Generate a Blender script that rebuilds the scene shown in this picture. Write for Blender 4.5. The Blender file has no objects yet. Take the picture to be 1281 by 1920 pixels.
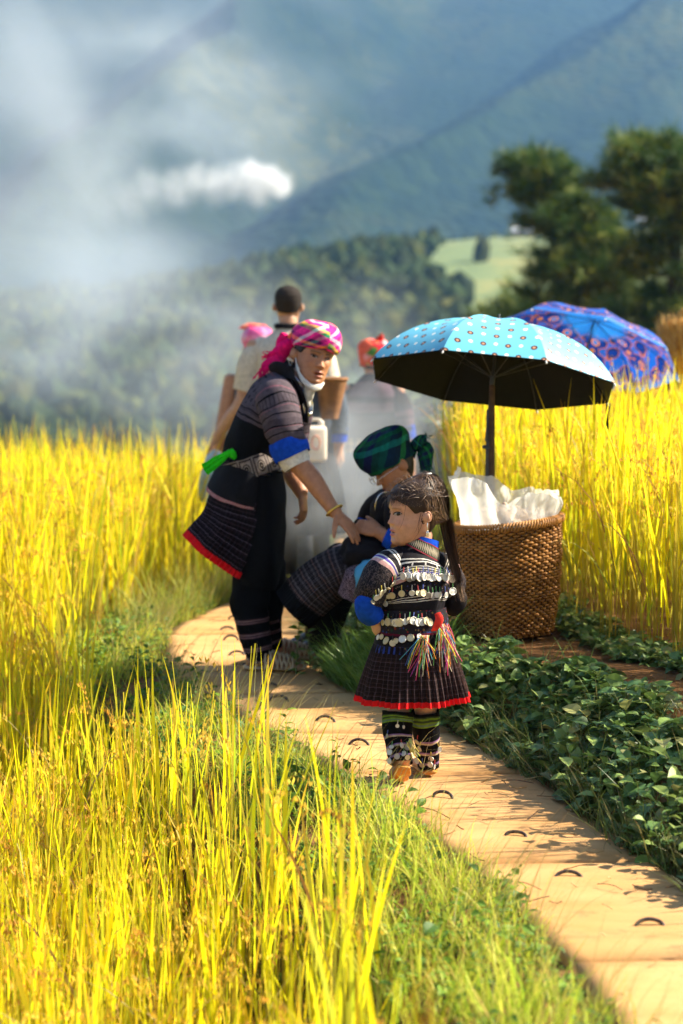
import bpy, bmesh, math, random
import numpy as np
from mathutils import Vector, Matrix, noise
from mathutils.bvhtree import BVHTree

# ---------------------------------------------------------------- camera, sky, sun, exposure
scene = bpy.context.scene
COL = scene.collection
FPX = 4533.0                      # focal length in pixels of the 1281x1920 photograph (85 mm on 24x36)
PITCH = math.atan(430 / FPX)
CAM_H = 1.62
cam_data = bpy.data.cameras.new('camera')
cam_data.sensor_fit = 'VERTICAL'
cam_data.sensor_height = 36.0
cam_data.sensor_width = 24.0
cam_data.lens = 85.0
cam_data.clip_start = 0.1
cam_data.clip_end = 20000
cam_data.dof.use_dof = True
cam_data.dof.focus_distance = 7.9
cam_data.dof.aperture_fstop = 2.9
cam = bpy.data.objects.new('camera', cam_data)
cam.location = (0, 0, CAM_H)
cam.rotation_euler = (math.pi / 2 - PITCH, 0, 0)
COL.objects.link(cam)
scene.camera = cam

SUN_EL = math.radians(40)
SUN_AZ = math.radians(78)         # clockwise from +Y (the way the camera looks): right, a little behind the subject
world = bpy.data.worlds.new('World')
scene.world = world
world.use_nodes = True
wn = world.node_tree
sky = wn.nodes.new('ShaderNodeTexSky')
sky.sky_type = 'NISHITA'
sky.sun_disc = False
sky.sun_elevation = SUN_EL
sky.sun_rotation = SUN_AZ
bg = wn.nodes['Background']
wn.links.new(sky.outputs[0], bg.inputs[0])
bg.inputs[1].default_value = 0.055
sun_data = bpy.data.lights.new('sun', 'SUN')
sun_data.energy = 5.0
sun_data.angle = math.radians(0.6)
sun_data.color = (1.0, 0.90, 0.72)
sun = bpy.data.objects.new('sun', sun_data)
COL.objects.link(sun)
SUN_DIR = Vector((math.sin(SUN_AZ) * math.cos(SUN_EL), math.cos(SUN_AZ) * math.cos(SUN_EL), math.sin(SUN_EL)))
sun.rotation_euler = SUN_DIR.to_track_quat('Z', 'Y').to_euler()

scene.render.engine = 'CYCLES'
cy = scene.cycles
cy.use_denoising = True
try:
    cy.denoiser = 'OPENIMAGEDENOISE'
except Exception:
    pass
cy.use_adaptive_sampling = True
cy.adaptive_threshold = 0.015
cy.max_bounces = 6
cy.diffuse_bounces = 3
cy.glossy_bounces = 2
cy.transmission_bounces = 4
cy.transparent_max_bounces = 10
cy.volume_bounces = 1
cy.caustics_reflective = False
cy.caustics_refractive = False
cy.sample_clamp_indirect = 6
vs = scene.view_settings
vs.view_transform = 'Standard'
vs.look = 'None'
vs.exposure = 1.9
vs.gamma = 1.0
vs.use_curve_mapping = False

# ---------------------------------------------------------------- helpers
rnd = random.Random(7)
RS = np.random.RandomState(7)
CT, ST = math.cos(PITCH), math.sin(PITCH)


def ray(px, py):
    xc = (px - 640.5) / FPX
    yc = (960 - py) / FPX
    return Vector((xc, CT + yc * ST, -ST + yc * CT))


def P(px, py, d):
    """World point seen at photograph pixel (px, py) at depth d metres."""
    r = ray(px, py)
    t = d / r.y
    return Vector((r.x * t, d, CAM_H + r.z * t))


def smooth01(a):
    a = min(1.0, max(0.0, a))
    return a * a * (3 - 2 * a)


def lin(c):
    """#rrggbb -> linear rgba"""
    c = c.lstrip('#')
    out = []
    for i in (0, 2, 4):
        s = int(c[i:i + 2], 16) / 255
        out.append(s / 12.92 if s <= 0.04045 else ((s + 0.055) / 1.055) ** 2.4)
    return (out[0], out[1], out[2], 1.0)


class M:
    """A bag of verts, faces, per-corner uvs and per-vertex colours."""

    def __init__(s):
        s.v = []
        s.f = []
        s.uv = []
        s.c = []

    def add(s, o):
        b = len(s.v)
        s.v += o.v
        s.f += [tuple(i + b for i in f) for f in o.f]
        s.uv += o.uv if len(o.uv) == len(o.f) else [[(0, 0)] * len(f) for f in o.f]
        s.c += o.c if len(o.c) == len(o.v) else [(1, 1, 1)] * len(o.v)
        return s

    def xf(s, m):
        s.v = [m @ Vector(p) for p in s.v]
        return s


ORG = {}


def root_of(o):
    while o.parent:
        o = o.parent
    return o


def link_mesh(name, me, mat, parent=None):
    o = bpy.data.objects.new(name, me)
    COL.objects.link(o)
    if mat is not None and len(me.materials) == 0:
        me.materials.append(mat)
    if parent is not None:
        o.parent = parent
    return o


def build(name, m, mat, parent=None, smooth=True, kind=None):
    """M -> one mesh object; vertices are given in world space."""
    org = ORG.get(root_of(parent).name, Vector((0, 0, 0))) if parent else Vector((0, 0, 0))
    me = bpy.data.meshes.new(name)
    me.from_pydata([tuple(Vector(p) - org) for p in m.v], [], m.f)
    if len(m.uv) == len(m.f) and m.f:
        ul = me.uv_layers.new(name='UVMap')
        flat = np.array([c for f in m.uv for c in f], dtype=np.float32).ravel()
        ul.data.foreach_set('uv', flat)
    if len(m.c) == len(m.v) and m.v:
        ca = me.color_attributes.new('Col', 'FLOAT_COLOR', 'POINT')
        arr = np.ones((len(m.v), 4), dtype=np.float32)
        arr[:, :3] = np.array(m.c, dtype=np.float32)
        ca.data.foreach_set('color', arr.ravel())
    if smooth:
        me.polygons.foreach_set('use_smooth', np.ones(len(me.polygons), dtype=bool))
    me.update()
    o = link_mesh(name, me, mat, parent)
    if kind:
        o['kind'] = kind
    return o


def build_np(name, v, f, cols, mat, parent=None, kind=None, smooth=False):
    """Big numpy meshes: v (N,3), f (K,3|4) int, cols (N,3)."""
    me = bpy.data.meshes.new(name)
    nv, nf, k = len(v), len(f), f.shape[1]
    me.vertices.add(nv)
    me.vertices.foreach_set('co', np.asarray(v, dtype=np.float32).ravel())
    me.loops.add(nf * k)
    me.loops.foreach_set('vertex_index', np.asarray(f, dtype=np.int32).ravel())
    me.polygons.add(nf)
    me.polygons.foreach_set('loop_start', np.arange(0, nf * k, k, dtype=np.int32))
    me.polygons.foreach_set('loop_total', np.full(nf, k, dtype=np.int32))
    me.polygons.foreach_set('use_smooth', np.full(nf, smooth, dtype=bool))
    me.update(calc_edges=True)
    if cols is not None:
        ca = me.color_attributes.new('Col', 'FLOAT_COLOR', 'POINT')
        arr = np.ones((nv, 4), dtype=np.float32)
        arr[:, :3] = cols
        ca.data.foreach_set('color', arr.ravel())
    o = link_mesh(name, me, mat, parent)
    if kind:
        o['kind'] = kind
    return o


def tag(o, label, cat, group=None, kind=None):
    o['label'] = label
    o['category'] = cat
    if group:
        o['group'] = group
    if kind:
        o['kind'] = kind
    return o


def thing(name, loc, label, cat, group=None):
    o = bpy.data.objects.new(name, None)
    o.empty_display_size = 0.1
    o.location = loc
    COL.objects.link(o)
    ORG[o.name] = Vector(loc)
    return tag(o, label, cat, group)


def catmull(a, sub):
    a = np.asarray(a, dtype=float)
    if sub <= 1 or len(a) < 3:
        if sub > 1 and len(a) == 2:
            t = np.linspace(0, 1, sub + 1)[:, None]
            return a[0] * (1 - t) + a[1] * t
        return a
    p = np.vstack([2 * a[0] - a[1], a, 2 * a[-1] - a[-2]])
    out = []
    for i in range(1, len(p) - 2):
        p0, p1, p2, p3 = p[i - 1], p[i], p[i + 1], p[i + 2]
        for k in range(sub):
            t = k / sub
            out.append(0.5 * (2 * p1 + (p2 - p0) * t + (2 * p0 - 5 * p1 + 4 * p2 - p3) * t * t + (3 * p1 - p0 - 3 * p2 + p3) * t ** 3))
    out.append(p[-2])
    return np.array(out)


def loft(pts, rx, ry=None, side=(1, 0, 0), n=20, sub=4, cap=(True, True), fn=None, rnd_cap=True, u_rep=1.0):
    """Tube of elliptical rings through pts. rx is the half-size along `side`, ry across it.
    fn(phi, t) -> (radius factor, offset vector or None)."""
    k = len(pts)
    rx = [rx] * k if not hasattr(rx, '__len__') else list(rx)
    ry = rx if ry is None else ([ry] * k if not hasattr(ry, '__len__') else list(ry))
    sd = [side] * k if not hasattr(side[0], '__len__') else list(side)
    arr = np.array([[*pts[i], rx[i], ry[i], *sd[i]] for i in range(k)], dtype=float)
    arr = catmull(arr, sub)
    L = len(arr)
    cen = [Vector(a[:3]) for a in arr]
    m = M()
    rings = []
    dist = [0.0]
    for i in range(1, L):
        dist.append(dist[-1] + (cen[i] - cen[i - 1]).length)
    tot = dist[-1] or 1.0
    tans = []
    for i in range(L):
        a, b = cen[max(0, i - 1)], cen[min(L - 1, i + 1)]
        d = (b - a)
        tans.append(d.normalized() if d.length > 1e-9 else Vector((0, 0, 1)))
    spec = []
    for i in range(L):
        spec.append((cen[i], max(arr[i][3], 1e-5), max(arr[i][4], 1e-5), Vector(arr[i][5:8]), tans[i], dist[i] / tot))
    if rnd_cap:
        if cap[0]:
            c, a, b, s, t, q = spec[0]
            r = min(a, b)
            spec = [(c - t * r * 0.6 * math.sin(w), a * math.cos(w), b * math.cos(w), s, t, 0.0) for w in (1.35, 0.9, 0.45)] + spec
        if cap[1]:
            c, a, b, s, t, q = spec[-1]
            r = min(a, b)
            spec = spec + [(c + t * r * 0.6 * math.sin(w), a * math.cos(w), b * math.cos(w), s, t, 1.0) for w in (0.45, 0.9, 1.35)]
    vv = []
    for c, a, b, s, t, q in spec:
        s2 = (s - t * s.dot(t))
        if s2.length < 1e-6:
            s2 = t.orthogonal()
        s2.normalize()
        b2 = t.cross(s2)
        ids = []
        for j in range(n):
            ph = 2 * math.pi * j / n
            f, off = (1.0, None) if fn is None else fn(ph, q)
            p = c + s2 * (a * f * math.cos(ph)) + b2 * (b * f * math.sin(ph))
            if off is not None:
                p = p + off
            ids.append(len(m.v))
            m.v.append(p)
        rings.append(ids)
        vv.append(q)
    for i in range(len(rings) - 1):
        for j in range(n):
            j2 = (j + 1) % n
            m.f.append((rings[i][j], rings[i][j2], rings[i + 1][j2], rings[i + 1][j]))
            u0, u1 = j / n * u_rep, (j + 1) / n * u_rep
            m.uv.append([(u0, vv[i]), (u1, vv[i]), (u1, vv[i + 1]), (u0, vv[i + 1])])
    if cap[0]:
        m.f.append(tuple(reversed(rings[0])))
        m.uv.append([(0.5, vv[0])] * n)
    if cap[1]:
        m.f.append(tuple(rings[-1]))
        m.uv.append([(0.5, vv[-1])] * n)
    return m


def tube(pts, r, n=8, sub=4, cap=True):
    p = [Vector(q) for q in pts]
    d = (p[-1] - p[0])
    s = d.orthogonal() if d.length > 1e-6 else Vector((1, 0, 0))
    return loft(p, r, None, tuple(s), n, sub, (cap, cap))


def ring_tube(c, ax1, ax2, r, n=40, k=8, wob=None):
    """closed torus-like tube with centre c and in-plane radii vectors ax1, ax2"""
    m = M()
    c, ax1, ax2 = Vector(c), Vector(ax1), Vector(ax2)
    nr = ax1.cross(ax2).normalized()
    for i in range(n):
        a = 2 * math.pi * i / n
        o = ax1 * math.cos(a) + ax2 * math.sin(a)
        q = c + o
        if wob:
            q = q + wob(a)
        od = o.normalized()
        for j in range(k):
            b = 2 * math.pi * j / k
            m.v.append(q + od * (r * math.cos(b)) + nr * (r * math.sin(b)))
    for i in range(n):
        for j in range(k):
            a, b = i * k, ((i + 1) % n) * k
            m.f.append((a + j, b + j, b + (j + 1) % k, a + (j + 1) % k))
            m.uv.append([(i / n, j / k), ((i + 1) / n, j / k), ((i + 1) / n, (j + 1) / k), (i / n, (j + 1) / k)])
    return m


def box(c, h, rot=None):
    m = M()
    c = Vector(c)
    for z in (-1, 1):
        for y in (-1, 1):
            for x in (-1, 1):
                p = Vector((x * h[0], y * h[1], z * h[2]))
                if rot is not None:
                    p = rot @ p
                m.v.append(c + p)
    m.f = [(0, 2, 3, 1), (4, 5, 7, 6), (0, 1, 5, 4), (2, 6, 7, 3), (0, 4, 6, 2), (1, 3, 7, 5)]
    m.uv = [[(0, 0), (1, 0), (1, 1), (0, 1)] for _ in m.f]
    return m


def remesh(m, voxel, it=4, fac=0.5, keep=1.0):
    """fuse overlapping pieces into one continuous surface"""
    me = bpy.data.meshes.new('tmp')
    me.from_pydata([tuple(p) for p in m.v], [], m.f)
    o = bpy.data.objects.new('tmp', me)
    COL.objects.link(o)
    r = o.modifiers.new('r', 'REMESH')
    r.mode = 'VOXEL'
    r.voxel_size = voxel
    s = o.modifiers.new('s', 'SMOOTH')
    s.iterations = it
    s.factor = fac
    if keep < 1:
        d = o.modifiers.new('d', 'DECIMATE')
        d.ratio = keep
    dg = bpy.context.evaluated_depsgraph_get()
    e = o.evaluated_get(dg)
    em = e.to_mesh()
    out = M()
    out.v = [v.co.copy() for v in em.vertices]
    out.f = [tuple(p.vertices) for p in em.polygons]
    out.uv = [[(0, 0)] * len(f) for f in out.f]
    out.c = [(1, 1, 1)] * len(out.v)
    e.to_mesh_clear()
    bpy.data.objects.remove(o)
    bpy.data.meshes.remove(me)
    return out


def wrinkle(m, amp, scale, seed=0.0):
    """push vertices about along a smooth noise: folds in cloth"""
    out = []
    for p in m.v:
        q = Vector(p) * scale + Vector((seed, seed * 1.7, seed * 0.3))
        d = noise.noise_vector(q)
        out.append(Vector(p) + d * amp)
    m.v = out
    return m


# ---------------------------------------------------------------- materials
def new_mat(name):
    m = bpy.data.materials.new(name)
    m.use_nodes = True
    nt = m.node_tree
    return m, nt, nt.nodes['Principled BSDF']


def nd(nt, typ, **kw):
    n = nt.nodes.new(typ)
    for k, v in kw.items():
        setattr(n, k, v)
    return n


def mth(nt, op, a, b=None, c=None):
    n = nt.nodes.new('ShaderNodeMath')
    n.operation = op
    for i, x in enumerate((a, b, c)):
        if x is None:
            continue
        if isinstance(x, (int, float)):
            n.inputs[i].default_value = x
        else:
            nt.links.new(x, n.inputs[i])
    return n.outputs[0]


def mixc(nt, fac, a, b, mode='MIX'):
    n = nt.nodes.new('ShaderNodeMix')
    n.data_type = 'RGBA'
    n.blend_type = mode
    for s, x in ((0, fac), (6, a), (7, b)):
        if isinstance(x, (int, float)):
            n.inputs[s].default_value = x
        elif isinstance(x, tuple):
            n.inputs[s].default_value = x
        else:
            nt.links.new(x, n.inputs[s])
    return n.outputs[2]


def ramp(nt, fac, stops, interp='CONSTANT'):
    n = nt.nodes.new('ShaderNodeValToRGB')
    n.color_ramp.interpolation = interp
    e = n.color_ramp.elements
    e[0].position, e[0].color = stops[0][0], stops[0][1]
    e[1].position, e[1].color = stops[1][0], stops[1][1]
    for p, c in stops[2:]:
        x = e.new(p)
        x.color = c
    nt.links.new(fac, n.inputs[0])
    return n.outputs[0]


def noise_n(nt, scale, detail=4, vec=None, rough=0.55):
    n = nt.nodes.new('ShaderNodeTexNoise')
    n.inputs['Scale'].default_value = scale
    n.inputs['Detail'].default_value = detail
    n.inputs['Roughness'].default_value = rough
    if vec is not None:
        nt.links.new(vec, n.inputs['Vector'])
    return n.outputs['Fac']


def coords(nt, which='Object'):
    return nt.nodes.new('ShaderNodeTexCoord').outputs[which]


def uvxy(nt):
    s = nt.nodes.new('ShaderNodeSeparateXYZ')
    nt.links.new(coords(nt, 'UV'), s.inputs[0])
    return s.outputs[0], s.outputs[1]


def bump(nt, bs, h, strength=0.3, dist=0.01):
    b = nt.nodes.new('ShaderNodeBump')
    b.inputs['Strength'].default_value = strength
    b.inputs['Distance'].default_value = dist
    nt.links.new(h, b.inputs['Height'])
    nt.links.new(b.outputs[0], bs.inputs['Normal'])


def pmat(name, c1, c2=None, scale=30, rough=0.8, bmp=0.0, bdist=0.004, spec=0.3, metal=0.0, bscale=None, sheen=0.0):
    m, nt, bs = new_mat(name)
    bs.inputs['Roughness'].default_value = rough
    bs.inputs['Specular IOR Level'].default_value = spec
    bs.inputs['Metallic'].default_value = metal
    if sheen:
        bs.inputs['Sheen Weight'].default_value = sheen
    co = coords(nt)
    fac = noise_n(nt, scale, 4, co)
    c2 = c2 or tuple(x * 0.8 for x in c1[:3]) + (1,)
    r = ramp(nt, fac, [(0.3, c1), (0.7, c2)], 'LINEAR')
    nt.links.new(r, bs.inputs['Base Color'])
    if bmp:
        bump(nt, bs, noise_n(nt, bscale or scale * 2, 5, co), bmp, bdist)
    return m


def leaf_mat(name, trans=0.45, rough=0.5, spec=0.25, tint=(1, 1, 1)):
    """colour per leaf from the attribute, light passes through"""
    m, nt, bs = new_mat(name)
    at = nd(nt, 'ShaderNodeVertexColor', layer_name='Col')
    nt.links.new(at.outputs[0], bs.inputs['Base Color'])
    bs.inputs['Roughness'].default_value = rough
    bs.inputs['Specular IOR Level'].default_value = spec
    tr = nd(nt, 'ShaderNodeBsdfTranslucent')
    tc = mixc(nt, 1.0, at.outputs[0], (tint[0], tint[1], tint[2], 1), 'MULTIPLY')
    nt.links.new(tc, tr.inputs[0])
    mx = nd(nt, 'ShaderNodeMixShader')
    mx.inputs[0].default_value = trans
    nt.links.new(bs.outputs[0], mx.inputs[1])
    nt.links.new(tr.outputs[0], mx.inputs[2])
    nt.links.new(mx.outputs[0], nt.nodes['Material Output'].inputs[0])
    return m


def attr_mat(name, rough=0.6, spec=0.3, sss=0.0, bmp=0.0, bscale=200, base=(1, 1, 1, 1)):
    m, nt, bs = new_mat(name)
    at = nd(nt, 'ShaderNodeVertexColor', layer_name='Col')
    co = coords(nt)
    f = noise_n(nt, 45, 4, co)
    v = ramp(nt, f, [(0.25, (0.76, 0.71, 0.68, 1)), (0.75, (1.08, 1.07, 1.06, 1))], 'LINEAR')
    c = mixc(nt, 1.0, at.outputs[0], v, 'MULTIPLY')
    c = mixc(nt, 1.0, c, base, 'MULTIPLY')
    nt.links.new(c, bs.inputs['Base Color'])
    bs.inputs['Roughness'].default_value = rough
    bs.inputs['Specular IOR Level'].default_value = spec
    if sss:
        bs.inputs['Subsurface Weight'].default_value = sss
        bs.inputs['Subsurface Radius'].default_value = (0.008, 0.003, 0.0015)
        bs.inputs['Subsurface Scale'].default_value = 1.0
    if bmp:
        bump(nt, bs, noise_n(nt, bscale, 3, co), bmp, 0.002)
    return m


def cloth_mat(name, fn, rough=0.9, weave=0.25, spec=0.08, wscale=900):
    """fn(nt, u, v) -> colour socket"""
    m, nt, bs = new_mat(name)
    u, v = uvxy(nt)
    co = coords(nt)
    # hand-made cloth: the lines wander a little
    v = mth(nt, 'ADD', v, mth(nt, 'MULTIPLY', mth(nt, 'SUBTRACT', noise_n(nt, 22, 3, co), 0.5), 0.030))
    u = mth(nt, 'ADD', u, mth(nt, 'MULTIPLY', mth(nt, 'SUBTRACT', noise_n(nt, 17, 3, co), 0.5), 0.012))
    col = fn(nt, u, v)
    f = noise_n(nt, 60, 5, co)
    sh = ramp(nt, f, [(0.25, (0.62, 0.62, 0.62, 1)), (0.75, (1.15, 1.15, 1.15, 1))], 'LINEAR')
    c = mixc(nt, 1.0, col, sh, 'MULTIPLY')
    nt.links.new(c, bs.inputs['Base Color'])
    bs.inputs['Roughness'].default_value = rough
    bs.inputs['Specular IOR Level'].default_value = spec
    if weave:
        bump(nt, bs, noise_n(nt, wscale, 2, co), weave, 0.002)
    return m


def fr(nt, x, k, off=0.0):
    return mth(nt, 'FRACT', mth(nt, 'MULTIPLY_ADD', x, k, off))


def plaid(ru, rv, ku, kv, fac=0.5, rot=0.0):
    def fn(nt, u, v):
        if rot:
            c, s = math.cos(rot), math.sin(rot)
            u2 = mth(nt, 'ADD', mth(nt, 'MULTIPLY', u, c), mth(nt, 'MULTIPLY', v, s))
            v2 = mth(nt, 'SUBTRACT', mth(nt, 'MULTIPLY', v, c), mth(nt, 'MULTIPLY', u, s))
            u, v = u2, v2
        a = ramp(nt, fr(nt, u, ku), ru)
        b = ramp(nt, fr(nt, v, kv), rv)
        return mixc(nt, fac, a, b)
    return fn


def solid(c):
    def fn(nt, u, v):
        n = nt.nodes.new('ShaderNodeRGB')
        n.outputs[0].default_value = c
        return n.outputs[0]
    return fn


BLACK = (0.0035, 0.0035, 0.0045, 1)
MAT = {}
# ---------------------------------------------------------------- ground, path, hills
YL = [0, 4, 5.25, 5.7, 6.64, 7.5, 8.17, 8.94, 9.6, 10.28, 11.07, 11.8, 12.85, 14.1, 15.6, 18, 22, 26]
XL = [.75, .66, .60, .55, .37, .14, -.07, -.35, -.56, -.74, -.82, -.80, -.65, -.49, -.32, -.12, 0, .1]
YR = [0, 4, 5.25, 5.77, 6.23, 6.77, 7.65, 8.4, 8.94, 9.47, 9.93, 10.9, 12.2, 13.3, 15, 18, 22, 26]
XR = [1.45, 1.3, 1.16, 1.08, .97, .85, .69, .50, .30, .06, -.06, -.16, -.14, -.02, .2, .5, .62, .75]

# edge of the left paddy
RE_Y = [2, 4.0, 4.9, 6.2, 7.5, 8.3, 9.1, 10.2, 11.3, 12, 13.3, 15, 17.6]
RE_X = [.15, .10, .08, -.03, -.36, -.62, -.88, -1.16, -1.30, -1.12, -.88, -.72, -.5]


def xl(y):
    return float(np.interp(y, YL, XL))


def xr(y):
    return float(np.interp(y, YR, XR))


def zpath(y):
    y = np.asarray(y, dtype=float)
    return np.where(y < 11, 0.0, -0.055 * (np.minimum(y, 22) - 11))


def ss(a):
    a = np.clip(a, 0, 1)
    return a * a * (3 - 2 * a)


def ground_z(x, y):
    """height of the near ground (numpy)"""
    x = np.asarray(x, dtype=float)
    y = np.asarray(y, dtype=float)
    L = np.interp(y, YL, XL)
    R = np.interp(y, YR, XR)
    z = zpath(y) - 0.03
    z = z - 0.06 * ss((L - 0.1 - x) / 0.4)
    E = np.interp(y, RE_Y, RE_X)
    z = z - (0.68 - 0.66 * ss((y - 9.0) / 2.6)) * ss((E + 0.14 - x) / 0.34)   # the left paddy lies lower
    up = 0.25 * ss((x - R - 0.02) / 0.36)
    z = z + up + (0.055 * np.clip(np.minimum(y, 15) - 11, 0, 4)) * ss((x - R - 0.3) / 0.5)
    bump_ = 0.018 * np.sin(x * 5.1 + 1.3 * y) * np.sin(y * 3.7 - 1.1 * x) + 0.010 * np.sin(x * 13 + y * 3) * np.sin(y * 11)
    off = ss((L - x) / 0.15) + ss((x - R) / 0.15)
    z = z + bump_ * off
    z = z - 1.4 * ss((y - 17.6) / 0.9) * ss((L - 0.5 - x) / 0.6)
    z = z - 1.6 * ss((y - 15.6) / 0.9) * ss((x - R - 0.5) / 0.6)
    z = z - 0.30 * np.clip(y - 22, 0, 200)
    return z


def gz(x, y):
    return float(ground_z(x, y))


def axis(lo, hi, parts):
    """parts: list of (to, step)"""
    out = [lo]
    for to, st in parts:
        k = max(1, int(round((to - out[-1]) / st)))
        a = out[-1]
        out += [a + (to - a) * (i + 1) / k for i in range(k)]
    return np.array(out)


def sheet(name, xs, ys, zf, mat, kind='structure', smooth=True):
    X, Y = np.meshgrid(xs, ys)
    Z = zf(X, Y)
    v = np.stack([X.ravel(), Y.ravel(), Z.ravel()], 1)
    nx, ny = len(xs), len(ys)
    i, j = np.meshgrid(np.arange(nx - 1), np.arange(ny - 1))
    a = (j * nx + i).ravel()
    f = np.stack([a, a + 1, a + nx + 1, a + nx], 1)
    return build_np(name, v, f, None, mat, kind=kind, smooth=smooth)


# soil
m, nt, bs = new_mat('soil')
co = coords(nt)
big = noise_n(nt, 2.2, 4, co)
fin = noise_n(nt, 40, 6, co, 0.7)
c = mixc(nt, ramp(nt, big, [(0.35, (0, 0, 0, 1)), (0.65, (1, 1, 1, 1))], 'LINEAR'), lin('#7a5636'), lin('#94683f'))
c = mixc(nt, ramp(nt, fin, [(0.4, (0, 0, 0, 1)), (0.75, (1, 1, 1, 1))], 'LINEAR'), c, lin('#4f3822'))
nt.links.new(c, bs.inputs['Base Color'])
bs.inputs['Roughness'].default_value = 0.95
bs.inputs['Specular IOR Level'].default_value = 0.1
bump(nt, bs, fin, 0.8, 0.02)
MAT['soil'] = m

gx = axis(-40, 40, [(-6, 1.5), (-2, 0.15), (2.2, 0.05), (5, 0.15), (40, 1.5)])
gy = axis(-30, 60, [(2, 2), (4.2, 0.2), (16.5, 0.06), (24, 0.3), (60, 2)])
ground = sheet('ground', gx, gy, ground_z, MAT['soil'])

# dusty cast slabs of the footpath
m, nt, bs = new_mat('dusty_concrete')
co = coords(nt)
mp = nd(nt, 'ShaderNodeMapping')
mp.inputs['Scale'].default_value = (2.0, 17, 1)
mp.inputs['Rotation'].default_value = (0, 0, 0.12)
nt.links.new(co, mp.inputs[0])
streak = noise_n(nt, 1.0, 5, mp.outputs[0], 0.6)
blot = noise_n(nt, 2.6, 5, co)
grit = noise_n(nt, 160, 4, co, 0.7)
c = mixc(nt, ramp(nt, blot, [(0.32, (0, 0, 0, 1)), (0.7, (1, 1, 1, 1))], 'LINEAR'), lin('#c09058'), lin('#d0a470'))
c = mixc(nt, mth(nt, 'MULTIPLY', ramp(nt, streak, [(0.45, (0, 0, 0, 1)), (0.68, (1, 1, 1, 1))], 'LINEAR'), 0.18), c, lin('#8f6238'))
c = mixc(nt, mth(nt, 'MULTIPLY', ramp(nt, grit, [(0.55, (0, 0, 0, 1)), (0.75, (1, 1, 1, 1))], 'LINEAR'), 0.35), c, lin('#7d5a38'))
crk = noise_n(nt, 7, 6, co, 0.7)
c = mixc(nt, mth(nt, 'MULTIPLY', ramp(nt, crk, [(0.56, (0, 0, 0, 1)), (0.70, (1, 1, 1, 1))], 'LINEAR'), 0.55), c, lin('#8a6a46'))
at = nd(nt, 'ShaderNodeVertexColor', layer_name='Col')
c = mixc(nt, 1.0, c, at.outputs[0], 'MULTIPLY')
nt.links.new(c, bs.inputs['Base Color'])
bs.inputs['Roughness'].default_value = 0.92
bs.inputs['Specular IOR Level'].default_value = 0.12
hh = mth(nt, 'ADD', mth(nt, 'MULTIPLY', streak, 0.35), mth(nt, 'MULTIPLY', grit, 0.15))
bump(nt, bs, hh, 0.75, 0.012)
MAT['slab'] = m
MAT['iron'] = pmat('rusty_iron', lin('#3a3538'), lin('#54443a'), 60, 0.6, 0.3, 0.002, 0.4, 0.5)

path = bpy.data.objects.new('footpath', None)
COL.objects.link(path)
path['kind'] = 'structure'
ORG[path.name] = Vector((0, 0, 0))
SEAM = [3.6, 4.7, 5.7, 6.7, 7.95, 8.68, 9.5, 10.25, 11.15, 12.1, 13.1, 14.2, 15.4, 16.8, 18.4, 20.2, 22]
LOOPS = [(0.77, 5.995), (0.627, 6.5), (0.524, 7.0), (0.332, 7.52), (0.20, 8.1), (0.07, 8.40), (-0.064, 8.83), (-0.234, 9.27), (-0.283, 9.62),
         (-0.43, 10.1), (-0.455, 10.42), (-0.50, 10.86), (-0.53, 11.3), (-0.52, 11.9), (0.83, 5.2), (0.9, 4.9)]
for a, b in zip(SEAM[:-1], SEAM[1:]):
    mm = M()
    K, W = 10, 10
    gap = rnd.uniform(0.010, 0.016) if 6.7 not in (a, b) else 0.021
    tilt = rnd.uniform(-0.012, 0.012)
    dz = rnd.uniform(-0.006, 0.006)
    base = []
    for i in range(K + 1):
        y = a + gap + (b - a - 2 * gap) * i / K
        l, r = xl(y) + rnd.uniform(-.008, .008), xr(y) + rnd.uniform(-.008, .008)
        for j in range(W + 1):
            s = j / W
            x = l + (r - l) * s
            yy = y + 0.05 * (s - 0.5) * (1 if a > 6 else 0.6) + 0.006 * math.sin(7 * s + a)
            e = min(i, K - i, j, W - j)
            z = float(zpath(yy)) + dz + tilt * (s - 0.5) - (0.006 if e == 0 else 0) + 0.003 * noise.noise(Vector((x * 6, yy * 6, 0)))
            mm.v.append(Vector((x, yy, z)))
            mm.c.append((1, 1, 1))
    nT = len(mm.v)
    for i in range(K):
        for j in range(W):
            q = i * (W + 1) + j
            mm.f.append((q, q + 1, q + W + 2, q + W + 1))
    rim = [j for j in range(W + 1)] + [i * (W + 1) + W for i in range(1, K + 1)] + [K * (W + 1) + j for j in range(W - 1, -1, -1)] + [i * (W + 1) for i in range(K - 1, 0, -1)]
    low = []
    for q in rim:
        p = mm.v[q]
        low.append(len(mm.v))
        mm.v.append(Vector((p.x, p.y, p.z - 0.07)))
        mm.c.append((1, 1, 1))
    for i in range(len(rim)):
        i2 = (i + 1) % len(rim)
        mm.f.append((rim[i], low[i], low[i2], rim[i2]))
    mm.uv = [[(0, 0)] * len(f) for f in mm.f]
    kc = rnd.uniform(.86, 1.05)
    mm.c = [(kc, kc * rnd.uniform(.985, 1.01), kc)] * len(mm.v)
    slab = build('slab', mm, MAT['slab'], path)
    for (lx, ly) in LOOPS:
        if a <= ly < b:
            ang = rnd.uniform(-0.35, 0.3)
            lx += rnd.uniform(-.015, .015)
            wv = Vector((math.cos(ang), math.sin(ang), 0)) * rnd.uniform(0.028, 0.038)
            zc = float(zpath(ly)) + dz
            pts = []
            rnd_p = rnd.uniform(.6, 1.1)
            hgt = rnd.uniform(0.016, 0.027)
            for k in range(9):
                t = math.pi * k / 8
                pts.append(Vector((lx, ly, zc - 0.006)) - wv * math.cos(t) + Vector((0, 0.016 * math.sin(t), hgt * math.sin(t) ** rnd_p)))
            build('lifting_loop', tube(pts, 0.0052, 8, 2), MAT['iron'], slab)

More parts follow.
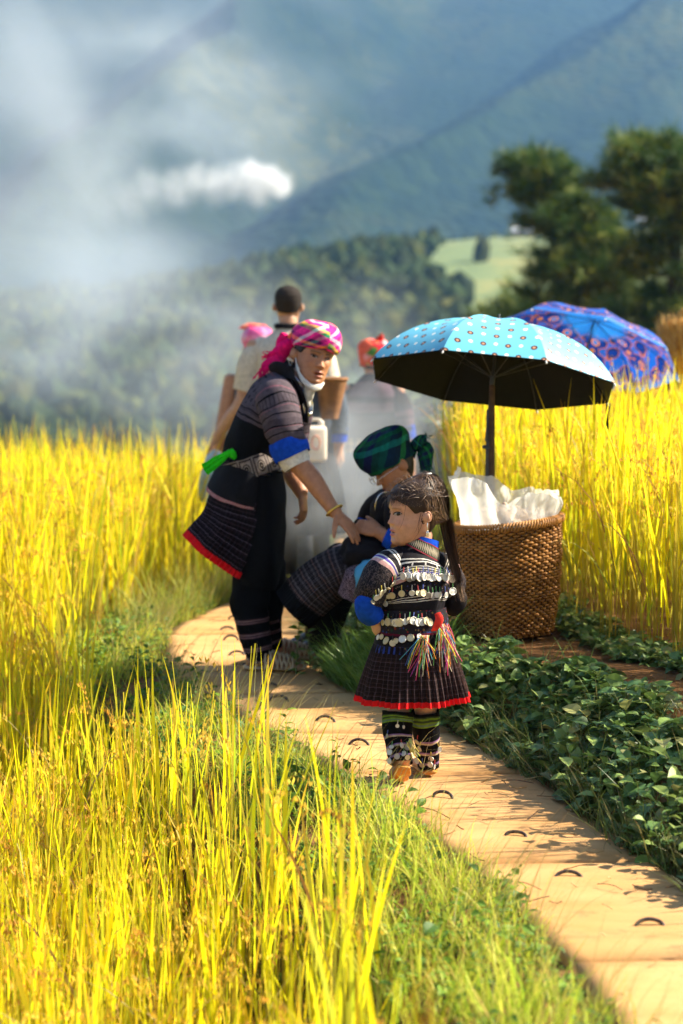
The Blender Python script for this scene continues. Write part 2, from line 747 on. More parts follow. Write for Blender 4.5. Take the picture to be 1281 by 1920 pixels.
# straw and twigs lying on the slabs: loose litter
lm = M()
for i in range(130):
    y = rnd.uniform(5.0, 12.0)
    l, r = xl(y), xr(y)
    s = rnd.random()
    s = s ** 2.2 if rnd.random() < 0.35 else 1 - s ** 2.0
    x = l + (r - l) * (0.03 + 0.94 * s)
    a = rnd.gauss(0.0, 0.8)
    ln = rnd.uniform(0.015, 0.11) * (1.6 if rnd.random() < 0.1 else 1)
    d = Vector((math.cos(a), math.sin(a), 0))
    z = float(zpath(y)) + 0.009
    kk = rnd.uniform(-0.3, 0.3)
    w = rnd.uniform(0.0010, 0.0022)
    pts = [Vector((x, y, z)) + d * (ln * t) + Vector((-d.y, d.x, 0)) * (kk * ln * t * (1 - t)) + Vector((0, 0, 0.006 * math.sin(3 * t + i))) for t in (0, .33, .66, 1)]
    t_ = loft(pts, w, w * 0.6, (0, 0, 1), 4, 1, (False, False))
    cc = rnd.choice([(0.35, 0.22, 0.09), (0.22, 0.13, 0.06), (0.48, 0.36, 0.17), (0.12, 0.07, 0.04)])
    t_.c = [cc] * len(t_.v)
    lm.add(t_)
MAT['straw'] = attr_mat('dry_straw', 0.8, 0.2)
o = build('straw_litter', lm, MAT['straw'])
tag(o, 'loose dry straw and twigs scattered over the path slabs', 'straw', kind='stuff')

# ---- far land: valley, wooded ridge and the mountain behind it


def fbm(x, y, oct=4, seed=0.0):
    """cheap value-noise fbm on numpy grids"""
    out = np.zeros_like(x, dtype=float)
    amp, tot = 1.0, 0.0
    for o in range(oct):
        xi, yi = np.floor(x).astype(np.int64), np.floor(y).astype(np.int64)
        fx, fy = x - xi, y - yi
        fx = fx * fx * (3 - 2 * fx)
        fy = fy * fy * (3 - 2 * fy)

        def h(a, b):
            n = np.sin(a * 127.1 + b * 311.7 + seed * 74.7 + o * 13.3) * 43758.5453
            return n - np.floor(n)
        v = (h(xi, yi) * (1 - fx) + h(xi + 1, yi) * fx) * (1 - fy) + (h(xi, yi + 1) * (1 - fx) + h(xi + 1, yi + 1) * fx) * fy
        out += amp * v
        tot += amp
        amp *= 0.5
        x, y = x * 2.03 + 17.1, y * 2.03 + 5.7
    return out / tot


def land_z(x, y):
    x = np.asarray(x, dtype=float)
    y = np.asarray(y, dtype=float)
    crest = np.interp(x, [-400, -120, -60, -38, -20, -8, 10, 40, 120, 400], [-9, -5, -1.5, 0, 2.5, 6.0, 8.0, 9.6, 12, 26])
    crest = crest + 1.2 * (fbm(x * 0.06, y * 0.02, 3, 3) - 0.5)
    face = ss((y - 110) / 310.0)
    z = -21 + (crest + 21) * face
    z = z - (crest + 40) * ss((y - 430) / 260.0)
    # big mountain
    up = np.clip((y - 720) / 1500.0, 0, 2)
    sp = x * 0.0042 - y * 0.0018
    ridge = np.abs(fbm(sp + 0.3 * fbm(x * .004, y * .004, 3, 9), y * 0.0006 + x * 0.0004, 4, 5) - 0.5) * 2
    ridge2 = fbm(x * 0.011 - y * 0.005, y * 0.003 + x * 0.002, 4, 11) - 0.5
    # two long spurs that come down from the right towards the left
    wv = 22 * (fbm(x * .012, y * .012, 3, 14) - .5)
    p1 = ((y - 850) - 2.35 * (x + 7.6)) / 2.55 + wv
    p2 = ((y - 1150) - 5.7 * (x + 61)) / 5.79 + wv
    p3 = ((y - 900) - 3.2 * (x - 95)) / 3.35 + wv
    spur = 44 * np.clip(1 - np.abs(p1) / 70, 0, 1) + 46 * np.clip(1 - np.abs(p2) / 62, 0, 1) + 30 * np.clip(1 - np.abs(p3) / 55, 0, 1)
    z = z + up ** 1.1 * 440 + np.clip(up * 8, 0, 1) * (26 * (0.45 - ridge) + 24 * ridge2 + spur)
    near = ss((60 - y) / 30.0)
    z = z * (1 - near) + near * (ground_z(np.zeros_like(y), y) - 1.0)
    return z


m, nt, bs = new_mat('hill_grass')
co = coords(nt)
f1 = noise_n(nt, 0.06, 5, co)
f2 = noise_n(nt, 0.4, 4, co)
c = mixc(nt, ramp(nt, f1, [(0.4, (0, 0, 0, 1)), (0.6, (1, 1, 1, 1))], 'LINEAR'), (0.03, 0.05, 0.016, 1), (0.08, 0.09, 0.03, 1))
c = mixc(nt, mth(nt, 'MULTIPLY', f2, 0.5), c, (0.06, 0.08, 0.025, 1))
nt.links.new(c, bs.inputs['Base Color'])
bs.inputs['Roughness'].default_value = 0.95
bs.inputs['Specular IOR Level'].default_value = 0.05
MAT['hill'] = m
hx = axis(-1500, 1500, [(-500, 60), (-220, 12), (280, 4), (500, 12), (1500, 60)])
hy = axis(30, 700, [(120, 5), (480, 4), (700, 10)])
hills = sheet('hills', hx, hy, land_z, MAT['hill'])

# the mountain beyond: forest too far away to tell the trees apart
m, nt, bs = new_mat('far_forest')
co = coords(nt)
crowns = nd(nt, 'ShaderNodeTexVoronoi')
crowns.inputs['Scale'].default_value = 0.16
nt.links.new(co, crowns.inputs['Vector'])
patch = noise_n(nt, 0.0045, 5, co, 0.6)
mid_n = noise_n(nt, 0.02, 4, co, 0.6)
sepc = nd(nt, 'ShaderNodeSeparateColor')
nt.links.new(crowns.outputs['Color'], sepc.inputs[0])
base_c = mixc(nt, sepc.outputs[0], (0.006, 0.014, 0.010, 1), (0.018, 0.032, 0.014, 1))
lit_c = mixc(nt, sepc.outputs[1], (0.016, 0.028, 0.012, 1), (0.070, 0.070, 0.020, 1))  # sunlit patches of the slope, painted into the forest colour
c = mixc(nt, ramp(nt, patch, [(0.50, (0, 0, 0, 1)), (0.66, (1, 1, 1, 1))], 'LINEAR'), base_c, lit_c)
c = mixc(nt, mth(nt, 'MULTIPLY', mid_n, 0.5), c, (0.010, 0.022, 0.012, 1))
nt.links.new(c, bs.inputs['Base Color'])
bs.inputs['Roughness'].default_value = 0.95
bs.inputs['Specular IOR Level'].default_value = 0.03
bump(nt, bs, mth(nt, 'SUBTRACT', mth(nt, 'MULTIPLY', mid_n, 3.0), mth(nt, 'MULTIPLY', crowns.outputs['Distance'], 1.5)), 0.5, 3.0)
MAT['mountain'] = m
my = axis(694, 3400, [(1500, 7), (2400, 25), (3400, 60)])
sheet('mountain', hx, my, lambda x, y: land_z(x, y) - 0.15 * (y < 702), MAT['mountain'])

# pale terraced field on the ridge
m, nt, bs = new_mat('terrace_field')
co = coords(nt)
f1 = noise_n(nt, 0.12, 4, co)
c = ramp(nt, f1, [(0.35, (0.07, 0.11, 0.03, 1)), (0.52, (0.12, 0.16, 0.045, 1)), (0.68, (0.24, 0.21, 0.05, 1))], 'LINEAR')
nt.links.new(c, bs.inputs['Base Color'])
bs.inputs['Roughness'].default_value = 0.95
MAT['field'] = m
fx, fy = np.linspace(12, 75, 60), np.linspace(262, 426, 70)
FX, FY = np.meshgrid(fx, fy)


def field_z(x, y):
    z = land_z(x, y)
    edge = np.minimum(np.minimum((x - 12) / 4, (75 - x) / 6), np.minimum((y - 262) / 8, (426 - y) / 8))
    wob = 0.6 * (fbm(x * 0.1, y * 0.1, 3, 2) - 0.5)
    return z + np.clip(edge + wob, -1.5, 0.35) + 0.15 * np.round((y - 300) / 12) * 0


sheet('terraced_field', fx, fy, field_z, MAT['field'])


def crest_z(x, y):
    e = np.minimum(np.minimum((x + 16) / 4, (75 - x) / 4), np.minimum((y - 403) / 3, (432 - y) / 3))
    return land_z(x, y) + np.clip(e + 0.8 * (fbm(x * 0.15, y * 0.15, 3, 6) - 0.5), -1.5, 0.45)


sheet('crest_meadow', np.linspace(-16, 75, 70), np.linspace(403, 432, 20), crest_z, MAT['field'])


def in_field(x, y):
    return ((x > 13 + 2.5 * math.sin(y * .07)) and (x < 73) and (262 < y < 426)) or (x > -14 and x < 73 and 404 < y < 428)


# trees of the far woods: one mass nobody could count
def ico():
    bm = bmesh.new()
    bmesh.ops.create_icosphere(bm, subdivisions=2, radius=1.0)
    v = np.array([p.co[:] for p in bm.verts])
    f = np.array([[q.index for q in p.verts] for p in bm.faces])
    bm.free()
    return v, f


def ico1():
    bm = bmesh.new()
    bmesh.ops.create_icosphere(bm, subdivisions=1, radius=1.0)
    v = np.array([p.co[:] for p in bm.verts])
    f = np.array([[q.index for q in p.verts] for p in bm.faces])
    bm.free()
    return v, f


def forest(name, pts, hts, base, mat, label, rough=0.3, cols=None, wide=0.42):
    n = len(pts)
    bv, bf = base
    k = len(bv)
    v = np.repeat(bv[None], n, 0)
    v = v * (1 + rough * (RS.rand(n, k, 1) - 0.5) * 2)
    ang = RS.rand(n) * 6.28
    ca, sa = np.cos(ang)[:, None], np.sin(ang)[:, None]
    x = v[:, :, 0] * ca - v[:, :, 1] * sa
    y = v[:, :, 0] * sa + v[:, :, 1] * ca
    wd = (wide * hts * (0.8 + 0.5 * RS.rand(n)))[:, None]
    zz = v[:, :, 2]
    taper = 1 - 0.25 * np.clip(zz, 0, 1)
    V = np.stack([pts[:, 0:1] + x * wd * taper, pts[:, 1:2] + y * wd * taper, pts[:, 2:3] + (zz * 0.55 + 0.45) * hts[:, None]], 2).reshape(-1, 3)
    Fc = (bf[None] + (np.arange(n) * k)[:, None, None]).reshape(-1, bf.shape[1])
    C = np.repeat(cols, k, 0)
    o = build_np(name, V, Fc, C, mat, smooth=False)
    return tag(o, label, 'forest', kind='stuff')


MAT['wood'] = leaf_mat('forest_foliage', 0.12, 0.8, 0.08)
pts, hts, cs = [], [], []
for i in range(17000):
    y = rnd.uniform(175, 445)
    w = 0.28 * y + 25
    x = rnd.uniform(-w, w)
    if in_field(x, y):
        if rnd.random() > 0.012:
            continue
    if y > 405 and x > -25 and rnd.random() < 0.65:
        continue
    h = rnd.uniform(2.2, 4.8) * (0.45 if y > 395 else (.7 if y > 350 else 1))
    if rnd.random() < 0.2:
        h *= 0.6
    pts.append((x, y, 0))
    hts.append(h)
    g = rnd.random()
    k = rnd.uniform(0.22, 0.62)
    cs.append((0.045 * k + 0.05 * g * g, 0.085 * k + 0.04 * g * g, 0.022 * k))
pts = np.array(pts)
pts[:, 2] = land_z(pts[:, 0], pts[:, 1]) - 0.3
forest('ridge_forest', pts, np.array(hts), ico1(), MAT['wood'], 'dark green wood covering the nearer ridge behind the smoke', 0.35, np.array(cs))

# ---------------------------------------------------------------- rice, grass, weeds


def blades(base, dirs, length, width, droop, colA, colB, segs=5, taper=1.0, twist=None, curve_p=2.0):
    """Many leaf blades at once. base (N,3); dirs (N,2) unit lean direction; droop (N,2): [start lean, bend]"""
    n = len(base)
    t = np.linspace(0, 1, segs + 1)
    ang = droop[:, 0:1] + droop[:, 1:2] * t[None] ** curve_p           # angle from vertical along the blade
    step = (length / segs)[:, None]
    hor = np.concatenate([np.zeros((n, 1)), np.cumsum(np.sin(ang[:, :-1]) * step, 1)], 1)
    ver = np.concatenate([np.zeros((n, 1)), np.cumsum(np.cos(ang[:, :-1]) * step, 1)], 1)
    cx = base[:, 0:1] + dirs[:, 0:1] * hor
    cyy = base[:, 1:2] + dirs[:, 1:2] * hor
    cz = base[:, 2:3] + ver
    wd = width[:, None] * np.clip(np.minimum(1.0, 0.45 + t * 2.2) * (1 - t ** 2.2 * taper), 0.04, 1)[None]
    tw = (RS.rand(n) * 6.28 if twist is None else twist)[:, None] + 1.2 * (t[None] - 0.5) * (RS.rand(n, 1) - 0.5)
    wx, wy = np.cos(tw) * wd, np.sin(tw) * wd
    Lp = np.stack([cx - wx, cyy - wy, cz], 2)
    Rp = np.stack([cx + wx, cyy + wy, cz], 2)
    V = np.stack([Lp, Rp], 2).reshape(n, -1, 3)
    k = V.shape[1]
    cc = colA[:, None] * (1 - t[None, :, None]) + colB[:, None] * t[None, :, None]
    C = np.repeat(cc, 2, 1)
    fs = []
    for i in range(segs):
        fs.append([2 * i, 2 * i + 1, 2 * i + 3, 2 * i + 2])
    Fb = np.array(fs)
    Fc = (Fb[None] + (np.arange(n) * k)[:, None, None]).reshape(-1, 4)
    return V.reshape(-1, 3), Fc, C.reshape(-1, 3)


def merge(parts):
    V, Fc, C, b = [], [], [], 0
    for v, f, c in parts:
        V.append(v)
        Fc.append(f + b)
        C.append(c)
        b += len(v)
    return np.concatenate(V), np.concatenate(Fc), np.concatenate(C)


def pick(cols, n):
    cols = np.array(cols)
    c = cols[RS.randint(0, len(cols), n)]
    return c * (0.75 + 0.5 * RS.rand(n, 1))


def unit(n, mean=None, spread=6.28):
    a = RS.rand(n) * 6.283 if mean is None else mean + spread * RS.randn(n)
    return np.stack([np.cos(a), np.sin(a)], 1)


def rice(name, hills_xy, label, hs=1.0):
    """hills_xy (K,2): planting spots"""
    K = len(hills_xy)
    zb = ground_z(hills_xy[:, 0], hills_xy[:, 1]) - 0.02
    hs = hs * np.where(hills_xy[:, 0] < 0, 1 + 0.16 * ss((hills_xy[:, 1] - 9.6) / 2.0) - 0.10 * ss((6.8 - hills_xy[:, 1]) / 1.0), 1.0)
    parts = []
    # stems and lower leaves
    per = 6
    idx = np.repeat(np.arange(K), per)
    n = len(idx)
    off = RS.randn(n, 2) * 0.028
    base = np.stack([hills_xy[idx, 0] + off[:, 0], hills_xy[idx, 1] + off[:, 1], zb[idx]], 1)
    hgt = (0.92 * hs * (0.85 + 0.28 * RS.rand(K)))[idx]
    # straw coloured stalks
    parts.append(blades(base, unit(n), hgt * (0.62 + 0.2 * RS.rand(n)), 0.0026 + 0.0012 * RS.rand(n), np.stack([np.abs(RS.randn(n)) * 0.09, RS.rand(n) * 0.12], 1),
                        pick([(.40, .30, .06), (.46, .34, .06), (.36, .34, .05)], n), pick([(.62, .54, .04), (.54, .54, .04), (.66, .52, .05)], n), 4, 0.3))
    # upright flag leaves
    per = 9
    idx = np.repeat(np.arange(K), per)
    n = len(idx)
    off = RS.randn(n, 2) * 0.035
    st = RS.rand(n)
    hg = (0.92 * hs * (0.85 + 0.28 * RS.rand(K)))[idx]
    base = np.stack([hills_xy[idx, 0] + off[:, 0], hills_xy[idx, 1] + off[:, 1], zb[idx] + hg * (0.14 + 0.36 * st)], 1)
    ln = hg * (0.38 + 0.20 * RS.rand(n))
    tip = pick([(.90, .78, .012), (.92, .72, .012), (.84, .50, .03), (.82, .78, .02), (.90, .80, .03), (.64, .34, .04)], n)
    bas = pick([(.74, .70, .015), (.86, .76, .012), (.58, .66, .015), (.34, .52, .03), (.90, .74, .012)], n)
    parts.append(blades(base, unit(n), ln, 0.0042 + 0.0050 * RS.rand(n) ** 1.5, np.stack([np.abs(RS.randn(n)) * 0.17, RS.rand(n) * 0.35], 1), bas, tip, 5))
    # leaves that bend over, some dry
    per = 2
    idx = np.repeat(np.arange(K), per)
    n = len(idx)
    off = RS.randn(n, 2) * 0.035
    hg = (0.9 * hs * (0.85 + 0.25 * RS.rand(K)))[idx]
    base = np.stack([hills_xy[idx, 0] + off[:, 0], hills_xy[idx, 1] + off[:, 1], zb[idx] + hg * (0.1 + 0.45 * RS.rand(n))], 1)
    parts.append(blades(base, unit(n), hg * (0.35 + 0.25 * RS.rand(n)), 0.003 + 0.0025 * RS.rand(n), np.stack([0.25 + RS.rand(n) * 0.3, 0.5 + RS.rand(n) * 1.6], 1),
                        pick([(.40, .38, .03), (.35, .24, .08), (.30, .16, .05), (.25, .36, .03)], n), pick([(.55, .38, .06), (.42, .22, .07), (.55, .45, .18), (.30, .14, .05)], n), 6))
    V, Fc, C = merge(parts)
    o1 = (V, Fc, C)
    # drooping ears with grains
    per = 2
    idx = np.repeat(np.arange(K), per)
    n = len(idx)
    off = RS.randn(n, 2) * 0.05
    hg = (0.92 * hs * (0.85 + 0.25 * RS.rand(K)))[idx]
    base = np.stack([hills_xy[idx, 0] + off[:, 0], hills_xy[idx, 1] + off[:, 1], zb[idx] + hg * (0.50 + 0.25 * RS.rand(n))], 1)
    d = unit(n)
    ln = 0.17 + 0.08 * RS.rand(n)
    G = 18
    gt = np.linspace(0.25, 1.0, G)
    ang0, bend = 0.15 + 0.3 * RS.rand(n), 1.4 + 1.3 * RS.rand(n)
    S = 14
    tt = np.linspace(0, 1, S + 1)
    ang = ang0[:, None] + bend[:, None] * tt[None] ** 1.3
    hor = np.concatenate([np.zeros((n, 1)), np.cumsum(np.sin(ang[:, :-1]), 1)], 1) * (ln / S)[:, None]
    ver = np.concatenate([np.zeros((n, 1)), np.cumsum(np.cos(ang[:, :-1]), 1)], 1) * (ln / S)[:, None]
    gi = (gt * S).astype(int)
    cx = base[:, 0:1] + d[:, 0:1] * hor[:, gi] + RS.randn(n, G) * 0.006
    cyy = base[:, 1:2] + d[:, 1:2] * hor[:, gi] + RS.randn(n, G) * 0.006
    cz = base[:, 2:3] + ver[:, gi] - 0.012 * RS.rand(n, G)
    Pn = np.stack([cx, cyy, cz], 2).reshape(-1, 3)
    q = len(Pn)
    a = RS.rand(q) * 6.28
    ex = np.stack([np.cos(a), np.sin(a), 0.4 * RS.randn(q)], 1) * 0.0042
    ez = np.stack([0.35 * RS.randn(q), 0.35 * RS.randn(q), -np.ones(q)], 1) * 0.0086
    GV = np.stack([Pn - ex, Pn - ez, Pn + ex, Pn + ez], 1).reshape(-1, 3)
    GF = np.arange(q * 4).reshape(-1, 4)
    GC = np.repeat(np.repeat(pick([(.80, .52, .06), (.72, .44, .06), (.84, .60, .09), (.58, .30, .05)], n), G, 0), 4, 0)
    stem = blades(base - np.array([[0, 0, 0.0]]), d, ln, np.full(n, 0.0012), np.stack([ang0, bend], 1), pick([(.45, .36, .05)], n), pick([(.5, .32, .06)], n), 6, 0.2, None, 1.3)
    V, Fc, C = merge([o1, (GV, GF, GC), stem])
    o = build_np(name, V, Fc, C, MAT['rice'])
    return tag(o, label, 'rice', kind='stuff')


MAT['rice'] = leaf_mat('rice_leaf', 0.60, 0.5, 0.2, (1.0, 0.98, 0.8))
MAT['grass'] = leaf_mat('grass_leaf', 0.42, 0.5, 0.2)
MAT['leaf'] = leaf_mat('broad_leaf', 0.28, 0.42, 0.32)

# left field: rows of planting hills between the grass verge and beyond the frame
spots = []
y = 3.1
while y < 17.4:
    x = -4.6 if y > 6 else -3.0
    e = float(np.interp(y, RE_Y, RE_X))
    while x < e:
        if x > -0.145 * y - 1.6:
            spots.append((x + rnd.gauss(0, .03), y + rnd.gauss(0, .03)))
        x += 0.135 if x > -0.145 * y - 0.2 else 0.2
    y += 0.135
rice('rice_field', np.array(spots), 'yellow ripe rice field filling the left side beside the path', 0.95)

# right terrace
QE_Y = [7.0, 8.0, 8.7, 9.36, 10.3, 11.5, 13, 15.3]
QE_X = [1.68, 1.50, 1.27, 1.09, .88, .70, .66, .75]
spots = []
y = 7.0
while y < 15.2:
    x = float(np.interp(y, QE_Y, QE_X))
    while x < 0.145 * y + 2.2:
        spots.append((x + rnd.gauss(0, .03), y + rnd.gauss(0, .03)))
        x += 0.135 if x < 0.145 * y + 0.5 else 0.22
    y += 0.135
rice('rice_field', np.array(spots), 'tall yellow rice on the terrace behind the woven basket', 1.06)


# green verge grass ------------------------------------------------
def scatter(n, fn, tries=40):
    out = []
    while len(out) < n:
        p = fn()
        if p is not None:
            out.append(p)
    return np.array(out)


def verge_left():
    y = 4.0 + 9.5 * rnd.random() ** 0.8
    e = float(np.interp(y, RE_Y, RE_X)) - 0.12
    l = xl(y) + 0.035 * math.sin(y * 5.3) + 0.02 * math.sin(y * 13)
    s = rnd.random()
    x = e + (l - e) * s
    if noise.noise(Vector((x * 3.1, y * 2.3, 4))) < -0.38:
        return None
    return (x, y, s)


p = scatter(21000, verge_left)
n = len(p)
base = np.stack([p[:, 0], p[:, 1], ground_z(p[:, 0], p[:, 1]) - 0.005], 1)
tall = RS.rand(n)
clump = np.array([noise.noise(Vector((a_ * 5.0, b_ * 4.0, 1.5))) for a_, b_ in p[:, :2]])
ln = (0.05 + 0.10 * RS.rand(n)) * np.clip(1.0 + 1.5 * clump, .4, 2.2) + 0.20 * (tall > 0.88) * RS.rand(n)
ln *= (1.0 - 0.35 * p[:, 2] ** 3) * (1 - .45 * ss((p[:, 1] - 7.6) / 1.2))
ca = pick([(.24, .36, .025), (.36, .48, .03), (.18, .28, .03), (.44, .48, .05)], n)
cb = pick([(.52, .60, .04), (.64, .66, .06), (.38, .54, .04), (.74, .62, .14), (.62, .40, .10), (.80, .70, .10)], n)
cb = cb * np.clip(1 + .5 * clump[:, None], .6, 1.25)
g1 = blades(base, unit(n), ln, 0.0014 + 0.0020 * RS.rand(n), np.stack([RS.rand(n) * 0.7, RS.rand(n) * 1.4], 1), ca, cb, 4)
# thin long bents that hang over the slabs
p = scatter(1100, lambda: (lambda q: q if q is None or q[2] > 0.55 else None)(verge_left()))
n = len(p)
base = np.stack([p[:, 0], p[:, 1], ground_z(p[:, 0], p[:, 1])], 1)
g2 = blades(base, unit(n, 0.3, 0.9), 0.16 + 0.22 * RS.rand(n), np.full(n, 0.0011), np.stack([0.2 + RS.rand(n) * 0.5, 0.4 + RS.rand(n) * 1.2], 1),
            pick([(.30, .34, .06), (.40, .34, .10)], n), pick([(.45, .36, .14), (.34, .20, .10), (.50, .46, .20)], n), 6)


# low leaves on the left verge
def leaves(pos, nrm, length, width, heading, colA):
    """Folded, pointed leaves. pos (N,3); nrm (N,3) leaf up; heading angle"""
    n = len(pos)
    h = np.stack([np.cos(heading), np.sin(heading), np.zeros(n)], 1)
    nrm = nrm / np.linalg.norm(nrm, axis=1, keepdims=True)
    h = h - nrm * np.sum(h * nrm, 1, keepdims=True)
    h /= np.linalg.norm(h, axis=1, keepdims=True)
    s = np.cross(nrm, h)
    prof = [(0, 0, 0), (.25, .42, .04), (.5, .5, .03), (.78, .3, -.03), (1.0, 0, -.14)]
    V = []
    for t, w, z in prof:
        c = pos + h * (length * t)[:, None] + nrm * (length * z)[:, None]
        e = s * (width * w)[:, None]
        lift = nrm * (width * w * 0.35)[:, None]
        V += [c - e + lift, c, c + e + lift]
    V = np.stack(V, 1)
    k = V.shape[1]
    fs = []
    for i in range(len(prof) - 1):
        a = i * 3
        fs += [[a, a + 1, a + 4, a + 3], [a + 1, a + 2, a + 5, a + 4]]
    Fc = (np.array(fs)[None] + (np.arange(n) * k)[:, None, None]).reshape(-1, 4)
    C = np.repeat(colA, k, 0)
    return V.reshape(-1, 3), Fc, C


def ground_leaves(spots, hmax, sz, cols, per=7, hfac=None):
    """little stems with leaves around: spots (K,2) and heights"""
    K = len(spots)
    zb = ground_z(spots[:, 0], spots[:, 1])
    hh = hmax * (0.35 + 0.65 * RS.rand(K)) * (1 if hfac is None else hfac)
    lean = unit(K) * (RS.rand(K, 1) * 0.35)
    idx = np.repeat(np.arange(K), per)
    n = len(idx)
    t = np.tile((np.arange(per) + 0.6) / per, K)
    pos = np.stack([spots[idx, 0] + lean[idx, 0] * hh[idx] * t, spots[idx, 1] + lean[idx, 1] * hh[idx] * t, zb[idx] + hh[idx] * t], 1)
    a = np.tile(np.arange(per) * 2.4, K) + np.repeat(RS.rand(K) * 6.28, per)
    up = np.stack([np.cos(a) * 0.0, np.sin(a) * 0.0, np.ones(n)], 1) + RS.randn(n, 3) * 0.35 - 0.25 * np.stack([np.cos(a), np.sin(a), np.zeros(n)], 1)
    L = sz * (0.55 + 0.75 * RS.rand(n)) * (1.15 - 0.4 * t) * np.repeat(0.65 + 0.75 * RS.rand(K), per)
    lv = leaves(pos, up, L, L * (0.55 + 0.2 * RS.rand(n)), a, pick(cols, n))
    base = np.stack([spots[:, 0], spots[:, 1], zb - 0.01], 1)
    stm = blades(base, lean / np.maximum(1e-6, np.linalg.norm(lean, axis=1, keepdims=True)), hh * 1.05, np.full(K, 0.0016), np.stack([np.arctan(np.linalg.norm(lean, axis=1)), np.zeros(K)], 1),
                 pick([(.10, .12, .03)], K), pick([(.14, .2, .03)], K), 3, 0.2)
    return [lv, stm]


sp = scatter(900, lambda: (lambda q: None if q is None else (q[0], q[1]))(verge_left()))
g3 = ground_leaves(sp, 0.13, 0.036, [(.12, .22, .03), (.20, .32, .04), (.08, .16, .03)], 6)
V, Fc, C = merge([g1, g2] + g3)
o = build_np('verge_grass', V, Fc, C, MAT['grass'])
tag(o, 'short sunlit green grass and weeds along the left path edge', 'grass', kind='stuff')


# shaded leafy bank on the right ----------------------------------
def bank(lo=0.02, hi=0.75):
    y = 4.2 + 7.6 * rnd.random()
    r = xr(y)
    w = np.interp(y, [4, 6.8, 8.2, 9.3, 9.9, 11.5], [1.1, 1.0, .72, .62, .45, .35])
    s = lo + (1 - lo) * rnd.random() ** 0.9
    x = r + w * s
    # bare trodden earth along the rice and round the basket
    q = np.interp(y, QE_Y, QE_X) if y > 7 else 1.75
    ledge = q - 0.26 + 0.06 * math.sin(y * 4)
    if y > 7.2 and -0.22 + .04 * math.sin(y * 9) < x - ledge < 0.13 + 0.03 * math.sin(y * 9) and x > r + 0.22:
        return None
    if noise.noise(Vector((x * 4.1, y * 3.3, 9))) < -0.42:
        return None
    if (x - 0.66) ** 2 + (y - 9.45) ** 2 < 0.26 ** 2:
        return None
    if (x - 0.62) ** 2 + (y - 9.15) ** 2 < 0.16 ** 2:
        return None
    if (x - 0.22) ** 2 + (y - 10.0) ** 2 < 0.25 ** 2:
        return None
    return (x, y)


sp = scatter(3200, bank)
# near the rice the cover is lower, by the path it is a bushy rim
per = 7
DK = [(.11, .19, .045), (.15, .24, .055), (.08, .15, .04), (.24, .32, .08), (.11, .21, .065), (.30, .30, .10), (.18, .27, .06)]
near = sp[sp[:, 1] < 9.1]
far_ = sp[sp[:, 1] >= 9.1]
def low_near_ledge(s_):
    q = np.where(s_[:, 1] > 7, np.interp(s_[:, 1], QE_Y, QE_X), 1.75) - 0.26
    k_ = np.array([0.85 + 1.1 * noise.noise(Vector((a_ * 3.7, b_ * 2.9, 2))) for a_, b_ in s_])
    return np.clip(0.10 + (q - s_[:, 0] - 0.14) / 0.40, 0.2, 1.0) * np.clip(k_, .35, 1.6)


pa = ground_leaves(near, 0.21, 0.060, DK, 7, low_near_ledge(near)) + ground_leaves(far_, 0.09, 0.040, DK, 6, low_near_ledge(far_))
# creeping leaves right at the foot of the rice
def foot():
    y = rnd.uniform(7.4, 10.6)
    q = float(np.interp(y, QE_Y, QE_X))
    return (q + rnd.uniform(-0.16, 0.06), y)


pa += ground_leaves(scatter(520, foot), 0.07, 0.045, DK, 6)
# rim of grass spilling on to the slabs
def rim():
    y = rnd.uniform(4.2, 12.5)
    return (xr(y) + abs(rnd.gauss(0, 0.16)) - 0.016 + 0.02 * math.sin(y * 6), y)


p = scatter(6000, rim)
n = len(p)
base = np.stack([p[:, 0], p[:, 1], ground_z(p[:, 0], p[:, 1])], 1)
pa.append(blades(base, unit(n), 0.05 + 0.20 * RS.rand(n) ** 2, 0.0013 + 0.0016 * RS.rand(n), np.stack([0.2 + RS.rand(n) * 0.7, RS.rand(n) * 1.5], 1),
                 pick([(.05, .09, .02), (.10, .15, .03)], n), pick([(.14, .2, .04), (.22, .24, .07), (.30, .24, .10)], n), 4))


# long soft grass in front of the seated woman
def tuft():
    x = rnd.uniform(-0.2, 0.40)
    y = rnd.uniform(8.95, 9.88)
    if x < xr(y) - 0.01:
        return None
    return (x, y)


p = scatter(3400, tuft)
n = len(p)
base = np.stack([p[:, 0], p[:, 1], ground_z(p[:, 0], p[:, 1])], 1)
pa.append(blades(base, unit(n), 0.13 + 0.19 * RS.rand(n), 0.0022 + 0.003 * RS.rand(n), np.stack([0.1 + RS.rand(n) * 0.6, 0.5 + RS.rand(n) * 1.6], 1),
                 pick([(.08, .15, .02), (.11, .19, .03)], n), pick([(.16, .28, .04), (.22, .34, .06)], n), 6))
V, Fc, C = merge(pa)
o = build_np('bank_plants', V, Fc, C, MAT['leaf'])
tag(o, 'dark green leafy ground cover on the shaded bank right of the path', 'ground cover', kind='stuff')

# grass and rice stubble along the further path, seen through the smoke
def farverge():
    y = rnd.uniform(11.5, 21)
    if rnd.random() < 0.5:
        x = xl(y) - abs(rnd.gauss(0, 0.25))
    else:
        x = xr(y) + abs(rnd.gauss(0, 0.3))
    return (x, y)


p = scatter(7000, farverge)
n = len(p)
base = np.stack([p[:, 0], p[:, 1], ground_z(p[:, 0], p[:, 1])], 1)
V, Fc, C = blades(base, unit(n), 0.08 + 0.30 * RS.rand(n) ** 2, 0.002 + 0.003 * RS.rand(n), np.stack([RS.rand(n) * 0.5, RS.rand(n) * 1.2], 1),
                  pick([(.14, .22, .03), (.24, .26, .04)], n), pick([(.30, .36, .05), (.42, .40, .06)], n), 4)
o = build_np('path_grass', V, Fc, C, MAT['grass'])
tag(o, 'blurred grass edging the far path in the smoke', 'grass', kind='stuff')


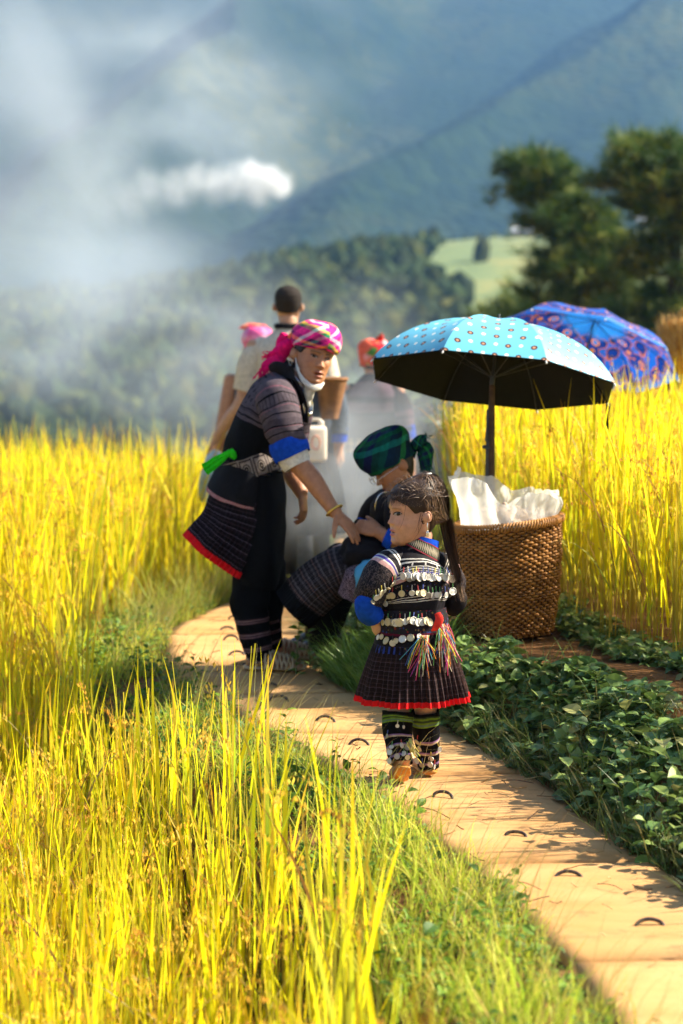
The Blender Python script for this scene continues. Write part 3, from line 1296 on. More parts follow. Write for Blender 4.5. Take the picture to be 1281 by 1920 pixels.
# a few weeds one can point at ------------------------------------
def weed(name, loc, h, nl, sz, cols, label, lean=(0, 0), mat='leaf', fl=None):
    t = thing(name, loc, label, 'weed')
    L = Vector(loc)
    top = L + Vector((lean[0], lean[1], h))
    midp = L + Vector((lean[0] * .3, lean[1] * .3, h * .5))
    build('stem', tube([L, midp, top], [0.003, 0.0024, 0.0014], 6, 4), MAT['stem'], t)
    for i in range(nl):
        q = (i + 1) / nl
        b = L.lerp(midp, q * 2) if q < .5 else midp.lerp(top, q * 2 - 1)
        a = np.array([i * 2.4 + rnd.random()])
        up = np.array([[-.35 * math.cos(a[0]), -.35 * math.sin(a[0]), 1.0]]) + RS.randn(1, 3) * .2
        ln = np.array([sz * (1.2 - .5 * q) * rnd.uniform(.8, 1.15)])
        v, f, c = leaves(np.array([b]), up, ln, ln * .6, a, pick(cols, 1))
        mm = M()
        mm.v = [Vector(x) for x in v]
        mm.f = [tuple(x) for x in f]
        mm.c = [tuple(x) for x in c]
        build('leaf', mm, MAT[mat], t)
    return t


MAT['stem'] = pmat('green_stem', (.12, .17, .04, 1), (.2, .18, .06, 1), 40, 0.6)
LG = [(.18, .32, .04), (.14, .26, .03), (.22, .34, .06)]
weed('weed', (0.10, 7.42, gz(.10, 7.42)), 0.11, 8, 0.055, LG, 'small broad leaved weed in the grass by the girl\'s heel', (.02, -.01))
weed('weed', (-0.19, 9.95, gz(-.1, 9.95)), 0.30, 14, 0.05, LG, 'upright leafy weed at the path edge in front of the patterned skirt', (.02, .02))
weed('weed', (-0.13, 10.1, gz(-.06, 10.1)), 0.24, 12, 0.05, LG, 'bushy sunlit weed between the two women\'s legs', (-.02, .02))
weed('weed', (-0.42, 9.15, gz(-.42, 9.15)), 0.09, 9, 0.05, LG, 'leafy weed at the left slab edge below the standing woman', (.01, -.01))
weed('weed', (0.98, 6.9, gz(.98, 6.9)), 0.17, 12, 0.055, [(.07, .13, .03), (.10, .17, .04)], 'tall dark leafed weed at the slab edge beside the wide joint', (-.03, -.02))
# ---------------------------------------------------------------- pine trees
MAT['bark'] = pmat('pine_bark', lin('#4a3626'), lin('#2c2018'), 14, 0.95, 0.8, 0.03)
MAT['needle'] = leaf_mat('pine_needles', 0.25, 0.55, 0.2)


def pine(base, height, limbs, label, trunk_pts, seed):
    """limbs: (height fraction, direction angle, length, rise)"""
    r = random.Random(seed)
    t = thing('pine_tree', base, label, 'tree', 'pine trees behind the umbrellas')
    B = Vector(base)
    tp = [B + Vector(q) for q in trunk_pts]
    k = len(tp)
    build('trunk', loft(tp, [0.17 * (1 - 0.85 * i / (k - 1)) + 0.015 for i in range(k)], None, (1, 0, 0), 10, 5), MAT['bark'], t)
    tw = M()
    C_, D_ = [], []

    def at(f):
        q = f * (k - 1)
        i = min(k - 2, int(q))
        return tp[i].lerp(tp[i + 1], q - i)
    for f, a, ln, rise in limbs:
        s = at(f)
        d = Vector((math.cos(a), math.sin(a), 0))
        e = s + d * ln + Vector((0, 0, rise))
        mid = s + d * ln * .5 + Vector((0, 0, rise * .3))
        tw.add(loft([s, mid, e], [0.05 * ln / 2 + .02, 0.03, 0.01], None, (0, 0, 1), 6, 4))
        nb = int(24 * ln)
        for i in range(nb):
            q = 0.22 + 0.78 * (i + r.random()) / nb
            c = s.lerp(mid, q * 2) if q < .5 else mid.lerp(e, q * 2 - 1)
            o = Vector((r.gauss(0, 1), r.gauss(0, 1), r.gauss(0.35, .45)))
            o = o.normalized() * (0.12 + 0.50 * r.random() * (0.4 + ln * .3))
            p2 = c + o
            tw.add(loft([c, p2], [0.012, 0.006], None, (0, 0, 1), 4, 1, (False, False)))
            for j in range(3):
                C_.append(c.lerp(p2, 0.55 + 0.45 * j / 2))
                D_.append((o.normalized() + Vector((0, 0, .5)) + d * .5).normalized())
    build('branches', tw, MAT['bark'], t, kind='stuff')
    cp = np.array([list(c) for c in C_])
    dp = np.array([list(c) for c in D_])
    per = 15
    n = len(cp) * per
    pos = np.repeat(cp, per, 0) + RS.randn(n, 3) * 0.05
    dd = np.repeat(dp, per, 0) * 0.8 + RS.randn(n, 3) * 0.75
    dd /= np.linalg.norm(dd, axis=1, keepdims=True)
    ln = 0.16 + 0.14 * RS.rand(n)
    w = np.cross(dd, RS.randn(n, 3))
    w /= np.linalg.norm(w, axis=1, keepdims=True)
    w *= 0.010
    V = np.stack([pos - w, pos + w, pos + dd * ln[:, None]], 1).reshape(-1, 3)
    Fc = np.arange(n * 3).reshape(-1, 3)
    br = RS.rand(len(cp), 1)
    cc = np.where(br < 0.24, np.array([[.24, .26, .04]]), np.array([[.048, .10, .02]])) * (0.7 + 0.6 * RS.rand(len(cp), 1))
    C = np.repeat(np.repeat(cc, per, 0), 3, 0)
    org = np.array([list(B)])
    build_np('crown', V - org, Fc, C, MAT['needle'], t)
    return t


def pp(px, py, d, base):
    return tuple(P(px, py, d) - Vector(base))


D1 = 40.0
b1 = P(1108, 830, D1)
b1.z = float(land_z(np.array(b1.x), np.array(b1.y)))
b1 = tuple(b1)
lim = []
rr = random.Random(3)
for f, n_, l0, l1 in ((.28, 5, .9, 1.4), (.36, 6, .9, 1.5), (.44, 6, .9, 1.4), (.52, 5, .8, 1.2), (.60, 5, .7, 1.1), (.68, 5, .6, 1.0), (.76, 5, .5, .9), (.85, 5, .45, .7), (.95, 5, .3, .5)):
    for i in range(n_):
        lim.append((f + rr.uniform(-.03, .03), 6.283 * (i + rr.random()) / n_, rr.uniform(l0, l1) * 0.8, rr.uniform(.0, .25)))
# the long arm that leans left above the field
lim += [(.76, 3.1, .8, .25), (.86, 3.3, .55, .3)]
pine(b1, 3.3, lim, 'pine tree leaning left with open crown, left of the two behind the umbrellas',
     [(0, 0, -.5), pp(1108, 700, D1, b1), pp(1108, 640, D1, b1), pp(1108, 540, D1, b1), pp(1095, 460, D1, b1), pp(1050, 400, D1, b1), pp(1012, 345, D1, b1), pp(985, 305, D1, b1)], 5)
D2 = 36.0
b2 = P(1268, 860, D2)
b2.z = float(land_z(np.array(b2.x), np.array(b2.y)))
b2 = tuple(b2)
lim = []
for f, n_, l0, l1 in ((.30, 4, .8, 1.2), (.40, 5, .9, 1.3), (.50, 4, .7, 1.1), (.60, 4, .7, 1.0), (.70, 5, .9, 1.3), (.79, 6, 1.0, 1.4), (.88, 6, .8, 1.1), (.96, 5, .4, .7)):
    for i in range(n_):
        lim.append((f + rr.uniform(-.03, .03), 6.283 * (i + rr.random()) / n_, rr.uniform(l0, l1) * 0.85, rr.uniform(.0, .2)))
pine(b2, 3.5, lim, 'dark pine tree with flat layered crown at the right edge of the picture',
     [(0, 0, -.5), pp(1266, 720, D2, b2), pp(1266, 640, D2, b2), pp(1266, 500, D2, b2), pp(1262, 400, D2, b2), pp(1240, 330, D2, b2), pp(1232, 275, D2, b2)], 9)
D3 = 44.0
b3 = P(985, 800, D3)
b3.z = float(land_z(np.array(b3.x), np.array(b3.y)))
b3 = tuple(b3)
lim = []
for f, n_, l0, l1 in ((.3, 5, .5, .9), (.5, 5, .6, 1.0), (.7, 5, .5, .9), (.9, 5, .3, .6)):
    for i in range(n_):
        lim.append((f + rr.uniform(-.03, .03), 6.283 * (i + rr.random()) / n_, rr.uniform(l0, l1), rr.uniform(.1, .3)))
pine(b3, 2.5, lim, 'low bushy young pine left of the taller pines above the blue umbrellas',
     [(0, 0, -.5), pp(985, 690, D3, b3), pp(985, 630, D3, b3), pp(982, 570, D3, b3)], 12)

# ---------------------------------------------------------------- bushes below the terrace, behind the seated woman


def bush(px_, py_, d_, rx_, rz_, label, n=2600):
    b_ = P(px_, py_, d_)
    zg = gz(b_.x, b_.y)
    t = thing('bush', (b_.x, b_.y, zg), label, 'bush', 'bushes below the rice terrace')
    stm = M()
    for k_ in range(6):
        e_ = b_ + Vector((rnd.uniform(-.5, .5) * rx_, rnd.uniform(-.5, .5) * rx_, rnd.uniform(0, .5) * rz_))
        stm.add(tube([Vector((b_.x + .05 * (k_ - 2.5), b_.y, zg - .1)), b_.lerp(e_, .4) - Vector((0, 0, rz_ * .4)), e_], [.03, .02, .008], 6, 3))
    build('stem', stm, MAT['bark'], t, kind='stuff')
    v_ = RS.randn(n, 3)
    v_ /= np.linalg.norm(v_, axis=1, keepdims=True)
    lump = np.array([1 + .45 * noise.noise(Vector(q) * 2.2 + Vector((px_, 0, 0))) for q in v_])
    rad = (0.55 + 0.45 * RS.rand(n) ** .5) * lump
    pos = v_ * rad[:, None] * np.array([[rx_, rx_, rz_]]) + np.array([list(b_)])
    L_ = .07 + .07 * RS.rand(n)
    v, f, c = leaves(pos, v_ + RS.randn(n, 3) * .6 + np.array([[0, 0, .5]]), L_, L_ * .6, RS.rand(n) * 6.28, pick([(.035, .07, .018), (.05, .09, .02), (.09, .13, .03)], n))
    build_np('foliage', v - np.array([[b_.x, b_.y, zg]]), f, c, MAT['leaf'], t)


bush(815, 815, 19.0, .55, .42, 'dark green bush behind the seated woman, left of the umbrella pole')
bush(880, 790, 20.5, .50, .50, 'dark green bush hidden behind the umbrella pole and rice', 2200)

# ---------------------------------------------------------------- umbrellas


def umbrella(name, label, apex, axis, R, H, mats, lining, shaft_to, ribs=8, spin=0.2, strap=None, scal=0.0):
    t = thing(name, shaft_to, label, 'umbrella', 'umbrellas planted by the rice')
    ax = Vector(axis).normalized()
    e1 = Vector((1, 0, 0))
    e1 = (e1 - ax * e1.dot(ax)).normalized()
    e2 = ax.cross(e1)
    A = Vector(apex)
    th = 1.15

    def pt(q, a, off=0.0):
        """q radial 0..1, a angle"""
        step = 2 * math.pi / ribs
        k = (a - spin) / step
        f = k - math.floor(k)
        mid = math.cos(math.pi / ribs) / math.cos((f - .5) * step)
        mid = 1 + (mid - 1) * min(1, q * 1.2)
        r = R * math.sin(q * th) / math.sin(th) * mid
        sag = 4 * f * (1 - f)
        h = -H * (1 - math.cos(q * th)) / (1 - math.cos(th)) - 0.016 * sag * math.sin(q * math.pi) - scal * sag * q ** 6 * -1
        return A + e1 * ((r - off) * math.cos(a)) + e2 * ((r - off) * math.sin(a)) + ax * (h - off)
    step = 2 * math.pi / ribs
    NQ, NA = 10, 8
    for k in range(ribs):
        for nm, off, mt in (('canopy_panel', 0.0, mats[k % len(mats)]), ('lining_panel', 0.004, lining)):
            if mt is None:
                continue
            m = M()
            for i in range(NQ + 1):
                for j in range(NA + 1):
                    q = max(0.01, i / NQ)
                    m.v.append(pt(q, spin + step * (k + j / NA * 0.9999), off))
            for i in range(NQ):
                for j in range(NA):
                    b = i * (NA + 1) + j
                    fc = (b, b + NA + 1, b + NA + 2, b + 1)
                    m.f.append(fc if off == 0 else tuple(reversed(fc)))
                    quv = [((j - NA / 2) / NA * (i / NQ), i / NQ), ((j - NA / 2) / NA * ((i + 1) / NQ), (i + 1) / NQ),
                           ((j + 1 - NA / 2) / NA * ((i + 1) / NQ), (i + 1) / NQ), ((j + 1 - NA / 2) / NA * (i / NQ), i / NQ)]
                    m.uv.append(quv if off == 0 else quv[::-1])
            build(nm, m, mt, t)
        a = spin + step * k
        rb = build('rib', tube([pt(q, a + .0002, 0.008) for q in (0.03, .25, .5, .75, 1.0)], 0.0022, 6, 2), MAT['umetal'], t)
        build('rib_tip', tube([pt(1.0, a, 0.004), pt(1.0, a, 0.004) + (pt(1.0, a) - pt(.9, a)).normalized() * 0.012], 0.004, 6, 1), MAT['uwhite'], rb)
        hub = A - ax * (H * .95)
        build('stretcher', tube([hub, pt(.55, a, 0.01)], 0.002, 5, 1), MAT['umetal'], t)
    build('ferrule', tube([A - ax * .005, A + ax * 0.025], [0.007, 0.004], 8, 1), MAT['umetal'], t)
    build('shaft', tube([A, A - ax * (H + 0.25)], 0.0055, 8, 1), MAT['umetal'], t)
    build('runner', tube([A - ax * (H * .95 - .02), A - ax * (H * .95 + .03)], 0.011, 10, 1), MAT['umetal'], t)
    return t, pt, A, ax


MAT['umetal'] = pmat('dark_metal', (.03, .03, .03, 1), (.05, .05, .05, 1), 50, 0.4, spec=.5)
MAT['uwhite'] = pmat('white_plastic', (.7, .7, .68, 1), None, 50, 0.5)


def bears(nt, u, v):
    base = nt.nodes.new('ShaderNodeRGB')
    base.outputs[0].default_value = lin('#63b2ca')
    ku, kv = 4.2, 8.0

    def dots(offu, offv, r, col, prev, inner=None):
        a = mth(nt, 'SUBTRACT', fr(nt, u, ku, offu), 0.5)
        b = mth(nt, 'SUBTRACT', fr(nt, v, kv * .5, offv), 0.5)
        a = mth(nt, 'MULTIPLY', a, 0.9)
        b = mth(nt, 'MULTIPLY', b, 1.0)
        d = mth(nt, 'SQRT', mth(nt, 'ADD', mth(nt, 'MULTIPLY', a, a), mth(nt, 'MULTIPLY', b, b)))
        c = mixc(nt, mth(nt, 'LESS_THAN', d, r), prev, col)
        if inner:
            c = mixc(nt, mth(nt, 'LESS_THAN', d, r * .45), c, inner)
        return c
    c = base.outputs[0]
    c = dots(0, 0.0, 0.11, lin('#4a2a1e'), c, lin('#c98d6a'))
    c = dots(0.5, 0.5, 0.11, lin('#4a2a1e'), c, lin('#c98d6a'))
    c = dots(0.5, 0.05, 0.075, lin('#e8e0d2'), c)
    c = dots(0.0, 0.55, 0.075, lin('#e8e0d2'), c)
    return c


def canopy_cloth(name, fn, trans=0.25):
    m, nt, bs = new_mat(name)
    u, v = uvxy(nt)
    c = fn(nt, u, v)
    nt.links.new(c, bs.inputs['Base Color'])
    bs.inputs['Roughness'].default_value = 0.42
    bs.inputs['Specular IOR Level'].default_value = 0.5
    tr = nd(nt, 'ShaderNodeBsdfTranslucent')
    nt.links.new(c, tr.inputs[0])
    mx = nd(nt, 'ShaderNodeMixShader')
    mx.inputs[0].default_value = trans
    nt.links.new(bs.outputs[0], mx.inputs[1])
    nt.links.new(tr.outputs[0], mx.inputs[2])
    nt.links.new(mx.outputs[0], nt.nodes['Material Output'].inputs[0])
    return m


MAT['bear_cloth'] = canopy_cloth('teal_printed_nylon', bears, 0.05)
MAT['black_lining'] = pmat('black_coating', (.008, .008, .007, 1), (.012, .012, .01, 1), 30, 0.7, spec=.15)


def peacock(nt, u, v):
    cv = nd(nt, 'ShaderNodeCombineXYZ')
    nt.links.new(u, cv.inputs[0])
    nt.links.new(v, cv.inputs[1])
    vo = nd(nt, 'ShaderNodeTexVoronoi')
    vo.inputs['Scale'].default_value = 6.5
    nt.links.new(cv.outputs[0], vo.inputs['Vector'])
    cells = ramp(nt, vo.outputs['Distance'], [(0, lin('#1c7fd6')), (.18, lin('#0a3f9a')), (.24, lin('#d8862a')), (.335, lin('#0b3590')), (.50, lin('#0a2c78')), (.58, lin('#b8641c')), (.63, lin('#155cc8'))])
    vo2 = nd(nt, 'ShaderNodeTexVoronoi')
    vo2.inputs['Scale'].default_value = 3.2
    nt.links.new(cv.outputs[0], vo2.inputs['Vector'])
    big_ = ramp(nt, vo2.outputs['Distance'], [(0, lin('#f0a21e')), (.07, lin('#1450b8')), (.11, lin('#d07a1c')), (.15, lin('#123a9c')), (.2, lin('#000000'))])
    msk = mth(nt, 'LESS_THAN', vo2.outputs['Distance'], 0.2)
    c = mixc(nt, msk, cells, big_)
    plain = mixc(nt, noise_n(nt, 6, 3, cv.outputs[0]), lin('#1454c4'), lin('#2f9ae8'))
    return mixc(nt, ramp(nt, v, [(0.0, (1, 1, 1, 1)), (.22, (1, 1, 1, 1)), (.34, (0, 0, 0, 1)), (.90, (0, 0, 0, 1)), (.97, (1, 1, 1, 1))], 'LINEAR'), c, plain)


MAT['peacock'] = canopy_cloth('peacock_printed_nylon', peacock, 0.35)

UD = 9.98
ap = P(935, 601, UD)
ax = Vector((0.115, 0.25, 1.0))
foot = P(914, 900, UD - .12)
foot.z = gz(foot.x, foot.y)
ut, upt, uA, uax = umbrella('umbrella', 'teal umbrella with small bear print and black lining over the basket', tuple(ap), tuple(ax), 0.53, 0.255, [MAT['bear_cloth']], MAT['black_lining'], tuple(foot), 8, 0.35)
# bamboo stake the handle is lashed to
MAT['stake'] = pmat('old_bamboo', lin('#5a4026'), lin('#33241a'), 25, 0.7, 0.3, 0.004)
hnd = uA - uax * 0.40
stk = M()
stk.add(tube([Vector(foot) + Vector((-.01, 0, -.05)), hnd.lerp(foot, .5) + Vector((.012, -.012, 0)), hnd + Vector((.012, -.012, .12))], [0.015, 0.014, 0.012], 10, 3))
build('stake', stk, MAT['stake'], ut)
build('handle', tube([uA - uax * .38, hnd.lerp(foot, .3), hnd.lerp(foot, .55)], [.011, .012, .010], 10, 3), MAT['umetal'], ut)
for q in (.15, .42):
    c = hnd.lerp(foot, q)
    build('lashing', ring_tube(c, (0.022, 0, 0), (0, 0.022, 0.003), 0.005, 16, 6), MAT['umetal'], ut)
# hanging tie strap
sp0 = upt(1.0, 0.35 + 2 * math.pi / 8 * 7.05)
sp0 = min([upt(1.0, 0.35 + 2 * math.pi / 8 * k) for k in range(8)], key=lambda q: (q - P(1145, 760, UD)).length)
sm = loft([sp0, sp0 + Vector((-.004, -.01, -.04)), sp0 + Vector((-.006, -.008, -.11))], [.009, .009, .008], .0015, (1, 0, 0), 8, 3)
build('tie_strap', sm, MAT['black_lining'], ut)

ap2 = P(1115, 600, 13.6)
foot2 = Vector((ap2.x - .1, 13.2, 0))
foot2.z = gz(foot2.x, foot2.y)
u2, p2_, A2, ax2 = umbrella('umbrella', 'blue umbrella with orange peacock feather print rising from the rice', tuple(ap2), (0.30, 0.42, 1.0), 0.54, 0.20, [MAT['peacock']], None, tuple(foot2), 8, 0.1)
build('handle', tube([A2 - ax2 * .4, foot2 + Vector((0, 0, -.05))], [.011, .012], 10, 1), MAT['umetal'], u2)

# ---------------------------------------------------------------- woven back basket with a plastic liner
BD = 9.5
bc = P(951, 1178, BD)
bc.z = gz(bc.x, bc.y) + 0.012
MAT['cane'] = pmat('brown_cane', lin('#b07a38'), lin('#80521e'), 18, 0.55, 0.25, 0.003, 0.35)
MAT['cane_dark'] = pmat('dark_cane', lin('#4a2e14'), lin('#38220f'), 30, 0.7)
bk = thing('basket', tuple(bc), 'tall brown woven cane basket standing on the ledge under the teal umbrella', 'basket')
BH = 0.445


def bprof(q):
    """half width and squareness of the basket at height q (0..1)"""
    w = float(np.interp(q, [0, .04, .12, .35, .7, .92, 1.0], [.150, .158, .168, .190, .205, .206, .210]))
    return w, float(np.interp(q, [0, .25, .8, 1], [3.6, 2.7, 2.05, 2.0]))


def bpt(q, a, off=0.0):
    w, e = bprof(q)
    c, s = math.cos(a), math.sin(a)
    r = (abs(c) ** e + abs(s) ** e) ** (-1 / e) * w + off
    rot = 0.62
    x, y = r * c, r * s
    tiltz = 0.022 * (x * math.cos(rot) - y * math.sin(rot)) / 0.2 * q
    return Vector((bc.x + x * math.cos(rot) - y * math.sin(rot) - 0.006 * (1 - q), bc.y + x * math.sin(rot) + y * math.cos(rot), bc.z + q * BH + tiltz))


NS = 66
inner = M()
for i in range(13):
    for j in range(48):
        inner.v.append(bpt(i / 12 * .985, 2 * math.pi * j / 48, -0.012))
for i in range(12):
    for j in range(48):
        inner.f.append((i * 48 + j, i * 48 + (j + 1) % 48, (i + 1) * 48 + (j + 1) % 48, (i + 1) * 48 + j))
inner.f.append(tuple(range(47, -1, -1)))
inner.uv = [[(0, 0)] * len(f) for f in inner.f]
build('inner_wall', inner, MAT['cane_dark'], bk)
stv = M()
for k in range(NS):
    a = 2 * math.pi * k / NS
    stv.add(loft([bpt(q, a) for q in (0.0, .1, .3, .5, .7, .9, 1.0)], .0032, .0022, (math.cos(a + 2.2), math.sin(a + 2.2), 0), 6, 1, (False, False)))
build('stakes', stv, MAT['cane_dark'], bk)
ROWS = 42
for i in range(ROWS):
    q = 0.015 + 0.965 * i / (ROWS - 1)
    seg = NS * 3
    m = M()
    k = 4
    hgt = BH / ROWS * 0.56
    for s in range(seg):
        a = 2 * math.pi * s / seg
        w = math.cos(a * NS / 2 + math.pi * i)
        band = 0.0035 * math.sin(i * 0.95)
        c = bpt(q + 0.0012 * math.sin(9 * a + i), a, 0.0052 * w + band * .7)
        o = (c - Vector((bc.x, bc.y, c.z))).normalized()
        for j in range(k):
            b = 2 * math.pi * j / k
            m.v.append(c + o * (0.0042 * math.cos(b)) + Vector((0, 0, hgt * math.sin(b) * (0.82 + 0.18 * w))))
    for s in range(seg):
        s2 = (s + 1) % seg
        for j in range(k):
            m.f.append((s * k + j, s2 * k + j, s2 * k + (j + 1) % k, s * k + (j + 1) % k))
    m.uv = [[(0, 0)] * 4 for f in m.f]
    build('weave_strand', m, MAT['cane'], bk)
rimm = M()
seg = 110
for s in range(seg):
    a = 2 * math.pi * s / seg
    c = bpt(1.0, a, 0.001)
    d = (bpt(1.0, a + .03) - c).normalized()
    o = (c - Vector((bc.x, bc.y, c.z))).normalized()
    rimm.add(loft([c + o * .009 + Vector((0, 0, -.016)) - d * .006, c + o * .012 + Vector((0, 0, .004)), c + Vector((0, 0, .014)) + d * .006, c - o * .012 + Vector((0, 0, .0)) + d * .010], .0050, .0032, tuple(d), 5, 1))
build('rim', rimm, MAT['cane'], bk)
ft = M()
for a in range(4):
    p0, p1 = bpt(0, math.pi / 4 + a * math.pi / 2, .002), bpt(0, math.pi / 4 + (a + 1) * math.pi / 2, .002)
    ft.add(tube([p0 + Vector((0, 0, .003)), p1 + Vector((0, 0, .003))], .012, 8, 1))
build('foot_rail', ft, MAT['cane_dark'], bk)

# plastic sheet lining the basket
m, nt, bs = new_mat('clear_plastic_film')
bs.inputs['Base Color'].default_value = (.86, .86, .84, 1)
bs.inputs['Roughness'].default_value = 0.22
bs.inputs['Specular IOR Level'].default_value = 0.6
co = coords(nt)
mp = nd(nt, 'ShaderNodeMapping')
mp.inputs['Scale'].default_value = (30, 30, 9)
nt.links.new(co, mp.inputs[0])
bump(nt, bs, noise_n(nt, 1.4, 5, mp.outputs[0], .65), 0.7, 0.02)
tr = nd(nt, 'ShaderNodeBsdfTranslucent')
tr.inputs[0].default_value = (.9, .89, .85, 1)
tp = nd(nt, 'ShaderNodeBsdfTransparent')
tp.inputs[0].default_value = (.96, .96, .94, 1)
mx = nd(nt, 'ShaderNodeMixShader')
mx.inputs[0].default_value = 0.5
nt.links.new(bs.outputs[0], mx.inputs[1])
nt.links.new(tr.outputs[0], mx.inputs[2])
mx2 = nd(nt, 'ShaderNodeMixShader')
mx2.inputs[0].default_value = 0.32
nt.links.new(mx.outputs[0], mx2.inputs[1])
nt.links.new(tp.outputs[0], mx2.inputs[2])
nt.links.new(mx2.outputs[0], nt.nodes['Material Output'].inputs[0])
MAT['film'] = m
fm = M()
NA, NQ = 120, 22
top_px = [(846, 905), (862, 893), (900, 892), (930, 898), (946, 905), (952, 915), (962, 922), (985, 916), (1015, 918), (1040, 915), (1050, 918)]
for i in range(NQ + 1):
    q = i / NQ
    for j in range(NA):
        a = 2 * math.pi * j / NA
        cs_, sn_ = math.cos(a), math.sin(a)
        # height of the frill: tall at left and right, dipped in the middle
        fh = 0.155 + 0.045 * math.cos(a - 3.0) + 0.012 * math.sin(5 * a) - 0.055 * math.exp(-((abs(a - 4.55)) / .22) ** 2) - 0.05 * math.exp(-((abs(a - 1.45)) / .25) ** 2)
        z0 = BH * 0.80
        z = bc.z + z0 + q * (fh + BH * .20 - 0.008)
        above = max(0, (q * (fh + BH * .2) - BH * .2)) / .15
        r = 0.186 + 0.024 * above - 0.02 * above * above * 0 + (0.004 + 0.012 * above) * math.sin(11 * a + 3 * q + 1.5 * math.sin(3 * a)) + 0.006 * above * math.sin(23 * a - 5 * q)
        nz = noise.noise(Vector((cs_ * 3, sn_ * 3, q * 3.2)))
        r += 0.035 * nz * above
        fm.v.append(Vector((bc.x + r * cs_, bc.y + r * sn_, z + 0.012 * noise.noise(Vector((cs_ * 7, sn_ * 7, 3))) * above)))
for i in range(NQ):
    for j in range(NA):
        fm.f.append((i * NA + j, i * NA + (j + 1) % NA, (i + 1) * NA + (j + 1) % NA, (i + 1) * NA + j))
fm.uv = [[(0, 0)] * 4 for f in fm.f]
o = build('plastic_liner', fm, MAT['film'])
tag(o, 'crumpled translucent white plastic sheet standing up out of the basket', 'plastic sheet')
# what is inside: pale paper and cloth bundles
pm = M()
for (dx, dy, dz, r, s) in ((-.06, -.03, .0, .085, 1.2), (.07, .02, .0, .09, 1.0), (-.01, .08, .01, .08, 1.4), (.0, -.07, -.005, .07, 2.0)):
    c = Vector((bc.x + dx, bc.y + dy, bc.z + BH * .93 + dz))
    pm.add(wrinkle(loft([c + Vector((0, 0, -.08)), c, c + Vector((0, 0, .05)), c + Vector((.01, 0, .075))], [r, r * 1.0, r * .7, r * .2], None, (1, 0, 0), 18, 5), .022, 22, s))
MAT['paper'] = pmat('pale_paper', lin('#d8c6b4'), lin('#a88c74'), 12, .8, .3, .004)
o = build('paper_bundle', pm, MAT['paper'])
tag(o, 'pale crumpled paper bundle showing through the plastic in the basket', 'paper')

# ---------------------------------------------------------------- straw bundle rack at the right edge
TD = 14.4
tb = P(1252, 760, TD)
tb.z = gz(tb.x, tb.y)
th_ = thing('straw_shelter', tuple(tb), 'thatched straw shelter top on a wooden post above the rice at right', 'shelter')
MAT['thatch'] = pmat('golden_straw', lin('#d39a3c'), lin('#a5691f'), 40, .85, .6, .01)
build('post', tube([tb + Vector((0, 0, -.1)), P(1252, 600, TD)], [.02, .018], 8, 2), MAT['stake'], th_)
c0 = P(1300, 640, TD)
core = loft([c0 + Vector((0, 0, .15)), c0 + Vector((0, 0, .10)), c0 + Vector((0, 0, 0)), c0 + Vector((0, 0, -.10))], [.10, .185, .19, .185], None, (1, 0, 0), 26, 4)
build('straw_roof', core, MAT['thatch'], th_)
n = 2600
a = RS.rand(n) * 6.283
zz = RS.rand(n)
rr_ = 0.185 * (0.85 + .15 * RS.rand(n))
bs_ = np.stack([c0.x + rr_ * np.cos(a), c0.y + rr_ * np.sin(a), c0.z - .13 + .16 * zz], 1)
v, f, c = blades(bs_, np.stack([np.cos(a), np.sin(a)], 1), 0.10 + .07 * RS.rand(n), np.full(n, .0035), np.stack([RS.randn(n) * .25, RS.randn(n) * .5], 1), pick([(.45, .28, .08), (.55, .38, .14)], n), pick([(.6, .42, .16), (.5, .32, .1)], n), 4)
oo = build_np('straw_ends', v - np.array([list(tb)]), f, c, MAT['straw'], th_)
oo['kind'] = 'stuff'

# ---------------------------------------------------------------- far houses
MAT['roof_metal'] = pmat('pale_roof_sheet', (.6, .63, .66, 1), (.5, .53, .56, 1), .5, .5)
MAT['mud_wall'] = pmat('mud_wall', lin('#a8764e'), lin('#8a5c3a'), .6, .9)
MAT['dark_door'] = pmat('dark_wood', lin('#3a2a20'), None, 1, .8)


def house(px, py, d, w, dp, h, label, ang=0.2):
    b = P(px, py, d)
    zb = float(land_z(np.array(b.x), np.array(b.y)))
    b.z = zb
    R = Matrix.Rotation(ang, 3, 'Z')
    t = thing('house', tuple(b), label, 'house', 'houses on the far ridge')
    build('wall', box(b + Vector((0, 0, h / 2)), (w / 2, dp / 2, h / 2), R), MAT['mud_wall'], t, False)
    m = M()
    ov = .5
    for y in (-1, 1):
        for x, z in ((-1, 0), (0, 1), (1, 0)):
            for k in (0, .12):
                m.v.append(b + R @ Vector((y * (w / 2 + ov), x * (dp / 2 + ov), h - .05 + z * dp * .32 + k)))
    m.f = [(0, 2, 8, 6), (2, 4, 10, 8), (1, 7, 9, 3), (3, 9, 11, 5), (0, 1, 3, 2), (2, 3, 5, 4), (6, 8, 9, 7), (8, 10, 11, 9), (0, 6, 7, 1), (4, 5, 11, 10)]
    build('roof', m, MAT['roof_metal'], t, False)
    dr = build('door', box(b + R @ Vector((0, -dp / 2 - .03, .95)), (.45, .04, .95), R), MAT['dark_door'], t, False)
    for s in (-1, 1):
        build('window', box(b + R @ Vector((s * w * .3, -dp / 2 - .03, 1.3)), (.4, .04, .4), R), MAT['dark_door'], t, False)
    return t


house(980, 440, 423, 3.4, 2.6, 1.6, 'small far house with pale metal roof on the ridge left of the pines')
house(1222, 425, 431, 4.2, 3.2, 2.2, 'far house on the ridge showing through a gap in the right pine', -.4)
# ---------------------------------------------------------------- people


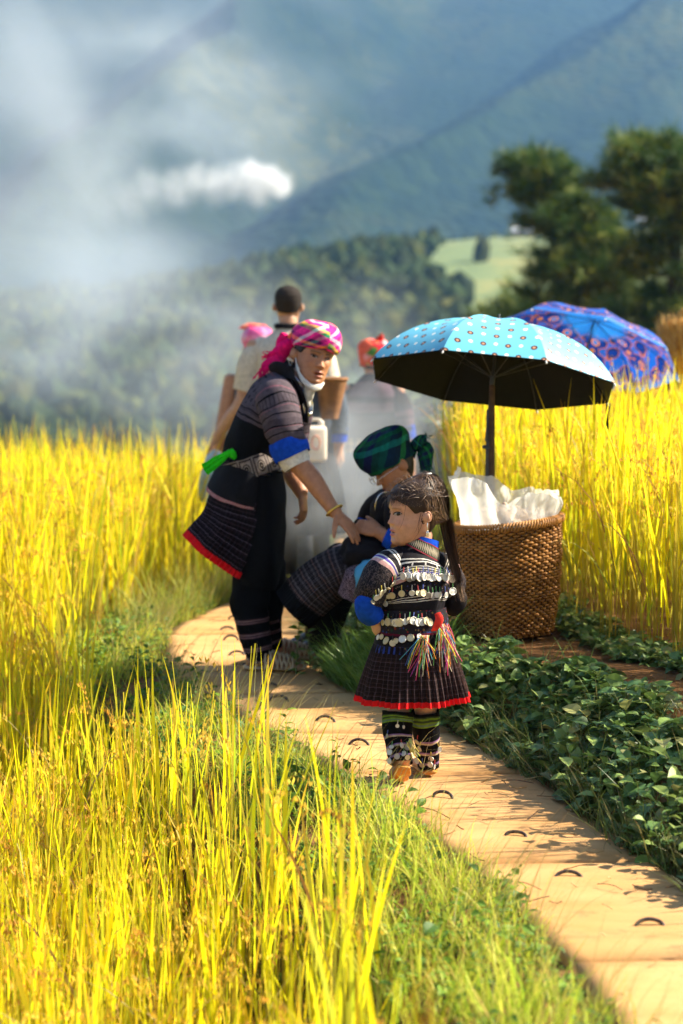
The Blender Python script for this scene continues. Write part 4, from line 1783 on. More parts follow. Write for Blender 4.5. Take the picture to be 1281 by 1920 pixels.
class Frame:
    """head frame: X person's right, Y face forward, Z up; s = head height in metres"""

    def __init__(f, c, front, up, s):
        f.c = Vector(c)
        f.f = Vector(front).normalized()
        u = Vector(up)
        f.u = (u - f.f * u.dot(f.f)).normalized()
        f.r = f.f.cross(f.u)
        f.s = s

    def __call__(f, x, y, z):
        return f.c + (f.r * x + f.f * y + f.u * z) * f.s


HZ = [-.50, -.47, -.42, -.36, -.28, -.15, .0, .12, .25, .36, .44, .485, .5]
HW = [.05, .13, .195, .235, .265, .295, .318, .33, .33, .29, .205, .10, .01]
HF = [.27, .335, .365, .37, .365, .362, .362, .372, .35, .28, .18, .06, -.02]
HB = [.16, .06, -.04, -.13, -.23, -.32, -.385, -.42, -.425, -.375, -.285, -.16, -.06]


class Face:
    def __init__(s, child=False, mouth_open=0.0, nose=1.0):
        s.child, s.mo, s.nose = child, mouth_open, nose

    def tab(s, z):
        w, f, b = (float(np.interp(z, HZ, t)) for t in (HW, HF, HB))
        if s.child:
            w *= 1 + .10 * math.exp(-((z + .22) / .16) ** 2)
            f += .022 * math.exp(-((z - .2) / .16) ** 2)
            b -= .02 * math.exp(-((z - .15) / .2) ** 2)
        return w, f, b

    def disp(s, x, z):
        g = lambda cx, cz, sx, sz: math.exp(-((x - cx) / sx) ** 2 - ((z - cz) / sz) ** 2)
        k = s.nose
        ax = abs(x)
        d = 0.0
        if -.19 < z < .1:
            q = (0.07 - z) / 0.21
            q = min(1, max(0, q))
            d += k * 0.085 * q ** 1.25 * math.exp(-(x / (.036 + .012 * q)) ** 2) * (1 if z > -.145 else max(0, 1 - ((z + .145) / .035) ** 2))
        d += k * .022 * g(0, -.135, .05, .035)
        d += k * .034 * (math.exp(-((ax - .056) / .028) ** 2 - ((z + .148) / .028) ** 2))
        d -= .030 * math.exp(-((ax - .135) / .065) ** 2 - ((z - .005) / .042) ** 2)
        d += .012 * math.exp(-((ax - .12) / .09) ** 2 - ((z - .085) / .03) ** 2)
        d += (.030 if s.child else .024) * math.exp(-((ax - .185) / .08) ** 2 - ((z + (.17 if s.child else .10)) / .085) ** 2)
        d += .012 * g(0, -.235, .05, .03)
        up_z, lo_z = -.262 + .012 * s.mo, -.308 - .03 * s.mo
        d += .030 * math.exp(-(x / .075) ** 2 - ((z - up_z) / .019) ** 2)
        d += .034 * math.exp(-(x / .065) ** 2 - ((z - lo_z) / .021) ** 2)
        mz = (up_z + lo_z) / 2
        d -= (.022 + .05 * s.mo) * math.exp(-(x / .078) ** 2 - ((z - mz) / (.009 + .014 * s.mo)) ** 2)
        d -= .014 * g(0, -.365, .08, .022)
        d += .020 * g(0, -.43, .075, .045)
        return d

    def y(s, x, z):
        w, f, b = s.tab(z)
        q = min(.999, abs(x) / max(w, 1e-3)) ** (1 / .92)
        return (f + b) / 2 + (f - b) / 2 * math.sqrt(1 - q * q) + s.disp(x, z)

    def mesh(s, fr_, skin, lips, brow, rows=96, cols=96):
        m = M()
        ids = []
        up_z, lo_z = -.262 + .012 * s.mo, -.308 - .03 * s.mo
        mz = (up_z + lo_z) / 2
        for i in range(rows + 1):
            z = -.5 + i / rows
            w, f, b = s.tab(z)
            row = []
            for j in range(cols):
                a = 2 * math.pi * j / cols
                # denser towards the face
                a = a - .45 * math.sin(a)
                sn, cs = math.sin(a), math.cos(a)
                x = w * math.copysign(abs(sn) ** .92, sn)
                y = (f + b) / 2 + (f - b) / 2 * cs
                col = skin
                if cs > 0:
                    y += s.disp(x, z) * min(1, cs * 2.5)
                    lp = max(math.exp(-(x / .078) ** 4 - ((z - up_z) / .020) ** 4), math.exp(-(x / .068) ** 4 - ((z - lo_z) / .022) ** 4))
                    col = tuple(c * (1 - lp) + l * lp for c, l in zip(col, lips))
                    if s.mo > 0.2:
                        q = math.exp(-(x / .06) ** 4 - ((z - mz) / (.012 * s.mo + .006)) ** 4)
                        col = tuple(c * (1 - q) + l * q for c, l in zip(col, (.03, .008, .008)))
                    ax_ = abs(x)
                    bz = .078 + .25 * (ax_ - .05) * .28 - 1.1 * max(0, ax_ - .15) ** 2 * 3
                    bq = math.exp(-((z - bz) / .013) ** 2) * (1 if .05 < ax_ < .215 else 0) * (.5 if s.child else .75)
                    col = tuple(c * (1 - bq) + l * bq for c, l in zip(col, brow))
                    ch = .25 * math.exp(-((ax_ - .18) / .08) ** 2 - ((z + .12) / .08) ** 2)
                    col = (col[0] * (1 + .1 * ch), col[1] * (1 - .22 * ch), col[2] * (1 - .22 * ch))
                row.append(len(m.v))
                m.v.append(fr_(x, y, z))
                m.c.append(col)
            ids.append(row)
        for i in range(rows):
            for j in range(cols):
                j2 = (j + 1) % cols
                m.f.append((ids[i][j2], ids[i][j], ids[i + 1][j], ids[i + 1][j2]))
        m.f.append(tuple(ids[0]))
        m.f.append(tuple(reversed(ids[-1])))
        m.uv = [[(0, 0)] * len(f) for f in m.f]
        # ears
        for sd in (-1, 1):
            w = s.tab(-.03)[0]
            e = M()
            es = .78 if s.child else 1.0
            c = fr_(sd * (w + .012), -.05, -.045)
            e.add(loft([fr_(sd * (w - .03), -.02, -.05), fr_(sd * (w + .022), -.045, -.045), fr_(sd * (w + .045), -.085, -.04)], [.085 * fr_.s * es, .10 * fr_.s * es, .085 * fr_.s * es], [.05 * fr_.s * es, .062 * fr_.s * es, .055 * fr_.s * es], tuple(fr_.u), 18, 3))
            rimp = []
            for k in range(11):
                a = -2.2 + 4.1 * k / 10
                rimp.append(fr_(sd * (w + .055), -.075 - .055 * math.cos(a) * .9 * es, -.04 + .092 * math.sin(a) * es))
            e.add(tube(rimp, .013 * fr_.s, 8, 2))
            e.c = [skin] * len(e.v)
            m.add(e)
        return m

    def eyes(s, fr_, parent, mats, look=(0, 0), sz=1.0, sides=(-1, 1), opened=1.0):
        for sd in sides:
            m = M()
            cx, cz = sd * .135, -.002
            hw, up, lo = .060 * sz, .026 * sz * opened, .020 * sz * opened
            NA, NB = 16, 8
            top = []
            for i in range(NA + 1):
                a = -1 + 2 * i / NA
                tiltz = .010 * a * sd
                for j in range(NB + 1):
                    b = -1 + 2 * j / NB
                    e = max(0, 1 - a * a) ** .6
                    dz = (up if b > 0 else lo) * b * e
                    x, z = cx + hw * a, cz + dz + tiltz
                    dome = .016 * sz * (1 - .6 * a * a) * (1 - .5 * b * b)
                    y = s.y(x, cz) + .002 + dome
                    m.v.append(fr_(x, y, z))
                    r = math.hypot((a - look[0] * sd * 1.0) * hw, dz - look[1] * .02)
                    col = (.012, .008, .006) if r < .028 * sz else (.34, .29, .26)
                    if abs(a) > .8:
                        col = (.34, .22, .18)
                    m.c.append(col)
                    if j == NB:
                        top.append(fr_(x, y + .004, z + .002))
            for i in range(NA):
                for j in range(NB):
                    q = i * (NB + 1) + j
                    m.f.append((q, q + 1, q + NB + 2, q + NB + 1))
            m.uv = [[(0, 0)] * 4 for f in m.f]
            ey = build('eye', m, mats[0], parent)
            build('eyelash', tube(top, .0062 * fr_.s * sz, 6, 1), mats[1], ey)
            lid = [p + fr_.u * (.016 * fr_.s) + fr_.f * (.002 * fr_.s) for p in top]
            build('eyelid', loft(lid, [.011 * fr_.s] * len(lid), [.011 * fr_.s] * len(lid), tuple(fr_.u), 8, 1), mats[2], ey)


def hand(wrist, d, nrm, size, thumb, curl=(.25, .3, .35, .4), spread=.12, thumb_dir=(.8, .45), bend=1.0):
    """palm, four fingers and a thumb. d: towards the fingertips, nrm: back of the hand, thumb=+1/-1 side"""
    d = Vector(d).normalized()
    nrm = Vector(nrm)
    nrm = (nrm - d * nrm.dot(d)).normalized()
    s = d.cross(nrm) * thumb
    m = M()
    w = Vector(wrist)
    L = size
    m.add(loft([w - d * .02 * 1, w + d * L * .12, w + d * L * .32, w + d * L * .48], [L * .15, L * .175, L * .215, L * .21], [L * .105, L * .095, L * .082, L * .07], tuple(s), 14, 3))
    lens = (.40, .46, .43, .33)
    for i in range(4):
        off = (.15 - .10 * i) * L
        k = w + d * L * (.46 if i in (1, 2) else .44) + s * off
        a = curl[i]
        dd = (d + s * spread * (1.5 - i) * .8).normalized()
        pts = [k - dd * L * .06, k]
        cur = 0
        p = k
        for q, fr2 in enumerate((.46, .30, .24)):
            cur += a * (1.0 if q == 0 else 1.15) * bend
            dir_ = dd * math.cos(cur) - nrm * math.sin(cur)
            p = p + dir_ * (lens[i] * L * fr2)
            pts.append(p)
        r = L * (.050 if i < 3 else .043)
        m.add(loft(pts, [r * 1.05, r * 1.05, r, r * .92, r * .72], None, tuple(s), 10, 3))
    b = w + d * L * .14 + s * L * .13
    td = (d * thumb_dir[0] + s * thumb_dir[1] - nrm * .25).normalized()
    p1 = b + td * L * .20
    td2 = (td + d * .25 - nrm * .15).normalized()
    p2 = p1 + td2 * L * .17
    p3 = p2 + (td2 + d * .1 - nrm * .1).normalized() * L * .13
    m.add(loft([b - td * L * .05, p1, p2, p3], [L * .085, L * .068, L * .058, L * .042], None, tuple(nrm), 10, 3))
    return m


def strand_mesh(paths, width, cols, nrm_c=None):
    """ribbons along paths (list of point lists); lies flat on the head round nrm_c"""
    m = M()
    for p, c in zip(paths, cols):
        k = len(p)
        b = len(m.v)
        for i in range(k):
            t = (p[min(k - 1, i + 1)] - p[max(0, i - 1)])
            o = (p[i] - nrm_c) if nrm_c is not None else Vector((0, -1, 0))
            w = t.cross(o)
            w = w.normalized() if w.length > 1e-9 else Vector((1, 0, 0))
            ww = width * (1 - .75 * (i / (k - 1)) ** 3)
            m.v += [p[i] - w * ww, p[i] + w * ww]
            m.c += [c, c]
        for i in range(k - 1):
            q = b + 2 * i
            m.f.append((q, q + 1, q + 3, q + 2))
    m.uv = [[(0, 0)] * 4 for f in m.f]
    return m


def bezier(a, b, c, d, n=8):
    return [a * (1 - t) ** 3 + b * 3 * t * (1 - t) ** 2 + c * 3 * t * t * (1 - t) + d * t ** 3 for t in (i / n for i in range(n + 1))]


MAT['eye'] = attr_mat('eye', 0.35, 0.25)
MAT['lash'] = pmat('lash', (.010, .008, .006, 1), None, 50, .6)
MAT['skin'] = attr_mat('tan_skin', 0.48, 0.35, 0.12, 0.15, 260)
MAT['skin_child'] = attr_mat('child_skin', 0.45, 0.35, 0.15, 0.08, 260)
SK_A, LIP_A, BROW = (.44, .205, .105), (.36, .11, .08), (.03, .02, .015)
SK_C, LIP_C = (.56, .30, .19), (.52, .13, .12)
SK_B = (.40, .19, .10)


def hair_mat(name, c1, c2):
    m, nt, bs = new_mat(name)
    at = nd(nt, 'ShaderNodeVertexColor', layer_name='Col')
    nt.links.new(at.outputs[0], bs.inputs['Base Color'])
    bs.inputs['Roughness'].default_value = 0.46
    bs.inputs['Specular IOR Level'].default_value = 0.24
    return m


MAT['hair'] = hair_mat('hair', None, None)
MAT['lid'] = pmat('eyelid_skin', (.27, .115, .055, 1), (.24, .10, .05, 1), 60, .5)
MAT['lid_child'] = pmat('child_eyelid_skin', (.46, .24, .15, 1), (.42, .21, .13, 1), 60, .5)
MAT['coin'] = pmat('silver_coin', (.82, .79, .72, 1), (.62, .58, .50, 1), 150, 0.38, .8, .0015, .5, .45, 420)
MAT['coin_gold'] = pmat('brass_coin', (.74, .64, .42, 1), (.56, .46, .27, 1), 150, 0.4, .8, .0015, .5, .45, 420)
MAT['black_cloth'] = cloth_mat('black_cotton', solid(BLACK))
MAT['velvet'] = cloth_mat('black_velvet', solid((.012, .010, .012, 1)), .7)
MAT['blue_cuff'] = cloth_mat('royal_blue_cotton', solid(lin('#1446b4')))
MAT['white_cloth'] = cloth_mat('white_cotton', solid((.75, .72, .66, 1)))
MAT['silver'] = pmat('silver_metal', (.75, .75, .74, 1), (.6, .6, .6, 1), 40, .25, metal=.9)
MAT['gold'] = pmat('gold_metal', (.85, .58, .12, 1), (.75, .48, .08, 1), 40, .3, metal=.75)

# coin: a thin struck disc shared by all coins
cm = bpy.data.meshes.new('coin')
bmc = bmesh.new()
prof = [(0, .0016), (.55, .0012), (.8, .0013), (.92, .0022), (1.0, .0016), (1.0, -.0008)]
NCO = 14
prev = None
rings_ = []
for r_, z_ in prof:
    if r_ == 0:
        rings_.append([bmc.verts.new((0, 0, z_))])
    else:
        rings_.append([bmc.verts.new((r_ * math.cos(2 * math.pi * k / NCO), r_ * math.sin(2 * math.pi * k / NCO), z_ / .012)) for k in range(NCO)])
rings_[0][0].co.z = .0016 / .012
for k in range(NCO):
    bmc.faces.new((rings_[0][0], rings_[1][k], rings_[1][(k + 1) % NCO]))
for a_, b_ in zip(rings_[1:-1], rings_[2:]):
    for k in range(NCO):
        bmc.faces.new((a_[k], b_[k], b_[(k + 1) % NCO], a_[(k + 1) % NCO]))
bmc.faces.new(list(reversed(rings_[-1])))
bmc.to_mesh(cm)
bmc.free()
cm2 = cm.copy()
cm3 = cm.copy()
MAT['coin_dull'] = pmat('tarnished_coin', (.50, .47, .42, 1), (.30, .28, .25, 1), 150, 0.45, .8, .0015, .5, .6, 420)
cm3.materials.append(MAT['coin_dull'])
cm.materials.append(MAT['coin'])
cm2.materials.append(MAT['coin_gold'])


def put_coin(parent, pos, nrm, r, gold=False, down=None):
    org = ORG[root_of(parent).name]
    o = bpy.data.objects.new('coin', cm2 if gold else (cm3 if rnd.random() < .25 else cm))
    COL.objects.link(o)
    o.parent = parent
    n = Vector(nrm).normalized()
    q = n.to_track_quat('Z', 'Y')
    o.matrix_local = Matrix.Translation(Vector(pos) - org) @ q.to_matrix().to_4x4() @ Matrix.Diagonal((r, r, r, 1))
    return o


def bvh_of(objs):
    """BVH in world space from objects whose vertices are stored relative to their root"""
    vs_, fs_ = [], []
    for o in objs:
        org = ORG[root_of(o).name]
        b = len(vs_)
        vs_ += [v.co + org for v in o.data.vertices]
        fs_ += [tuple(i + b for i in p.vertices) for p in o.data.polygons]
    return BVHTree.FromPolygons(vs_, fs_)


def on_cloth(bvh, px, py):
    d = ray(px, py).normalized()
    loc, n, i, dist = bvh.ray_cast(Vector((0, 0, CAM_H)), d)
    if loc is None:
        return None, None
    if n.dot(d) > 0:
        n = -n
    return loc, n


def coin_row(parent, bvh, pts, r_px, d, gold=0.2, sway=.35, string=None, jit=1.2):
    """coins hung in a row at pixel points on the cloth behind them"""
    rb = random.Random(int(sum(p[0] for p in pts)))
    beads = M()
    for (x, y) in pts:
        x, y = x + rb.gauss(0, 1.1), y + rb.gauss(0, 1.5)
        loc, n = on_cloth(bvh, x, y)
        if loc is None:
            continue
        r = r_px / FPX * d * rb.uniform(.8, 1.18)
        nn = (n + Vector((rb.gauss(0, sway), rb.gauss(0, sway * .4), rb.gauss(0, sway * .5)))).normalized()
        put_coin(parent, loc + n * (.004 + .004 * rb.random()), nn, r, rb.random() < gold)
        l2, n2 = on_cloth(bvh, x + rb.gauss(0, .8), y - r_px * 2.2)
        if l2 is not None:
            t = tube([loc + n * .005 + Vector((0, 0, r * .8)), l2 + n2 * .003], .0016, 5, 1)
            c = rb.choice([(.5, .06, .05), (.6, .5, .08), (.6, .58, .5), (.08, .12, .4), (.1, .3, .1), (.02, .02, .02)])
            t.c = [c] * len(t.v)
            beads.add(t)
    if beads.v:
        build('bead_strings', beads, MAT['thread'], parent, kind='stuff')


MAT['thread'] = attr_mat('coloured_thread', .6, .3)


def line_px(a, b, n):
    return [(a[0] + (b[0] - a[0]) * i / (n - 1), a[1] + (b[1] - a[1]) * i / (n - 1)) for i in range(n)]


def person(loc, label, group=None):
    return thing('person', loc, label, 'person', group)
# ---- the girl ----------------------------------------------------
GD = 7.8


def g(px, py, dd=0.0):
    return P(px, py, GD + dd)


GU = GD / FPX
girl = person((g(775, 1460).x, GD, 0.0), 'small girl in coin covered black jacket and pleated red hemmed skirt walking up the path')
gfr = Frame(g(778, 960, 0), (-.945, -.32, -.02), (.03, 0, 1), .216)
gface = Face(True, .35, .68)
SIDE = (.89, .45, 0)
body = M()
body.add(loft([g(790, 1000, .015), g(786, 1030, .01), g(780, 1060, 0)], [.038, .042, .06], None, SIDE, 16, 3))
body.add(loft([g(778, 1045), g(775, 1080), g(775, 1150), g(775, 1200), g(775, 1230)], [.085, .10, .095, .10, .09], [.055, .065, .065, .07, .07], SIDE, 18, 4))
# arms
body.add(loft([g(735, 1058, -.04), g(706, 1098, -.08), g(692, 1140, -.07), g(705, 1160, -.04)], [.036, .033, .028, .02], None, SIDE, 12, 4))
body.add(hand(g(704, 1160, -.045), (.12, .10, -.9), (-.6, -.7, 0), .095, 1, (.55, .6, .65, .7), .05, (.7, .35)))
body.add(loft([g(826, 1060, .05), g(846, 1090, .055), g(848, 1118, .06), g(832, 1148, .14)], [.030, .026, .022, .02], None, SIDE, 12, 4))
body.add(hand(g(832, 1151, .15), (-.7, .5, -.1), (0, .3, 1), .095, -1, (.4, .45, .5, .5), .05))
# legs
body.add(loft([g(752, 1215), g(750, 1270, -.01), g(747, 1335, -.03), g(748, 1380, -.05), g(755, 1428, -.09)], [.062, .056, .036, .034, .024], None, (1, 0, 0), 14, 4))
body.add(loft([g(800, 1215), g(800, 1270, .02), g(798, 1335, .04), g(801, 1380, .07), g(803, 1436, .10)], [.062, .056, .036, .034, .024], None, (1, 0, 0), 14, 4))
# feet: rear foot on its toes, front foot flat
hl, toe = g(757, 1432, -.105), g(745, 1474, -.035)
toe.z = .018
body.add(loft([hl + Vector((0, .01, .02)), hl.lerp(toe, .35) + Vector((0, .02, 0)), hl.lerp(toe, .8) + Vector((0, .01, 0)), toe + Vector((0, .03, 0))], [.024, .028, .034, .024], [.022, .024, .018, .012], (1, 0, 0), 12, 3))
h2 = g(803, 1445, .09)
h2.z = .025
body.add(loft([h2, h2 + Vector((-.01, .05, 0)), h2 + Vector((-.025, .11, -.006)), h2 + Vector((-.03, .14, -.008))], [.026, .028, .034, .022], [.024, .026, .016, .01], (1, 0, 0), 12, 3))
bm_ = remesh(body, .004, 5, .5, .35)
bm_.c = [SK_C] * len(bm_.v)
bm_.add(gface.mesh(gfr, SK_C, LIP_C, (.10, .06, .045)))
build('body', bm_, MAT['skin_child'], girl)
gface.eyes(gfr, girl, (MAT['eye'], MAT['lash'], MAT['lid_child']), (.25, 0), 1.22)


# jacket -----------------------------------------------------------
W_ = (.62, .58, .52, 1)
PK = lin('#c79a93')
VI = lin('#5a4a9a')
DK_ = (.012, .010, .013, 1)


def bands(nt, v, stops):
    return ramp(nt, v, stops)


def jacket_pat(nt, u, v):
    st = [(0, DK_), (.13, W_), (.145, DK_), (.17, W_), (.19, DK_), (.235, W_), (.25, DK_), (.265, W_), (.285, DK_), (.30, W_), (.315, VI), (.335, W_), (.35, PK), (.40, DK_),
          (.66, W_), (.67, DK_), (.70, W_), (.715, DK_), (.735, W_), (.75, DK_)]
    c = bands(nt, v, st)
    # embroidered squares between the white lines
    fu = fr(nt, u, 16)
    sq = mth(nt, 'MULTIPLY', mth(nt, 'GREATER_THAN', v, .192), mth(nt, 'LESS_THAN', v, .233))
    ed = mth(nt, 'MULTIPLY', mth(nt, 'LESS_THAN', fu, .12), sq)
    c = mixc(nt, ed, c, W_)
    cv = nd(nt, 'ShaderNodeCombineXYZ')
    nt.links.new(mth(nt, 'MULTIPLY', u, 70), cv.inputs[0])
    nt.links.new(mth(nt, 'MULTIPLY', v, 24), cv.inputs[1])
    vo = nd(nt, 'ShaderNodeTexVoronoi')
    vo.inputs['Scale'].default_value = 1.0
    nt.links.new(cv.outputs[0], vo.inputs['Vector'])
    sp_ = mth(nt, 'MULTIPLY', mth(nt, 'LESS_THAN', vo.outputs['Distance'], .28), mth(nt, 'MULTIPLY', mth(nt, 'GREATER_THAN', v, .41), mth(nt, 'LESS_THAN', v, .72)))
    cc = ramp(nt, fr(nt, mth(nt, 'ADD', vo.outputs['Color'], 0), 1.0), [(0, lin('#8a3030')), (.3, lin('#3a3a78')), (.55, lin('#80706a')), (.8, lin('#55302a'))])
    return mixc(nt, mth(nt, 'MULTIPLY', sp_, .8), c, cc)


MAT['girl_jacket'] = cloth_mat('striped_embroidered_jacket', jacket_pat, .65, .3)


def sleeve_pat(nt, u, v):
    st = [(0, DK_), (.16, W_), (.18, DK_), (.20, W_), (.23, DK_), (.31, W_), (.33, VI), (.36, W_), (.38, PK), (.43, DK_)]
    c = bands(nt, v, st)
    cv = nd(nt, 'ShaderNodeCombineXYZ')
    nt.links.new(mth(nt, 'MULTIPLY', u, 22), cv.inputs[0])
    nt.links.new(mth(nt, 'MULTIPLY', v, 12), cv.inputs[1])
    n_ = noise_n(nt, 1.6, 2, cv.outputs[0])
    w = mth(nt, 'LESS_THAN', mth(nt, 'ABSOLUTE', mth(nt, 'SUBTRACT', n_, .5)), .035)
    w = mth(nt, 'MULTIPLY', w, mth(nt, 'GREATER_THAN', v, .43))
    return mixc(nt, mth(nt, 'MULTIPLY', w, .5), c, lin('#6a5a56'))


MAT['girl_sleeve'] = cloth_mat('embroidered_sleeve', sleeve_pat, .65, .3)


def jsag(ph, t):
    # shoulders slope: the bands hang lower towards the sides
    k = abs(math.cos(ph)) ** 2
    return 1.0 + .012 * math.sin(5 * ph + 9 * t), Vector((0, 0, -.045 * k * math.sin(math.pi * min(1, t * 1.25)) ** .8))


jk = loft([g(784, 1023), g(781, 1034), g(778, 1047), g(776, 1068), g(775, 1095), g(775, 1125), g(775, 1153)],
          [.050, .080, .108, .122, .123, .113, .100], [.047, .066, .080, .088, .092, .090, .084], SIDE, 64, 6, (False, False), jsag)
jacket = build('jacket', wrinkle(jk, .004, 16, 2.0), MAT['girl_jacket'], girl)
sl = loft([g(748, 1050, -.02), g(724, 1066, -.06), g(702, 1096, -.085), g(690, 1128, -.085)], [.048, .056, .054, .045], [.048, .054, .052, .045], SIDE, 32, 6, (True, False))
sleeveL = build('sleeve', wrinkle(sl, .006, 20, 5.0), MAT['girl_sleeve'], jacket)
sr = loft([g(812, 1052, .03), g(836, 1066, .05), g(851, 1094, .055), g(852, 1124, .05)], [.040, .044, .040, .034], None, SIDE, 32, 6, (True, False))
sleeveR = build('sleeve', wrinkle(sr, .006, 20, 8.0), MAT['girl_sleeve'], jacket)
cf = loft([g(694, 1118, -.086), g(689, 1130, -.088), g(692, 1146, -.078), g(702, 1158, -.06)], [.044, .044, .041, .036], None, SIDE, 28, 5, (False, False), lambda ph, t: (1 + .03 * math.sin(3 * ph + 4 * t), None))
build('cuff', wrinkle(cf, .005, 18, 1.0), MAT['blue_cuff'], jacket)
cf2 = loft([g(854, 1112, .05), g(855, 1128, .05), g(848, 1142, .08)], [.034, .036, .028], None, SIDE, 24, 4, (False, False))
build('cuff', cf2, MAT['velvet'], jacket)


def collar_pat(nt, u, v):
    z = mth(nt, 'PINGPONG', mth(nt, 'MULTIPLY', u, 64), .5)
    a = mth(nt, 'LESS_THAN', mth(nt, 'ABSOLUTE', mth(nt, 'SUBTRACT', mth(nt, 'MULTIPLY', v, 1.0), mth(nt, 'ADD', mth(nt, 'MULTIPLY', z, .8), .3))), .16)
    c = mixc(nt, a, lin('#1c2c20'), lin('#a89a84'))
    return mixc(nt, mth(nt, 'GREATER_THAN', mth(nt, 'ABSOLUTE', mth(nt, 'SUBTRACT', v, .5)), .36), c, lin('#7c2a34'))


MAT['collar'] = cloth_mat('embroidered_collar', collar_pat, .7)
cl = loft([g(787, 1035, .0), g(790, 1026, .002), g(792, 1017, .006)], [.070, .064, .061], [.062, .056, .053], SIDE, 48, 4, (False, False), lambda ph, t: (1, Vector((0, 0, -.012 * math.cos(ph + .5)))))
build('collar', cl, MAT['collar'], jacket)
cl2 = loft([g(789, 1026), g(792, 1010, .006)], [.060, .057], [.052, .050], SIDE, 40, 3, (False, False))
build('collar_lining', cl2, MAT['blue_cuff'], jacket)


# waist: embroidered sash and belt
def sash_pat(nt, u, v):
    cv = nd(nt, 'ShaderNodeCombineXYZ')
    nt.links.new(mth(nt, 'MULTIPLY', u, 60), cv.inputs[0])
    nt.links.new(mth(nt, 'MULTIPLY', v, 6), cv.inputs[1])
    vo = nd(nt, 'ShaderNodeTexVoronoi')
    vo.inputs['Scale'].default_value = 1.0
    vo.distance = 'MANHATTAN'
    nt.links.new(cv.outputs[0], vo.inputs['Vector'])
    cc = ramp(nt, fr(nt, vo.outputs['Color'], 1.0), [(0, lin('#7c2626')), (.22, lin('#2b3c72')), (.4, lin('#1c3a24')), (.55, lin('#8a6a3a')), (.7, lin('#221a20')), (.85, lin('#5a4a7a'))])
    return mixc(nt, mth(nt, 'LESS_THAN', vo.outputs['Distance'], .45), (.02, .015, .02, 1), cc)


MAT['sash'] = cloth_mat('embroidered_sash', sash_pat, .7)
sa = loft([g(775, 1138), g(775, 1158), g(775, 1184)], [.112, .117, .122], [.094, .098, .102], SIDE, 56, 5, (False, False))
sash = build('sash', wrinkle(sa, .003, 25, 3.0), MAT['sash'], girl)


def belt_pat(nt, u, v):
    c = sash_pat(nt, u, v)
    lo = mth(nt, 'GREATER_THAN', v, .66)
    c = mixc(nt, lo, (.010, .008, .010, 1), c)
    return mixc(nt, mth(nt, 'LESS_THAN', v, .12), c, lin('#5c1426'))


MAT['belt'] = cloth_mat('belt_cloth', belt_pat, .7)
be = loft([g(775, 1180), g(775, 1196), g(775, 1216)], [.122, .129, .137], [.103, .110, .118], SIDE, 56, 5, (False, False))
belt = build('belt', wrinkle(be, .003, 25, 6.0), MAT['belt'], girl)


# pleated skirt
def skirt_pat(nt, u, v):
    a = ramp(nt, fr(nt, v, 7), [(0, lin('#1d1413')), (.30, lin('#4a3436')), (.36, lin('#1d1413')), (.62, lin('#33211e')), (.80, lin('#6a5560')), (.84, lin('#1d1413'))])
    b = ramp(nt, fr(nt, u, 46), [(0, lin('#2b1c18')), (.5, lin('#2b1c18')), (.55, lin('#4a3a40')), (.65, lin('#241614')), (.8, lin('#4a2e26')), (.88, lin('#241614'))])
    c = mixc(nt, .5, a, b)
    top = mth(nt, 'LESS_THAN', v, .12)
    c = mixc(nt, top, c, mixc(nt, mth(nt, 'GREATER_THAN', fr(nt, u, 40), .7), lin('#191218'), lin('#2b3a80')))
    return mixc(nt, mth(nt, 'GREATER_THAN', v, .905), c, lin('#d81a1c'))


MAT['girl_skirt'] = cloth_mat('brown_pleated_skirt', skirt_pat, .8, .2)


def pleat(nk, amp, big=0.0, nb=9, ph0=0.0):
    def fn(ph, t):
        s = (ph * nk / (2 * math.pi)) % 1.0
        tri = (s * 1.35 if s < .74 else (1 - s) * 3.84) - .5
        k = amp * (.25 + .75 * t)
        return 1 + k * tri + big * t * math.sin(ph * nb + ph0 + .6 * math.sin(2 * ph)), None
    return fn


sk = loft([g(775, 1204), g(775, 1232), g(775, 1270), g(775, 1312)], [.132, .148, .166, .183], [.112, .128, .148, .166], SIDE, 46 * 8, 6, (False, False), pleat(46, .11, .05, 9))
build('skirt', sk, MAT['girl_skirt'], girl)


# leg wraps, striped bands
def wrap_pat(nt, u, v):
    vv = mth(nt, 'ADD', v, mth(nt, 'MULTIPLY', mth(nt, 'SINE', mth(nt, 'MULTIPLY', u, 6.283)), .03))
    GN, YL_, PU = lin('#6d8c28'), lin('#3d4a2c'), lin('#8b6a98')
    return ramp(nt, vv, [(0, BLACK), (.08, YL_), (.10, GN), (.125, YL_), (.15, GN), (.17, lin('#5f7a60')), (.20, GN), (.22, BLACK), (.47, PU), (.50, lin('#b8a48c')), (.53, BLACK), (.68, PU), (.71, lin('#b8a48c')), (.74, BLACK), (.88, PU), (.92, BLACK)])


MAT['wrap'] = cloth_mat('leg_wrap', wrap_pat, .8, .3)
wl = loft([g(746, 1334, -.03), g(745, 1352, -.035), g(747, 1388, -.05), g(752, 1432, -.085)], [.050, .051, .045, .038], None, (1, 0, 0), 36, 6, (False, False), lambda ph, t: (1 + .02 * math.sin(14 * t + ph), None))
wrapL = build('leg_wrap', wrinkle(wl, .003, 30, 1.0), MAT['wrap'], girl)
wr = loft([g(797, 1332, .04), g(798, 1352, .045), g(801, 1390, .07), g(803, 1436, .10)], [.047, .047, .042, .036], None, (1, 0, 0), 36, 6, (False, False), lambda ph, t: (1 + .02 * math.sin(14 * t + ph), None))
wrapR = build('leg_wrap', wrinkle(wr, .003, 30, 4.0), MAT['wrap'], girl)
